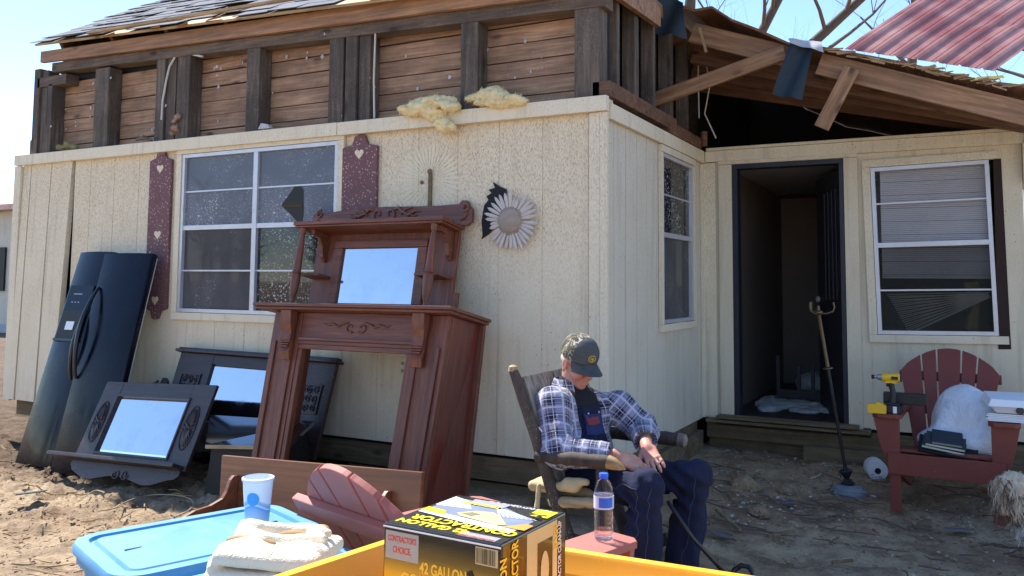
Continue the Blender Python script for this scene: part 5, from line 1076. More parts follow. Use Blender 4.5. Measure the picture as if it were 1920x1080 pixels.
mb = MB(); mb.box((-.026, -.010, .165), (-.010, .010, .187)); part(mb, 'trigger', dB, r, Ma)
mb = MB(); mb.box((.012, -.038, .004), (.034, -.0355, .045)); part(mb, 'white_label', M_['white'], r, Ma)
mb = MB(); mb.prism([(0, 0), (.11, 0), (.11, .05), (.06, .075), (.05, .06), (.0, .055)], -.05, .0); o = mb.build('battery_pack', dY, None, M=Ma @ Matrix.Translation((-.135, -.04, 0.001)), bevel=.005); tag(o, 'yellow tool battery lying beside the impact driver on the red chair arm', 'tool battery')
mb = MB(); mb.box((-.05, .05, .05), (.20, .13, .12)); mb.box((-.03, .04, 0), (.06, .12, .0495)); o = mb.build('tool_case', dB, None, M=Ma, bevel=.006); tag(o, 'flat black tool case behind the impact driver on the chair arm', 'case')

# ---------------------------------------------------------------- paper roll, lamp
mb = MB(); pr_ = [(.022, -.065), (.022, .065), (.068, .065), (.070, .06), (.070, -.06), (.068, -.065)]; Tq = frame(Vector((-.57, 6.68, .135)), (0.9, .3, 0), (-.12, -.98, -.05))
Rm = Tq
root = empty('paper_towel_roll', M=Matrix.Translation((-.57, 6.68, .07)), label='white paper roll lying on the dirt against the skirting behind the red chair', cat='paper roll')
mb.lathe(pr_ + [pr_[0]], n=30, T=Rm, cap=False); part(mb, 'paper', M_['white'], root, smooth=True)
mb = MB(); mb.lathe([(.0195, -.066), (.0219, -.0655), (.0219, .0655), (.0195, .066), (.0195, -.066)], n=24, T=Rm, cap=False); mb.lathe([(.0194, .05), (.0, .05)], n=20, T=Rm, cap=False); part(mb, 'core', plain('core', (50, 46, 44), .8), root, smooth=True)
lb_ = PZ(1590, 930, .03); Ml = Matrix.Translation((lb_.x, lb_.y + .02, max(gz(lb_.x + a, lb_.y + b) for a in (-.1, 0, .1) for b in (-.1, 0, .1)) + .0)); topL = PY(1531, 576, lb_.y + .05)
r = empty('floor_lamp', M=Ml, label='leaning brass candelabra floor lamp without a shade, on a round marble base', cat='floor lamp')
mar = plain('grey marble', (120, 128, 138), .5, var=.35, sc=18)
mb = MB(); mb.lathe([(.122, -.05), (.122, .006), (.108, .02), (.095, .022), (.092, .036), (.07, .05)], n=30); bs = part(mb, 'base', mar, r, Ml, smooth=True)
ax = (topL - Ml.translation); Tl = frame(Ml.translation + Vector((0, 0, .045)), (1, 0, 0), ax); Ln = ax.length
Tl = Matrix.Translation(Ml.translation + Vector((0, 0, .045))) @ ax.normalized().to_track_quat('Z', 'Y').to_matrix().to_4x4()
mb = MB(); mb.lathe([(.03, 0), (.05, .012), (.03, .03), (.016, .045), (.032, .07), (.045, .09), (.04, .10), (.018, .108), (.014, .12)], n=20, T=Tl); part(mb, 'urn', plain('dark bronze', (44, 46, 52), .4, .5), r, smooth=True)
mb = MB(); mb.lathe([(.012, .11), (.012, .60), (.012, Ln * .62)], n=12, T=Tl); part(mb, 'lower_pole', plain('dark iron', (38, 36, 36), .5, .3), r, smooth=True)
mb = MB(); mb.lathe([(.0125, Ln * .622), (.0125, Ln - .1), (.018, Ln - .09)], n=12, T=Tl); mb.lathe([(.008, Ln * .618), (.034, Ln * .622), (.034, Ln * .627), (.01, Ln * .634)], n=16, T=Tl); part(mb, 'pole', M_['brass'], r, smooth=True)
pk = Tl @ Vector((0, 0, Ln - .085))
mb = MB()
for a in (0.1, 2.2, 4.3):
    d = Vector((math.cos(a), math.sin(a), 0)); mb.tube([pk + Vector((0, 0, .0)), pk + d * .05 + Vector((0, 0, -.005)), pk + d * .095 + Vector((0, 0, .012)), pk + d * .105 + Vector((0, 0, .04)), pk + d * .098 + Vector((0, 0, .075))], [.007, .006, .006, .006, .007], 8)
mb.lathe([(.012, -.02), (.03, 0), (.03, .008), (.012, .02), (.008, .05)], (pk.x, pk.y, pk.z), 16); part(mb, 'candelabra_arms', M_['brass'], r, smooth=True)

# ---------------------------------------------------------------- sunburst on the siding
so_c = PY(957, 414, YA - .03); Mo = Matrix.Translation(so_c) @ Matrix.Rotation(R_(5), 4, 'Y')
r = empty('sunburst_ornament', M=Mo, label='weathered whitewashed metal sunburst flower ornament hanging on the cream siding', cat='wall ornament')
pm = plain('whitewashed petal', (196, 188, 182), .55, var=.18, sc=8, bump=.4); rnd = random.Random(14)
for k in range(30):
    a = 6.283 * k / 30 + rnd.uniform(-.03, .03); L = rnd.uniform(.185, .212) if not (7.6 > k > 5.4) else .15
    if k in (16, 17, 18): L *= .82
    d = Vector((math.cos(a), 0, math.sin(a))); n_ = Vector((-d.z, 0, d.x)); mb = MB(); w0 = .0125; lift = rnd.uniform(-.012, .004)
    f = lambda s, t, y: d * s + n_ * t + Vector((0, y, 0))
    ring_ = [(.075, .5), (.11, .8), (.15, 1.0), (.18, .8)]; v = []
    for s, q in ring_: s2 = .075 + (s - .075) * (L - .075) / .125; v += [f(s2, -w0 * q, lift * s / .2), f(s2, 0, -.007 + lift * s / .2), f(s2, w0 * q, lift * s / .2)]
    v.append(f(L, 0, lift)); fs = []
    for i in range(3): b = i * 3; fs += [(b, b + 1, b + 4, b + 3), (b + 1, b + 2, b + 5, b + 4)]
    fs += [(9, 10, 12), (10, 11, 12)]; nv = len(v); v2 = [p + Vector((0, .003, 0)) for p in v]; fs2 = [tuple(i + nv for i in f_[::-1]) for f_ in fs]
    mb.add(v + v2, fs + fs2); part(mb, 'petal', pm, r, Mo)
mb = MB(); Td = Matrix.Rotation(R_(90), 4, 'X'); mb.lathe([(.092, -.004), (.092, .006), (.086, .012), (.08, .009)] + [(.078 - .0095 * k, .012 + .012 * math.sin(1.57 * k / 8) + .002 * (k % 2)) for k in range(9)], n=36, T=Td); part(mb, 'hammered_disc', plain('hammered disc', (158, 144, 130), .55, .3, .35, 40, 1.0), r, Mo, smooth=True)
mb = MB(); rnd = random.Random(4)
P = [(905, 440), (903, 415), (908, 385), (916, 375), (912, 368), (922, 362), (916, 356), (928, 352), (924, 341), (938, 350), (950, 355), (948, 372), (946, 384), (950, 395), (940, 420), (925, 430), (915, 440), (903, 448)]
mb.prism([((lambda p: (p.x, p.z))(PY(a, b, YA - .01))) [0:2] for a, b in P], YA - .012, YA - .005); o = mb.build('torn_felt_scrap', M_['felt'] if False else plain('black scrap', (20, 20, 26), .8), None); tag(o, 'torn black scrap caught behind the sunburst ornament on the siding', 'scrap')

# ---------------------------------------------------------------- insulation, debris on the ledge
def fuzz(o, n, L, wd, mat, seed=1, name='fibres', droop=.5):
    rnd = random.Random(seed); me = o.data; M = WM[o.name]; mb = MB(); pol = me.polygons; k_ = len(pol)
    for _ in range(n):
        p = pol[rnd.randrange(k_)]; c = M @ p.center; n_ = Vector(p.normal); f = Vector((rnd.gauss(0, 1), rnd.gauss(0, 1), rnd.gauss(0, 1) - droop)).normalized(); l_ = L * rnd.uniform(.4, 1.2); sd = n_.cross(f).normalized() * wd * rnd.uniform(.6, 1.3)
        b = c + n_ * l_ * .35 + f * l_ * .35; e = b + f * l_ * .4 - n_ * l_ * .08; mb.add([c - sd, c + sd, b - sd, b + sd, e], [(0, 1, 3, 2), (2, 3, 4)])
    q = mb.build(name, mat, o); q['kind'] = 'stuff'; return q
def fluffball(name, label, pxs, y, mat, rr, seed, grp=None, res=.007, amp=.02):
    rnd = random.Random(seed); pr = []
    for a, b in pxs:
        p = PY(a, b, y + rnd.uniform(-.03, .02)); pr.append(ell_(p, (rr * rnd.uniform(1.0, 1.7), rr * rnd.uniform(.7, 1.2), rr * rnd.uniform(.5, .9)), k=.02))
    o = blob(name, pr, res, mat, field=lambda P: amp * fbm(P * 34 + seed, 4) + amp * .8 * (np.abs(fbm(P * 11 + seed, 2)))); fuzz(o, 1100, rr * .5, .0014, mat, seed); return tag(o, label, 'insulation', grp)
g_ = 'tufts of glass wool on the siding ledge'
fluffball('insulation_clump', 'yellow glass wool clump drooping over the siding trim like a tongue', [(765, 206), (780, 202), (795, 200), (812, 198), (830, 196), (848, 200), (800, 206), (820, 210), (775, 212), (808, 214), (790, 192), (815, 188), (840, 190), (822, 222), (830, 232), (838, 240)], 4.73, M_['fluff'], .052, 1, g_)
fluffball('insulation_clump', 'yellow glass wool tuft sitting on the trim right of the drooping one', [(888, 184), (900, 180), (915, 184), (930, 186), (945, 184), (960, 184), (972, 190), (900, 192), (930, 195), (950, 196), (925, 172), (940, 178), (910, 178)], 4.745, M_['fluff'], .046, 2, g_)
fluffball('insulation_clump', 'greenish clump of insulation at the far left end of the ledge', [(112, 276), (125, 272), (138, 274)], 4.78, plain('green wool', (150, 146, 104), .95, var=.3, sc=20, bump=1), .035, 3, g_, res=.009)
fluffball('insulation_clump', 'pinkish insulation tuft stuffed between two studs', [(326, 228), (328, 240), (325, 250), (332, 218)], 4.80, plain('pink wool', (176, 142, 124), .95, var=.3, sc=20, bump=1), .028, 4, g_, res=.008)
mb = MB(); mb.tube([PY(255, 262, 4.76), PY(270, 258, 4.77), PY(285, 264, 4.76)], [.012, .02, .01], 6); o = mb.build('ledge_debris', M_['stud'], None); tag(o, 'dark scrap lying on the ledge below the second stud', 'scrap')
mb = MB(); mb.prism([(0, 0), (.12, 0), (.10, .03), (.03, .045)], -.02, .02); o = mb.build('ledge_debris', M_['membrane'], None, M=Matrix.Translation(PY(487, 243, 4.77))); tag(o, 'pale crumpled scrap on the ledge above the long window', 'scrap')

# ---------------------------------------------------------------- red ribbed roofing sheet torn loose
c00, c10, c01, c11 = PY(1583, 91, 8.0), PY(1862, 131, 8.0), PY(1885, -103, 10.2), PY(2180, -75, 10.2)
mr = NT('red roofing metal'); mr.set(Base_Color=mr.mix(mr.ramp(mr.noise(mr.co(), 2.5, 5), [(.35, 0), (.7, .8)]), lin((152, 86, 78)), lin((206, 160, 148))), Roughness=.38, Metallic=.15, Specular_IOR_Level=.8)
mb = MB(); nu, nv = 224, 60; vs = []
for s in (0, 1):
    for j in range(nv + 1):
        for i in range(nu + 1):
            u, v = i / nu, j / nv; p = (c00 * (1 - u) + c10 * u) * (1 - v) + (c01 * (1 - u) + c11 * u) * v
            q = (u * 7) % 1.0; rib = min(.030, .07 * max(0, 1 - abs(q - .5) / .075)) + .008 * (max(0, 1 - abs(q - .17) / .03) + max(0, 1 - abs(q - .83) / .03)); cz = -.10 * max(0, .10 + .06 * u - v) - .022 * max(0, u - .35) * max(0, 1 - abs(v - .22 - .12 * u) / .03) + .02 * math.sin(v * 2.5)
            nrm = Vector((-.25, -.8, .45)).normalized(); vs.append(p + nrm * (rib + cz + (.004 if s else 0)))
fs = []; n_ = (nu + 1) * (nv + 1)
for s in (0, 1):
    for j in range(nv):
        for i in range(nu):
            q = (s * n_ + j * (nu + 1) + i, s * n_ + j * (nu + 1) + i + 1, s * n_ + (j + 1) * (nu + 1) + i + 1, s * n_ + (j + 1) * (nu + 1) + i); fs.append(q)
mb.add(vs, fs); o = mb.build('metal_roof_sheet', mr.m, None); tag(o, 'bent red ribbed metal roofing sheet hanging above the torn eave', 'roofing sheet')

# ---------------------------------------------------------------- neighbour house at the far left
r = empty('neighbor_house', (-26, 16, -.3), label='small cream house with a red roof seen past the left wall end', cat='house')
mb = MB(); mb.box((-34, 14, -.5), (-21.5, 20, 3.3)); part(mb, 'wall', M_['siding_side'], r); mb = MB(); mb.hexa([(-34.4, 13.6, 3.3), (-21.2, 13.6, 3.3), (-21.2, 20.4, 3.3), (-34.4, 20.4, 3.3)], [(-34.4, 13.6, 3.45), (-21.2, 13.6, 3.45), (-21.2, 17, 4.5), (-34.4, 17, 4.5)]); part(mb, 'roof', mr.m, r)
mb = MB(); mb.box((-24.2, 13.94, 1.1), (-23.2, 13.99, 2.3)); part(mb, 'window', M_['black'], r)
mb = MB(); mb.box((-34, 13.96, -.5), (-21.5, 13.99, .2)); part(mb, 'foundation', M_['membrane'], r)

# ---------------------------------------------------------------- bare winter trees
bark = plain('grey bark', (84, 72, 64), .9, var=.35, sc=14, bump=1.0); twig = plain('brown twigs', (96, 80, 72), .9, bump=0)
def tree(name, label, base, trunk_pts, r0, seed, depth=5, spread=1.0, n_side=7, tw=.012, grp='bare trees behind the house'):
    rnd = random.Random(seed); root = empty(name, base, label=label, cat='tree', group=grp); T = MB(); Bm = MB()
    def grow(p, d, L, rad, lev):
        pts = [p]; rs = [rad]; q = p.copy(); dd = d.copy()
        for i in range(4): dd = (dd + Vector((rnd.uniform(-1, 1), rnd.uniform(-1, 1), rnd.uniform(-.6, 1))) * .16 * spread).normalized(); q = q + dd * L / 4; pts.append(q.copy()); rs.append(rad * (1 - .16 * (i + 1)))
        Bm.tube(pts, rs, 6 if rad > .03 else 4, cap=False)
        if lev <= 0: return
        for i in range(rnd.choice((3, 4)) if lev > 1 else 4):
            k = rnd.choice((1, 2, 3, 4)); ndir = (dd + Vector((rnd.uniform(-1, 1), rnd.uniform(-1, 1), rnd.uniform(-.5, .9))) * .95 * spread).normalized(); grow(pts[k], ndir, L * rnd.uniform(.5, .72), rs[k] * rnd.uniform(.38, .52), lev - 1)
    tp = [Vector(v) for v in trunk_pts]; n = len(tp); T.tube(tp, [r0 * (1 - .6 * i / (n - 1)) for i in range(n)], 10)
    for i in range(n_side):
        t = .35 + .65 * i / max(1, n_side - 1); k = min(int(t * (n - 1)), n - 2); f = t * (n - 1) - k; p = tp[k].lerp(tp[k + 1], f); d0 = (tp[k + 1] - tp[k]).normalized()
        a = rnd.random() * 6.28; side = Vector((math.cos(a), math.sin(a), .25)); grow(p, (d0 * .5 + side).normalized(), 2.2 * (1 - .35 * t), r0 * .42 * (1 - .5 * t), depth - 2)
    grow(tp[-1], (tp[-1] - tp[-2]).normalized(), 2.2, r0 * .4, depth - 1)
    part(T, 'trunk', bark, root, smooth=True); part(Bm, 'branches', twig, root, smooth=True); return root
def g3(x, y, z): return Vector((x, y, z))
a = PY(1428, 60, 15); b = PY(1480, -40, 15)
tree('bare_tree', 'leafless tree with a forked dark trunk rising behind the torn rafters', (a.x - .8, 15, 0), [(a.x - .9, 15, -.3), (a.x - .5, 15, 3), a, b, b + (b - a) * 2.0], .12, 3, n_side=9)
a = PY(1290, 60, 13); b = PY(1296, -20, 13)
tree('bare_tree', 'pale smooth tree trunk just left of the raised roof peak', (a.x, 13, 0), [(a.x, 13, -.3), a, b, b + (b - a) * 3], .13, 5, n_side=6)
a = PY(1525, 80, 14); b = PY(1612, 0, 14)
tree('bare_tree', 'leaning leafless tree with a thick bare limb left of the red sheet', (a.x - 1.5, 14, 0), [(a.x - 1.6, 14, -.3), (a.x - .9, 14, 3.2), a, b, b + (b - a) * 1.2], .12, 9, n_side=7)
a = PY(1900, 110, 22)
tree('bare_tree', 'distant leafless brushy tree at the right behind the eave', (a.x + 1, 22, 0), [(a.x + 1.3, 22, -.3), (a.x + 1.2, 22, 3), a + Vector((.6, 0, -1)), a + Vector((.8, 0, 1.5))], .2, 12, n_side=10, depth=6)
a = PY(1700, 110, 20)
tree('bare_tree', 'distant leafless tree whose twigs fill the sky below the red sheet', (a.x, 20, 0), [(a.x, 20, -.3), (a.x, 20, 3), a + Vector((0, 0, -1.2)), a + Vector((.2, 0, 1.0))], .2, 15, n_side=8, depth=6)
# woods across the yard, behind the viewer (they show in the panes)
mb = MB(); rnd = random.Random(31)
for i in range(90):
    x = rnd.uniform(-50, 40); y = rnd.uniform(-40, -26); h = rnd.uniform(5, 8); mb.tube([(x, y, 0), (x + rnd.uniform(-.4, .4), y, h * .5), (x + rnd.uniform(-.8, .8), y, h)], [.22, .15, .05], 6)
    for k in range(26):
        a = rnd.random() * 6.28; z = rnd.uniform(.3, 1) * h; L = rnd.uniform(.8, 2.2); mb.tube([(x, y, z), (x + L * math.cos(a), y + L * math.sin(a), z + L * rnd.uniform(.2, .9))], [.06, .012], 4)
o = mb.build('woods', twig, None, recentre=False); tag(o, 'far line of bare woods across the yard', 'woods', kind='stuff')

# ---------------------------------------------------------------- litter on the ground
rnd = random.Random(77)
def gnd(px, py):
    p = PZ(px, py, 0.0)
    for _ in range(4): p = PZ(px, py, gz(p.x, p.y) + .01)
    return p
def bits(name, label, n, region, size, mat, seed, up_=.01):
    rnd = random.Random(seed); mb = MB()
    for i in range(n):
        x, y = region(rnd); s = size * rnd.uniform(.4, 1.4); p = Vector((x, y, gz(x, y) + up_ * rnd.random() + .008)); Rq = Matrix.Translation(p) @ Matrix.Rotation(rnd.random() * 6.28, 4, 'Z') @ Matrix.Rotation(rnd.uniform(-.6, .6), 4, 'X')
        mb.hexa([Rq @ Vector(v) for v in ((-s, -s * .6, 0), (s * .8, -s * .5, 0), (s, s * .4, 0), (-s * .7, s * .6, 0))], [Rq @ Vector(v) for v in ((-s * .8, -s * .4, s * .4), (s * .5, -s * .3, s * .5), (s * .8, s * .3, s * .3), (-s * .5, s * .4, s * .45))])
    o = mb.build(name, mat, None); return tag(o, label, 'debris', kind='stuff')
def rg_right(r): return r.uniform(-1.7, .6), min(6.85, max(4.4, r.gauss(5.7, .7)))
def rg_left(r): return r.uniform(-7.8, -2.2), r.uniform(2.6, 4.55)
bits('white_debris', 'white crumbs of loose insulation scattered over the dirt', 130, rg_right, .008, M_['whitefluff'], 1)
bits('white_debris', 'white crumbs of insulation near the skirting right of the seated man', 90, lambda r: (r.gauss(-1.2, .3), r.gauss(5.7, .35)), .011, M_['whitefluff'], 2)
bits('dirt_clods', 'loose brown dirt clods', 700, rg_left, .013, plain('clod', (136, 110, 84), .95, var=.3, sc=20), 3, .02)
bits('dirt_clods', 'loose brown dirt clods near the door', 300, rg_right, .012, plain('clod dark', (128, 104, 82), .95, var=.3, sc=20), 4, .01)
bits('wood_chips', 'pale splinters and chips on the dirt', 240, rg_right, .014, plain('chip', (150, 128, 96), .9), 5)
bits('twigs', 'short dry twigs on the dirt', 1, rg_left, .01, twig, 6)
def leaves(n, reg, seed, s_, mat, label):
    rnd = random.Random(seed); mb = MB()
    for i in range(n):
        x, y = reg(rnd); s = s_ * rnd.uniform(.5, 1.4); T = Matrix.Translation((x, y, gz(x, y) + .012 + .02 * rnd.random())) @ Matrix.Rotation(rnd.random() * 6.28, 4, 'Z') @ Matrix.Rotation(rnd.uniform(-.7, .7), 4, 'X') @ Matrix.Rotation(rnd.uniform(-.5, .5), 4, 'Y')
        mb.add([T @ Vector(v) for v in ((-s, 0, 0), (-s * .2, -s * .4, s * .2), (s, 0, .0), (-s * .1, s * .42, s * .15))], [(0, 1, 2), (0, 2, 3)])
    o = mb.build('leaf_litter', mat, None); tag(o, label, 'leaves', kind='stuff')
leaves(260, rg_right, 51, .016, plain('dead leaf', (112, 84, 56), .9, var=.4, sc=30), 'dead brown leaf bits over the shaded dirt')
leaves(700, rg_left, 52, .015, plain('dead leaf dark', (92, 70, 50), .9, var=.4, sc=30), 'dead brown leaf bits over the sunny dirt')
leaves(260, lambda r: (r.uniform(-1.8, .5), r.uniform(6.0, 6.9)), 53, .02, plain('grey scrap', (150, 146, 138), .9), 'grey paper and plaster flakes along the door side skirting')
for (a, b, w_, lab) in ((930, 915, .14, 'black shingle scrap on the dirt between the mantel and the rocking chair'), (1350, 1010, .07, 'small black shingle scrap on the dirt right of the cane'), (1800, 1000, .08, 'black shingle scrap on the dirt in front of the right red chair'), (60, 930, .10, 'curled black shingle scrap on the sunny dirt below the fridge doors'), (1478, 948, .06, 'little black shingle scrap on the dirt left of the lamp base')):
    p = gnd(a, b); T = Matrix.Translation(p + Vector((0, 0, .02))) @ Matrix.Rotation(a * .7, 4, 'Z') @ Matrix.Rotation(.15, 4, 'X'); mb = MB(); mb.prism([(-w_, -w_ * .5), (-w_ * .2, -w_ * .62), (w_ * .9, -w_ * .4), (w_, w_ * .2), (w_ * .3, w_ * .6), (-w_ * .5, w_ * .45), (-w_ * .8, w_ * .1)], 0, .006, T=T @ TXY); o = mb.build('shingle_scrap', M_['shingle'] if a > 1000 else M_['felt'], None); tag(o, lab, 'shingle scrap')
def sticks(n, reg, seed, L=.3):
    rnd = random.Random(seed); mb = MB()
    for i in range(n):
        x, y = reg(rnd); a = rnd.random() * 3.14; l_ = L * rnd.uniform(.3, 1); pts = []
        for k in range(4): xx, yy = x + math.cos(a) * l_ * k / 3 + rnd.uniform(-.01, .01), y + math.sin(a) * l_ * k / 3 * .6; pts.append((xx, yy, gz(xx, yy) + .022 + .01 * rnd.random()))
        mb.tube(pts, [.004, .005, .004, .002], 5)
    return mb
o = sticks(110, rg_right, 41, .35).build('twigs', twig, None); tag(o, 'dry grass stems and twigs strewn over the shaded dirt', 'twigs', kind='stuff')
o = sticks(130, rg_left, 42, .35).build('twigs', plain('straw', (150, 128, 92), .9), None); tag(o, 'dry straw strewn over the sunny dirt', 'twigs', kind='stuff')
for (a, b, c, d, w_, lab) in ((1343, 962, 1388, 1000, .022, 'short grey stick on the dirt just right of the seated man'), (1345, 1002, 1375, 1008, .05, 'broken board scrap on the dirt beside the man, nearest his knee'), (1440, 1012, 1490, 1002, .018, 'tan splintered stick lying in the middle of the dirt'), (1560, 1062, 1600, 1058, .012, 'thin dark twig on the open dirt near the bottom edge')):
    p, q = gnd(a, b), gnd(c, d); mb = MB(); mb.bar(p + Vector((0, 0, .02)), q + Vector((0, 0, .02)), w_, .016, (0, 0, 1)); o = mb.build('stick', M_['skirt'], None, bevel=.003); tag(o, lab, 'stick')
for k, (a, b, s, lab) in enumerate(((1392, 912, .075, 'rounded brown clod of dirt, the largest right of the seated man'), (1420, 965, .05, 'low brown dirt lump below the largest clod'), (1470, 925, .045, 'flat dirt lump between the large clod and the lamp'))):
    p = gnd(a, b); o = blob('dirt_lump', [ell_((p.x, p.y, p.z + .02), (s * 1.2, s, s * .75), k=.03), ell_((p.x + s, p.y + .02, p.z), (s * .8, s * .8, s * .5), k=.03)], .012, ground_mat() if k == 0 else bpy.data.materials['dirt'], field=lambda P: .012 * fbm(P * 18, 3)); tag(o, lab, 'dirt lump')
# wires
for pts, lab, rr in ((((640, 0), ), '', 0),):
    pass
def wire(pxs, label, r_=.0045, m=None, z=.03):
    P = [gnd(a, b) + Vector((0, 0, z)) for a, b in pxs]; Q_ = []
    for i in range(len(P) - 1):
        p0, p1, p2, p3 = P[max(i - 1, 0)], P[i], P[i + 1], P[min(i + 2, len(P) - 1)]
        for k in range(5): t = k / 5; Q_.append(.5 * ((2 * p1) + (p2 - p0) * t + (2 * p0 - 5 * p1 + 4 * p2 - p3) * t * t + (-p0 + 3 * p1 - 3 * p2 + p3) * t ** 3))
    mb = MB(); mb.tube(Q_ + [P[-1]], r_, 6); o = mb.build('wire', m or M_['cable'], None, smooth=True); tag(o, label, 'wire')
wire([(215, 962), (240, 948), (275, 938), (310, 936), (345, 940), (362, 950), (355, 965), (330, 978)], 'thin looped wire on the dirt in front of the low dresser mirror', .004, plain('dull wire', (150, 132, 106), .7))
wire([(148, 948), (165, 935), (180, 928), (196, 932)], 'short bent wire on the dirt left of the looped one', .004, plain('dull wire', (150, 132, 106), .7))
wire([(1520, 905), (1540, 895), (1545, 870)], 'short pale cord on the dirt behind the floor lamp', .003)
# hallway heap and tumbled chair
hp = []; rnd = random.Random(19)
for i in range(16): hp.append(ell_((rnd.uniform(-1.62, -.92), rnd.uniform(7.5, 8.4), .38), (rnd.uniform(.08, .16), .14, rnd.uniform(.02, .05)), k=.03))
hp += [ell_((-1.25, 8.7, .48), (.2, .2, .12), k=.04), ell_((-1.05, 8.9, .6), (.15, .2, .15), k=.04)]
o = blob('insulation_heap', hp, .014, M_['whitefluff'], field=lambda P: .03 * fbm(P * 16, 3)); tag(o, 'white drift of loose insulation on the hallway floor', 'insulation', kind='stuff')
r = empty('tumbled_chair', (-1.3, 8.1, .37), label='dark wooden chair tipped over on the hallway floor', cat='chair')
dw = plain('dark chair wood', (40, 44, 48), .6)
mb = MB(); mb.box((-1.5, 8.0, .42), (-1.05, 8.06, .5)); part(mb, 'seat', dw, r)
for x in (-1.5, -1.32, -1.2, -1.05): mb = MB(); mb.box((x, 8.0, .501), (x + .03, 8.03, .72 + .08 * (x < -1.4))); part(mb, 'leg', dw, r)
mb = MB(); mb.box((-1.10, 8.6, .37), (-.86, 9.0, 1.35)); o = mb.build('cabinet', plain('dark teal cabinet', (36, 54, 60), .6), None, bevel=.01); tag(o, 'dark cabinet standing at the end of the hallway behind the open door', 'cabinet')
# ================================================================ the seated man, his rocking chair, cane, and the dog
def V3(v): return np.array([v[0], v[1], v[2]], float)
skin = NT('weathered skin'); skn = skin.noise(skin.co(), 40, 4); sk2 = skin.noise(skin.co(), 9, 3)
skin.set(Base_Color=skin.mix(skin.ramp(sk2, [(.35, 0), (.7, .8)]), skin.mix(skn, lin((196, 140, 118)), lin((218, 168, 144))), lin((186, 112, 96))), Roughness=.5, Subsurface_Weight=.12, Subsurface_Radius=(.01, .004, .002)); skin.bump(skn, .35, .003)
denim = NT('navy denim'); dn = denim.noise(denim.co((1, 1, 1)), 90, 3); dw_ = denim.noise(denim.co((1, 1, .6)), 7, 4)
denim.set(Base_Color=denim.mix(denim.ramp(dw_, [(.35, 0), (.7, .7)]), lin((11, 17, 44)), lin((24, 33, 66))), Roughness=.95); denim.bump(denim.math('ADD', dn, denim.math('MULTIPLY', dw_, 1.5)), .4, .006)
black_c = plain('black undershirt', (20, 20, 26), .9, sc=20)
stitch = plain('denim stitching', (64, 76, 112), .8, bump=0)
pla = NT('plaid flannel'); uvn = pla.n('ShaderNodeUVMap'); sp_ = pla.n('ShaderNodeSeparateXYZ'); pla.l(uvn.outputs[0], sp_.inputs[0])
def stripes(sock, per):
    fr = pla.math('FRACT', pla.math('DIVIDE', sock, per))
    navy = pla.ramp(fr, [(0, 0), (.02, 0), (.03, 1), (.36, 1), (.37, 0), (.42, 0), (.43, 1), (.50, 1), (.51, 0), (1, 0)])
    wht = pla.ramp(fr, [(0, 0), (.125, 0), (.13, 1), (.165, 1), (.17, 0), (.60, 0), (.61, 1), (.70, 1), (.71, 0), (1, 0)])
    return navy, wht
n1, w1 = stripes(sp_.outputs[0], .088); n2, w2 = stripes(sp_.outputs[1], .080)
col = pla.mix(pla.math('MULTIPLY', pla.math('ADD', n1, n2), .5), lin((138, 136, 162)), lin((16, 20, 52)))
col = pla.mix(pla.math('MULTIPLY', pla.math('MAXIMUM', w1, w2), .68), col, lin((196, 196, 210)))
pla.set(Base_Color=col, Roughness=.9, Sheen_Weight=.2); pla.bump(pla.noise(pla.co(), 55, 4), .5, .006)

neck = PY(1070, 730, 4.02); pel = PY(1092, 896, 4.00); chest = neck.lerp(pel, .36); belly = neck.lerp(pel, .70)
tf = Vector((.92, -.39, 0)).normalized(); tl = Vector((.39, .92, 0)); tup = (neck - pel).normalized()
shR, shL = PY(1034, 757, 3.84), PY(1160, 764, 4.19)
elR, wrR = PY(1044, 846, 3.74), PY(1162, 857, 3.80)
elL, wrL = PY(1206, 806, 4.22), PY(1213, 838, 3.98)
hpR, hpL = pel + Vector((.03, -.09, -.01)), pel + Vector((.05, .10, -.01))
knR, knL = PY(1212, 912, 3.76), PY(1302, 893, 4.07)
anR, anL = Vector((knR.x - .03, knR.y + .02, .09)), Vector((knL.x - .07, knL.y - .01, .09))
Rt = np.array([[tf.x, tl.x, tup.x], [tf.y, tl.y, tup.y], [tf.z, tl.z, tup.z]])
q_, _r = np.linalg.qr(Rt); q_ = q_ * np.sign(np.diag(_r)); Rt = q_
# head frame
hd = PY(1084, 681, 3.985); hh = Vector((.87, -.49, 0)).normalized(); pit = R_(22)
hf = hh * math.cos(pit) - Vector((0, 0, 1)) * math.sin(pit); hu = hh * math.sin(pit) + Vector((0, 0, 1)) * math.cos(pit); hl = hu.cross(hf)
Rh = np.array([[hf.x, hl.x, hu.x], [hf.y, hl.y, hu.y], [hf.z, hl.z, hu.z]])
def hp_(x, y, z): return hd + hf * x + hl * y + hu * z
body = []
body += [ell_(chest, (.115, .165, .17), Rt, k=.05), ell_(belly + tf * .02, (.13, .16, .15), Rt, k=.06), ell_(pel, (.13, .165, .11), Rt, k=.05)]
body += [cap_(neck - tup * .02, hp_(-.03, 0, -.055), .058, .052, k=.03)]
for a, b, c, d in ((shR, elR, wrR, 0), (shL, elL, wrL, 0)): body += [cap_(chest + (a - chest) * .5, a, .07, .055, k=.04), cap_(a, b, .052, .042, k=.03), cap_(b, c, .042, .026, k=.02)]
for h, k_, a in ((hpR, knR, anR), (hpL, knL, anL)): body += [cap_(h, k_, .085, .058, k=.04), cap_(k_, a, .055, .038, k=.03)]
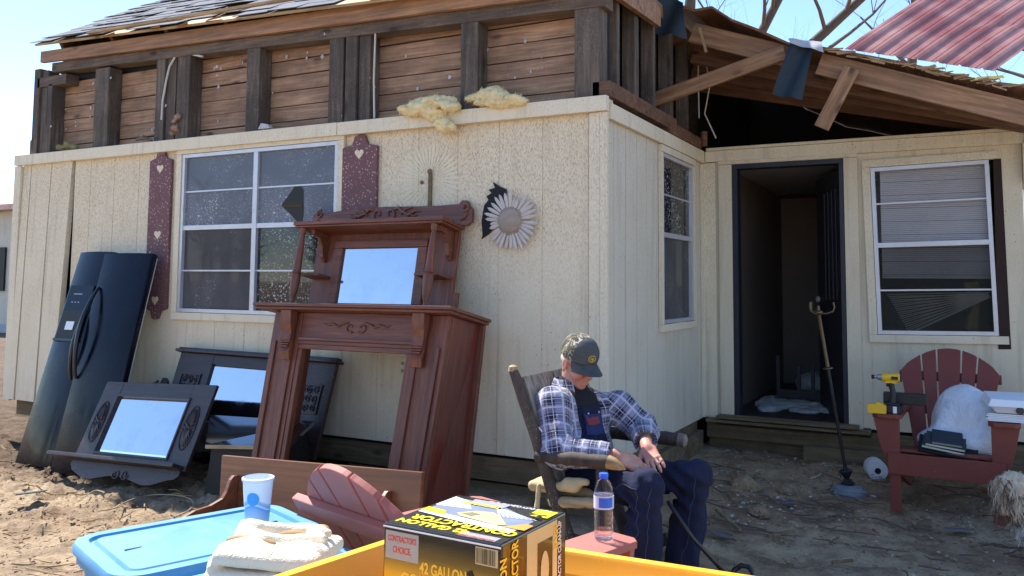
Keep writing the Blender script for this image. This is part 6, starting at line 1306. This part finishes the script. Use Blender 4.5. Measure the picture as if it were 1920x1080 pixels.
# head and face
body += [ell_(hp_(-.012, 0, .032), (.094, .075, .092), Rh, k=.02), ell_(hp_(.022, 0, -.042), (.064, .054, .066), Rh, k=.03), ell_(hp_(.062, 0, -.092), (.024, .026, .020), Rh, k=.02),
         ell_(hp_(.054, .040, -.026), (.032, .024, .030), Rh, k=.02), ell_(hp_(.054, -.040, -.026), (.032, .024, .030), Rh, k=.02), ell_(hp_(.078, 0, .030), (.016, .05, .012), Rh, k=.015)]
for s in (-1, 1): body += [ell_(hp_(.088, s * .031, .006), (.016, .017, .012), Rh, k=.01, neg=True), ell_(hp_(.074, s * .031, .004), (.013, .015, .010), Rh, k=.004)]
body += [cap_(hp_(.084, 0, .012), hp_(.110, 0, -.026), .010, .015, k=.010), ell_(hp_(.098, .013, -.030), (.011, .009, .009), Rh, k=.006), ell_(hp_(.098, -.013, -.030), (.011, .009, .009), Rh, k=.006)]
body += [ell_(hp_(.088, 0, -.062), (.010, .024, .007), Rh, k=.006), ell_(hp_(.084, 0, -.074), (.010, .022, .008), Rh, k=.006), box_(hp_(.098, 0, -.067), (.010, .021, .0016), .001, Rh, k=.003, neg=True)]
for s in (-1, 1): body += [ell_(hp_(-.010, s * .077, -.004), (.021, .009, .034), Rh, k=.006), ell_(hp_(-.006, s * .086, -.002), (.010, .006, .019), Rh, k=.005, neg=True), ell_(hp_(-.004, s * .079, -.036), (.009, .007, .010), Rh, k=.005)]
# hands
def hand(wr, tip, back, thumb, bends, S=1.0):
    d = (tip - wr).normalized(); b = (back - d * back.dot(d)).normalized(); t = thumb - d * thumb.dot(d) - b * thumb.dot(b); t.normalize(); pr = []
    P = lambda x, y, z: wr + d * x * S + t * y * S + b * z * S
    Rl = np.array([[d.x, t.x, b.x], [d.y, t.y, b.y], [d.z, t.z, b.z]])
    pr += [cap_(wr - d * .03, P(.015, 0, 0), .024 * S, .024 * S, k=.012), box_(P(.052, 0, 0), (.045 * S, .040 * S, .013 * S), .012, Rl, k=.014), ell_(P(.035, .02, -.006), (.035 * S, .02 * S, .014 * S), Rl, k=.012)]
    for i, (y, L) in enumerate(((.031, .070), (.0105, .078), (-.0105, .072), (-.031, .056))):
        a = bends[i]; p = P(.092 - .004 * abs(i - 1), y, .002); dirv = d + t * (y * 2.2 + bends[4] * (1.5 - i)); seg = (L * .46, L * .31, L * .25); rr = (.0098, .0088, .0078, .0068)
        ang = a * .35
        for j in range(3):
            dv = (dirv.normalized() * math.cos(ang) - b * math.sin(ang)); qn = p + dv * seg[j] * S; pr.append(cap_(p, qn, rr[j] * S, rr[j + 1] * S, k=.003 if j else .004)); pr.append(ell_(p + b * .001, (.0105 * S,) * 3 if j == 0 else (.0093 * S,) * 3, k=.004)); p = qn; ang += a * .6
    p0 = P(.022, .030, -.004); p1 = P(.052, .056, -.010); p2 = P(.080, .062, -.016); p3 = P(.102, .058, -.022)
    pr += [cap_(p0, p1, .016 * S, .0125 * S, k=.008), cap_(p1, p2, .0118 * S, .0105 * S, k=.003), cap_(p2, p3, .0105 * S, .0085 * S, k=.003)]
    return pr
tipR = PY(1212, 884, 3.83); tipL = PY(1237, 888, 3.86)
body += hand(wrR, tipR, Vector((.15, -.45, .9)), Vector((.3, .9, .1)), (.65, .6, .6, .65, .02))
body += hand(wrL, tipL, Vector((.25, -.75, .6)), Vector((-.9, -.3, 0)), (.35, .3, .32, .4, .05))
manM = Vector((pel.x, pel.y, 0))
man = empty('person', manM, label='elderly man dozing in the log rocking chair in camouflage cap, plaid shirt and denim overalls', cat='person')
blob('body', body, .0042, skin.m, man)
# clothes -------------------------------------------------------
def wr_(P, a, f=14, o=3): return a * (1 - 2 * np.abs(fbm(P * f, o)))
ov = [ell_(chest + tf * .012, (.122, .168, .175), Rt, k=.05), ell_(belly + tf * .028, (.138, .168, .16), Rt, k=.06), ell_(pel + tf * .01, (.145, .185, .125), Rt, k=.05)]
for h, k_, a in ((hpR, knR, anR), (hpL, knL, anL)):
    ov += [cap_(h, k_, .108, .084, k=.05), cap_(k_, k_.lerp(a, .5), .086, .088, k=.03), cap_(k_.lerp(a, .5), a + Vector((0, 0, -.02)), .088, .096, k=.03)]
ov += [box_(neck + tup * .04, (.3, .3, .10), .01, Rt, k=.01, neg=True)]
def legfold(P):
    d = .016 * (1 - 2 * np.abs(fbm(P * np.array([8, 8, 3.5]) + 3, 4)))
    for k_ in (knR, knL):
        r_ = np.linalg.norm(P - V3(k_) - np.array([-.06, 0, -.06]), axis=-1); d = d + .013 * np.exp(-(r_ / .13) ** 2) * np.sin((P[:, 2] + P[:, 0] * .7) * 80 + 3 * fbm(P * 9, 2))
    hipd = np.linalg.norm(P - V3(pel) - np.array([.12, 0, .03]), axis=-1); return d + .008 * np.exp(-(hipd / .14) ** 2) * np.sin((P[:, 0] * .9 - P[:, 2]) * 80)
trs = blob('overalls', ov, .0065, denim.m, man, field=legfold)
us = [ell_(chest + tf * .010 + tup * .07, (.112, .165, .125), Rt, k=.03), cap_(neck - tup * .03, neck + tup * .035 + tf * .012, .078, .068, k=.03), cap_(chest + (shR - chest) * .5 + tup * .02, shR, .075, .06, k=.03), cap_(chest + (shL - chest) * .5 + tup * .02, shL, .078, .06, k=.03)]
blob('undershirt', us, .006, black_c, man, field=lambda P: wr_(P, .004, 25))
sh = [ell_(chest - tf * .004, (.142, .196, .188), Rt, k=.05), ell_(belly - tf * .002, (.148, .202, .18), Rt, k=.05), ell_(pel + tup * .03 - tf * .035, (.115, .185, .11), Rt, k=.05)]
cuffR, cuffL = wrR.lerp(elR, .12), wrL.lerp(elL, .22)
for a, b, c, s in ((shR, elR, cuffR, -1), (shL, elL, cuffL, 1)):
    sh += [cap_(chest + (a - chest) * .55 + tup * .03, a - Vector((0, 0, .005)), .085, .075, k=.05), cap_(a, b, .092, .084, k=.04), cap_(b, c, .082, .062, k=.03), cap_(c.lerp(b, .1), c, .062, .060, k=.006)]
sh += [cap_(neck - tup * .02 - tf * .03, neck + tup * .025 - tf * .02, .085, .078, k=.02)]
# carve the opening down the front, the neck and inside of the cuffs
o0, o1, o2 = neck + tup * .06 + tf * .06, chest + tf * .20 + tup * -.02, belly + tf * .24 - tup * .06
sh += [cap_(o0, o1, .062, .084, k=.012, neg=True), cap_(o1, o2, .084, .108, k=.012, neg=True), cap_(neck, neck + tup * .1, .062, .07, k=.008, neg=True)]
for c, e, w_ in ((cuffR, elR, wrR), (cuffL, elL, wrL)): d_ = (w_ - e).normalized(); sh += [cap_(c + d_ * .035, c + d_ * .10,   .070, .070, k=.004, neg=True), cap_(c + d_ * -.02, c + d_ * .05, .042, .042, k=.004, neg=True)]
def shirtfold(P):
    d = .009 * (1 - 2 * np.abs(fbm(P * np.array([10, 10, 7]), 4)))
    for j, k_ in ((elR, 1), (elL, 1)): r_ = np.linalg.norm(P - V3(j), axis=-1); d = d + .010 * np.exp(-(r_ / .10) ** 2) * np.sin((P[:, 0] * .8 + P[:, 2] * .9) * 105)
    r_ = np.linalg.norm(P - V3(shR) - np.array([.06, 0, -.08]), axis=-1); return d + .007 * np.exp(-(r_ / .10) ** 2) * np.sin((P[:, 0] + P[:, 2] * .3) * 90)
shirt = blob('shirt', sh, .0055, pla.m, man, field=shirtfold)
# plaid coordinates follow each sleeve and the torso
me = shirt.data; nV = len(me.vertices); co = np.empty(nV * 3); me.vertices.foreach_get('co', co); co = co.reshape(-1, 3) + V3(WM[shirt.name].translation)
bones = [(pel, neck, tf, .16, (.19, .14)), (shR, elR, Vector((0, 0, 1)), .07, (.075,) * 2), (elR, wrR, Vector((0, 0, 1)), .062, (.06,) * 2), (shL, elL, Vector((0, 0, 1)), .07, (.075,) * 2), (elL, wrL, Vector((0, 0, 1)), .062, (.06,) * 2)]
uvs = me.uv_layers.new(name='UVMap'); lv = np.empty(len(me.loops), int); me.loops.foreach_get('vertex_index', lv)
ps = np.array([p.loop_start for p in me.polygons]); fc = co[lv].reshape(-1, 4, 3).mean(1); dist = []; Uv = []
for a, b, ref, rr, _ in bones:
    a_, b_ = V3(a), V3(b); ab = b_ - a_; L = np.linalg.norm(ab); ab /= L; r1 = V3(ref) - ab * (V3(ref) @ ab); r1 /= np.linalg.norm(r1); r2 = np.cross(ab, r1)
    def loc(Pp): q = Pp - a_; t = q @ ab; return t, np.arctan2(q @ r2, q @ r1), np.linalg.norm(q - np.clip(t, 0, L)[..., None] * ab, axis=-1)
    dist.append(loc(fc)[2] - (rr if rr < .1 else .135)); t, an, _d = loc(co[lv].reshape(-1, 4, 3).reshape(-1, 3)); tc, anc, _d = loc(fc); anc = np.repeat(anc, 4); an = anc + (an - anc + np.pi) % (2 * np.pi) - np.pi; Uv.append(np.stack([an * rr, t], 1))
best = np.repeat(np.argmin(np.array(dist), 0), 4); U = np.array(Uv)[best, np.arange(len(best))]
uvs.data.foreach_set('uv', U.ravel())
# collar, cuffs, bib details
mb = MB(); cc = neck + tup * .022
def cyl(a, r_, z): return cc + (tf * math.cos(a) + tl * math.sin(a)) * r_ + tup * z
for s in (-1, 1):
    P = []
    for k in range(10): a = s * (.55 + (math.pi - .55) * k / 9); P.append((cyl(a, .074, .035), cyl(a, .098 + .012 * (k < 2), -.012 - (.030 if k < 2 else 0) + (.012 if k == 2 else 0))))
    for (p, q), (p2, q2) in zip(P[:-1], P[1:]): n_ = (tf * .0 + (p + q) / 2 - cc).normalized() * .005; mb.hexa([q, q2, p2, p], [q + n_, q2 + n_, p2 + n_, p + n_])
colr = mb.build('collar', pla.m, shirt, smooth=True)
uvc = colr.data.uv_layers.new(name='UVMap'); uvc.data.foreach_set('uv', np.array([[colr.data.vertices[l_.vertex_index].co.x + colr.data.vertices[l_.vertex_index].co.y, colr.data.vertices[l_.vertex_index].co.z] for l_ in colr.data.loops]).ravel())
from mathutils.bvhtree import BVHTree
def bvh(o):
    m_ = WM[o.name]; return BVHTree.FromPolygons([m_ @ v.co for v in o.data.vertices], [tuple(p.vertices) for p in o.data.polygons])
bt = bvh(trs)
def onto(pts, r_, name, m, lift=.001, n=5):
    Q_ = []
    for p in pts:
        h, nn, _i, _d = bt.find_nearest(p); Q_.append(h + (h - (h.lerp(p, 0) if False else h)) + (p - h).normalized() * 0 + Vector(nn) * lift)
    mb = MB(); mb.tube(Q_, r_, n); return mb.build(name, m, trs, smooth=True)
def px_line(a, b, y0, y1, n=16): return [PY(a[0] + (b[0] - a[0]) * t / n, a[1] + (b[1] - a[1]) * t / n, y0 + (y1 - y0) * t / n) for t in range(n + 1)]
def leg_line(k_, a, side, n=22):
    return [k_.lerp(a, t / n) + side * .14 for t in range(n + 1)]
onto(leg_line(knR, anR, Vector((-.1, -1, 0)).normalized()), .0012, 'seam', stitch); onto(leg_line(knR, anR, Vector((.45, -.9, 0)).normalized()), .0012, 'seam', stitch); onto(leg_line(knL, anL, Vector((.3, -.95, 0)).normalized()), .0012, 'seam', stitch)
onto([hpR.lerp(knR, t / 16) + Vector((0, -.14, .02)) for t in range(17)], .0012, 'seam', stitch)
mb = MB(); bc_ = belly + tup * .11
def bibp(u, v, r_=.165): a = u; return belly + tup * v + tf * math.cos(a) * r_ + tl * math.sin(a) * r_ * 1.15
# bib pocket patch and straps, wrapped on the chest
def patch(u0, u1, v0, v1, r_, name, m, thick=.004, nu=8, nv=3):
    mb = MB(); grid = []
    for s in (0, 1):
        for j in range(nv + 1):
            for i in range(nu + 1):
                u = u0 + (u1 - u0) * i / nu; v = v0 + (v1 - v0) * j / nv; p = chest + tup * (v + .01) + tf * 1.0 * math.cos(u) * .20 + tl * math.sin(u) * .20
                h, nn, _i, _d = bt.find_nearest(p); grid.append(h + Vector(nn) * (r_ + thick * s))
    n_ = (nu + 1) * (nv + 1); fs = []
    for s in (0, 1):
        for j in range(nv):
            for i in range(nu): b0 = s * n_ + j * (nu + 1) + i; fs.append((b0, b0 + 1, b0 + nu + 2, b0 + nu + 1) if s else (b0, b0 + nu + 1, b0 + nu + 2, b0 + 1))
    mb.add(grid, fs); return mb.build(name, m, trs, smooth=True)
patch(-.42, .30, -.04, .055, .004, 'bib_pocket', plain('washed denim', (30, 42, 88), .9, sc=12)); patch(-.34, .16, .012, .045, .009, 'bib_label', plain('dull red stitching', (120, 52, 60), .9, sc=60, var=.4))
for u in (-.10, .22):
    h, nn, _i, _d = bt.find_nearest(chest + tup * .07 + tf * .2 * math.cos(u) + tl * math.sin(u) * .2); mb = MB(); q = Vector(nn).to_track_quat('Z', 'Y').to_matrix().to_4x4(); mb.lathe([(.006, 0), (.005, .004)], n=10, T=Matrix.Translation(h + Vector(nn) * .002) @ q); mb.build('button', M_['silver'], trs)
# cap
camo = NT('camouflage cloth'); cv = camo.co(); d0 = camo.noise(cv, 16, 3, .5, .6); d1 = camo.noise(cv, 28, 4, .6, .9)
camo.set(Base_Color=camo.mix(camo.ramp(d1, [(.56, 0), (.60, 1)]), camo.ramp(d0, [(0, lin((84, 80, 66))), (.44, lin((142, 134, 110))), (.50, lin((78, 80, 76))), (.57, lin((176, 170, 154)))], 'CONSTANT'), lin((52, 50, 44))), Roughness=.9); camo.bump(camo.noise(cv, 120, 2), .3, .002)
cp = [ell_(hp_(-.016, 0, .048), (.108, .088, .104), Rh, k=.01), ell_(hp_(.020, 0, .064), (.078, .076, .084), Rh, k=.03), box_(hp_(-.0, 0, -.030), (.2, .2, .064), .002, Rh, k=.003, neg=True)]
cpb = blob('cap', cp, .0045, camo.m, man, field=lambda P: .0015 * fbm(P * 40, 2))
capdark = plain('dark cap front cloth', (72, 76, 76), .85, var=.6, sc=22, bump=.3); cpb.data.materials.append(capdark)
for p_ in cpb.data.polygons:
    q_w = WM[cpb.name] @ p_.center - hd
    if q_w.dot(hf) > .020 + .02 * abs(q_w.dot(hl)) / .08: p_.material_index = 1
mb = MB(); nu, nv = 14, 6; g = []
for s in (0, 1):
    for j in range(nv + 1):
        for i in range(nu + 1):
            a = (i / nu - .5) * 2 * R_(66); v = j / nv; rx = .084 + .098 * v * math.cos(a * .62); ry = .082 + .012 * v
            g.append(hp_(-.006 + rx * math.cos(a), ry * math.sin(a),   .042 - .030 * v - .028 * (math.sin(a) ** 2) * (.3 + v * .7) + (.003 if s else 0)))
n_ = (nu + 1) * (nv + 1); fs = []
for s in (0, 1):
    for j in range(nv):
        for i in range(nu): b0 = s * n_ + j * (nu + 1) + i; fs.append((b0, b0 + 1, b0 + nu + 2, b0 + nu + 1))
rim = [j * (nu + 1) for j in range(nv + 1)] + [nv * (nu + 1) + i for i in range(1, nu + 1)] + [j * (nu + 1) + nu for j in range(nv - 1, -1, -1)]
for a, b in zip(rim[:-1], rim[1:]): fs.append((a, b, b + n_, a + n_))
mb.add(g, fs); mb.build('brim', capdark, cpb, smooth=True)
mb = MB(); mb.tube([hp_(-.016, 0, .152), hp_(-.016, 0, .158)], [.009, .005], 10); mb.build('cap_button', camo.m, cpb, smooth=True)
bt2 = bvh(cpb); em = plain('gold embroidery', (186, 164, 74), .7, bump=0)
def capon(pts, r_, m, name):
    Q_ = [];
    for x, y, z in pts: h, nn, _i, _d = bt2.find_nearest(hp_(x, y, z)); Q_.append(h + Vector(nn) * .001)
    mb = MB(); mb.tube(Q_, r_, 5); mb.build(name, m, cpb, smooth=True)
capon([(.16, -.008 + .034 * math.cos(t * .3142), .082 + .025 * math.sin(t * .3142)) for t in range(21)], .0022, em, 'emblem_ring')
for sh_ in ([(-.022, .076), (-.010, .086), (.004, .080), (.012, .090)], [(-.018, .088), (-.004, .092), (.010, .078), (.0, .072)], [(-.012, .070), (.004, .070), (.014, .084)]): capon([(.16, -.008 + a, b) for a, b in sh_], .0022, em, 'emblem_stroke')
# spectacles
mb = MB()
for s in (-1, 1): mb.tube([hp_(.101, s * .033 + .021 * math.cos(t * .5236), .002 + .015 * math.sin(t * .5236)) for t in range(13)], .0013, 5)
mb.tube([hp_(.102, -.012, .006), hp_(.106, 0, .009), hp_(.102, .012, .006)], .0013, 5)
for s in (-1, 1): mb.tube([hp_(.099, s * .054, .008), hp_(.05, s * .077, .010), hp_(-.02, s * .080, .012)], .0013, 5)
gls = mb.build('spectacles', M_['blackplastic'], man, smooth=True)
# hair under the cap
hb = [ell_(hp_(-.030, 0, .005), (.0745, .0755, .042), Rh, k=.01)]; blob('hair', hb, .006, plain('grey hair', (176, 170, 164), .9, sc=40), man, field=lambda P: .002 * fbm(P * 90, 2))
# shoes
for a in (anR, anL): blob('shoe', [ell_((a.x + .03, a.y - .01, .055), (.07, .05, .05), k=.03), ell_((a.x + .11, a.y - .03, .045), (.075, .048, .038), k=.03), box_((a.x + .07, a.y - .02, .018), (.14, .048, .014), .01, k=.005)], .007, plain('work shoe', (60, 52, 46), .7), man)

# ---------------------------------------------------------------- rocking chair of peeled logs
logm = wood('barky log', (44, 36, 32), (84, 70, 60), 'z', 1.0, .8, .35, (110, 96, 84), speck=.25); pale = wood('peeled log', (150, 126, 92), (196, 172, 132), 'x', 1.0, .7, .1)
gold = wood('peeled golden log', (150, 118, 76), (196, 164, 116), 'x', 1.0, .6, .1)
def log(name, a, b, r0, r1, m, root, seed=0, bend=(0, 0, 0), n=14):
    rnd = random.Random(seed); a, b = Vector(a), Vector(b); pts = []; rs = []
    for k in range(n + 1):
        t = k / n; pts.append(a.lerp(b, t) + Vector(bend) * math.sin(math.pi * t) + Vector((rnd.uniform(-1, 1), rnd.uniform(-1, 1), rnd.uniform(-1, 1))) * r0 * .08); rs.append((r0 + (r1 - r0) * t) * (1 + rnd.uniform(-.09, .09)))
    rs[0] *= .85; rs[-1] *= .85; mb = MB(); mb.tube(pts, rs, 12); return mb.build(name, m, root, smooth=True)
rc = empty('rocking_chair', (-1.75, 4.0, .0), label='rustic rocking chair of dark bark covered logs holding the dozing man', cat='rocking chair')
yN, yF = 3.70, 4.33
tN = PY(962, 692, yN); mN = PY(1038, 925, yN); dN = (mN - tN) / (tN.z - mN.z); bN = tN + dN * (tN.z - .08)
log('back_post', bN, tN, .036, .027, logm, rc, 1); log('back_post', (bN.x, yF, .08), (tN.x + .02, yF, tN.z), .036, .027, logm, rc, 2)
mb = MB(); mb.tube([tN + Vector((0, 0, -.01)), tN + Vector((0, 0, .012)), tN + Vector((0, 0, .02))], [.026, .022, .010], 12); mb.build('post_tip', pale, rc, smooth=True)
def along(z, y): p = tN + dN * (tN.z - z); return Vector((p.x, y, z))
log('back_rail', along(tN.z - .06, yN - .0), along(tN.z - .06, yF), .018, .018, logm, rc, 3); log('back_rail', along(.50, yN), along(.50, yF), .02, .02, logm, rc, 4)
# woven grey back panel
mb = MB(); lean = dN
for k in range(7):
    y = yN + .07 + k * .083; p, q = along(tN.z - .04, y), along(.44, y); mb.bar(p + Vector((.02, 0, 0)), q + Vector((.02, 0, 0)), .012, .07, (0, 1, 0))
mb.build('back_slats', wood('grey slats', (126, 118, 104), (168, 160, 144), 'z', 1, .8), rc)
aR, aF = PY(1012, 856, yN - .02), PY(1142, 866, yN - .03)
log('arm', aR + Vector((-.02, 0, 0)), aF, .029, .031, logm, rc, 5); mb = MB(); e0 = PY(1140, 866, yN - .03); mb.tube([e0, PY(1152, 870, yN - .03), PY(1164, 876, yN - .03), PY(1173, 880, yN - .03)], [.032, .028, .016, .004], 12); mb.build('arm_tip', gold, rc, smooth=True)
fE = PY(1272, 824, yF); log('arm', (aR.x, yF, fE.z), (fE.x, yF, fE.z), .032, .036, logm, rc, 6); mb = MB(); mb.tube([fE, fE + Vector((.035, 0, -.004)), fE + Vector((.045, 0, -.005))], [.035, .034, .02], 12); mb.build('arm_tip', wood('grey end grain', (96, 88, 80), (140, 130, 118), 'z', 2), rc, smooth=True)
xF = PY(1128, 900, yN).x
log('front_post', (xF, yN, .08), (xF, yN, aF.z - .02), .032, .028, logm, rc, 7); log('front_post', (xF + .02, yF, .08), (xF + .02, yF, fE.z - .02), .034, .03, logm, rc, 8)
s0_, s1_ = PY(1032, 941, yN), PY(1125, 943, yN); log('seat_rail', s0_, s1_, .026, .024, pale, rc, 9); log('seat_rail', (s0_.x, yF, s0_.z), (s1_.x, yF, s1_.z), .024, .024, logm, rc, 10)
log('seat_rail', (xF, yN, s0_.z), (xF, yF, s0_.z), .024, .024, logm, rc, 11); log('stretcher', (bN.x + .03, yN, .22), (xF, yN, .22), .022, .022, logm, rc, 12); log('stretcher', (xF, yN, .20), (xF, yF, .2), .02, .02, logm, rc, 13)
mb = MB(); mb.box((s0_.x - .03, yN + .02, s0_.z - .01), (xF + .02, yF - .02, s0_.z + .012)); mb.build('seat', gold, rc, bevel=.006)
for y in (yN, yF):
    pts = [(-1.75 + .46 * math.sin(t), y, .045 + 1.1 * (1 - math.cos(t * .42))) for t in np.linspace(-1, 1, 15)]; mb = MB(); mb.tube([(x - .0, yy, z) for x, yy, z in pts], .028, 10); mb.build('rocker', logm, rc, smooth=True)
cz = s0_.z + .012
pr = [box_((-1.70, 4.0, cz + .03), (.21, .24, .03), .028), cap_((-1.80, yN + .03, cz + .05), (-1.62, yN + .0, cz + .07), .022, .030, k=.03), cap_((-1.80, yN - .01, cz + .06), (-1.805, yN - .03, cz - .07), .016, .020, k=.02), cap_((-1.66, yN + .01, cz + .09), (-1.56, yN - .0, cz + .10), .026, .02, k=.03)]
cu = blob('seat_cushion', pr, .006, plain('beige cushion cloth', (186, 166, 126), .95, sc=10, var=.15), None, field=lambda P: .006 * (1 - 2 * np.abs(fbm(P * 12, 3)))); tag(cu, 'beige cloth cushion draped over the seat of the log rocking chair', 'cushion')
# cane
P = [PY(1252, 940, 3.88), PY(1268, 964, 3.86), PY(1300, 1010, 3.88), PY(1348, 1062, 3.96), PY(1360, 1076, 4.0), PY(1370, 1078, 4.03), PY(1378, 1068, 4.05), PY(1390, 1060, 4.05), PY(1404, 1063, 4.05), PY(1412, 1074, 4.05), PY(1412, 1090, 4.05)]
mb = MB(); mb.tube(P, [.010, .010, .010, .011, .011, .011, .012, .012, .012, .012, .011], 10); o = mb.build('walking_cane', M_['blackplastic'], None, smooth=True); tag(o, 'black walking cane with crooked handle slanting from between the seated man\'s knees', 'cane')

# ---------------------------------------------------------------- shaggy dog at the right edge
fur_t = plain('tan fur', (204, 186, 160), .9, sc=30, var=.25); fur_w = plain('white fur', (232, 230, 226), .9, sc=30, var=.08); fur_d = plain('grey brown fur', (112, 92, 78), .9, sc=30, var=.2)
yd = 5.25
hc = PY(1898, 915, yd); mz = PY(1880, 958, yd - .03); bd0 = PY(1945, 955, yd + .05); bd1 = PY(2060, 955, yd + .15)
dog = empty('dog', (bd0.x + .2, yd, 0), label='shaggy tan and white dog standing with lowered head at the right edge', cat='dog')
pr = [ell_(hc, (.085, .075, .075), k=.03), cap_(hc + Vector((-.01, -.01, -.03)), mz, .055, .030, k=.03), ell_(mz + Vector((-.008, -.004, -.004)), (.018, .018, .014), k=.008), cap_(hc + Vector((.02, 0, 0)), bd0, .07, .10, k=.05), ell_(bd0 + Vector((.05, 0, -.02)), (.13, .10, .14), k=.05), cap_(bd0, bd1, .115, .105, k=.05), ell_(bd1, (.12, .10, .13), k=.04)]
for s in (-1, 1): pr += [cap_(hc + Vector((.03, s * .06, .01)), hc + Vector((.02, s * .085, -.075)), .026, .030, k=.015)]
for x, s, q in ((bd0.x + .02, -1, 0), (bd0.x + .03, 1, 0)): pr += [cap_((x, yd + s * .06, bd0.z - .05), (x - .01, yd + s * .065, .15), .055, .032, k=.03), cap_((x - .01, yd + s * .065, .15), (x, yd + s * .065, .05), .030, .026, k=.02), ell_((x - .02, yd + s * .065, .045), (.045, .03, .025), k=.02)]
for s in (-1, 1): pr += [cap_((bd1.x, yd + .12 + s * .06, bd1.z - .02), (bd1.x - .05, yd + .12 + s * .065, .24), .07, .045, k=.03), cap_((bd1.x - .05, yd + .12 + s * .065, .24), (bd1.x + .05, yd + .12 + s * .065, .16), .04, .028, k=.02), cap_((bd1.x + .05, yd + .12 + s * .065, .16), (bd1.x + .03, yd + .12 + s * .065, .05), .027, .024, k=.02), ell_((bd1.x + .01, yd + .12 + s * .065, .045), (.045, .03, .025), k=.02)]
pr += [cap_(bd1 + Vector((.09, 0, .05)), bd1 + Vector((.2, .02, .18)), .03, .04, k=.02)]
dbody = blob('body', pr, .010, fur_t, dog, field=lambda P: .012 * fbm(P * 22, 3))
me = dbody.data; me.materials.append(fur_w); Md = WM[dbody.name]
rnd = random.Random(33); strands = {0: MB(), 1: MB(), 2: MB()}
pol = me.polygons; areas = len(pol)
for p in pol:
    c = Md @ p.center; whitep = c.x > hc.x + .055 or (c.z < mz.z - .05 and c.x > hc.x)
    if whitep: p.material_index = 1
idxs = [rnd.randrange(areas) for _ in range(5200)]
for i in idxs:
    p = pol[i]; c = Md @ p.center
    if c.x > .55: continue
    n_ = Vector(p.normal); wht_ = p.material_index == 1; kx = 1 if wht_ else (2 if mnoise.noise(c * 14) > .18 else 0)
    flow = Vector((.25 if not wht_ else .1, 0, -1)) + Vector((rnd.uniform(-.5, .5), rnd.uniform(-.5, .5), rnd.uniform(-.3, .3))); L = rnd.uniform(.03, .065); sd = n_.cross(flow).normalized() * rnd.uniform(.0012, .0026)
    a = c; b = c + n_ * L * .45 + flow.normalized() * L * .35; e = b + flow.normalized() * L * .5 + n_ * L * rnd.uniform(-.1, .15); f_ = e + flow.normalized() * L * .3 - n_ * L * .1
    strands[kx].add([a - sd, a + sd, b - sd, b + sd, e - sd * .7, e + sd * .7, f_], [(0, 1, 3, 2), (2, 3, 5, 4), (4, 5, 6)])
for k, (m, nm) in enumerate(((fur_t, 'tan shaggy fur'), (fur_w, 'white shaggy fur'), (fur_d, 'darker fur locks'))):
    o = strands[k].build('fur', m, dog, label=nm); o['kind'] = 'stuff'
mb = MB(); mb.lathe([(.0, .0), (.011, .004), (.012, .012), (.006, .018)], (mz.x - .022, mz.y - .006, mz.z - .012), 12); mb.build('nose', M_['black'], dog, smooth=True)
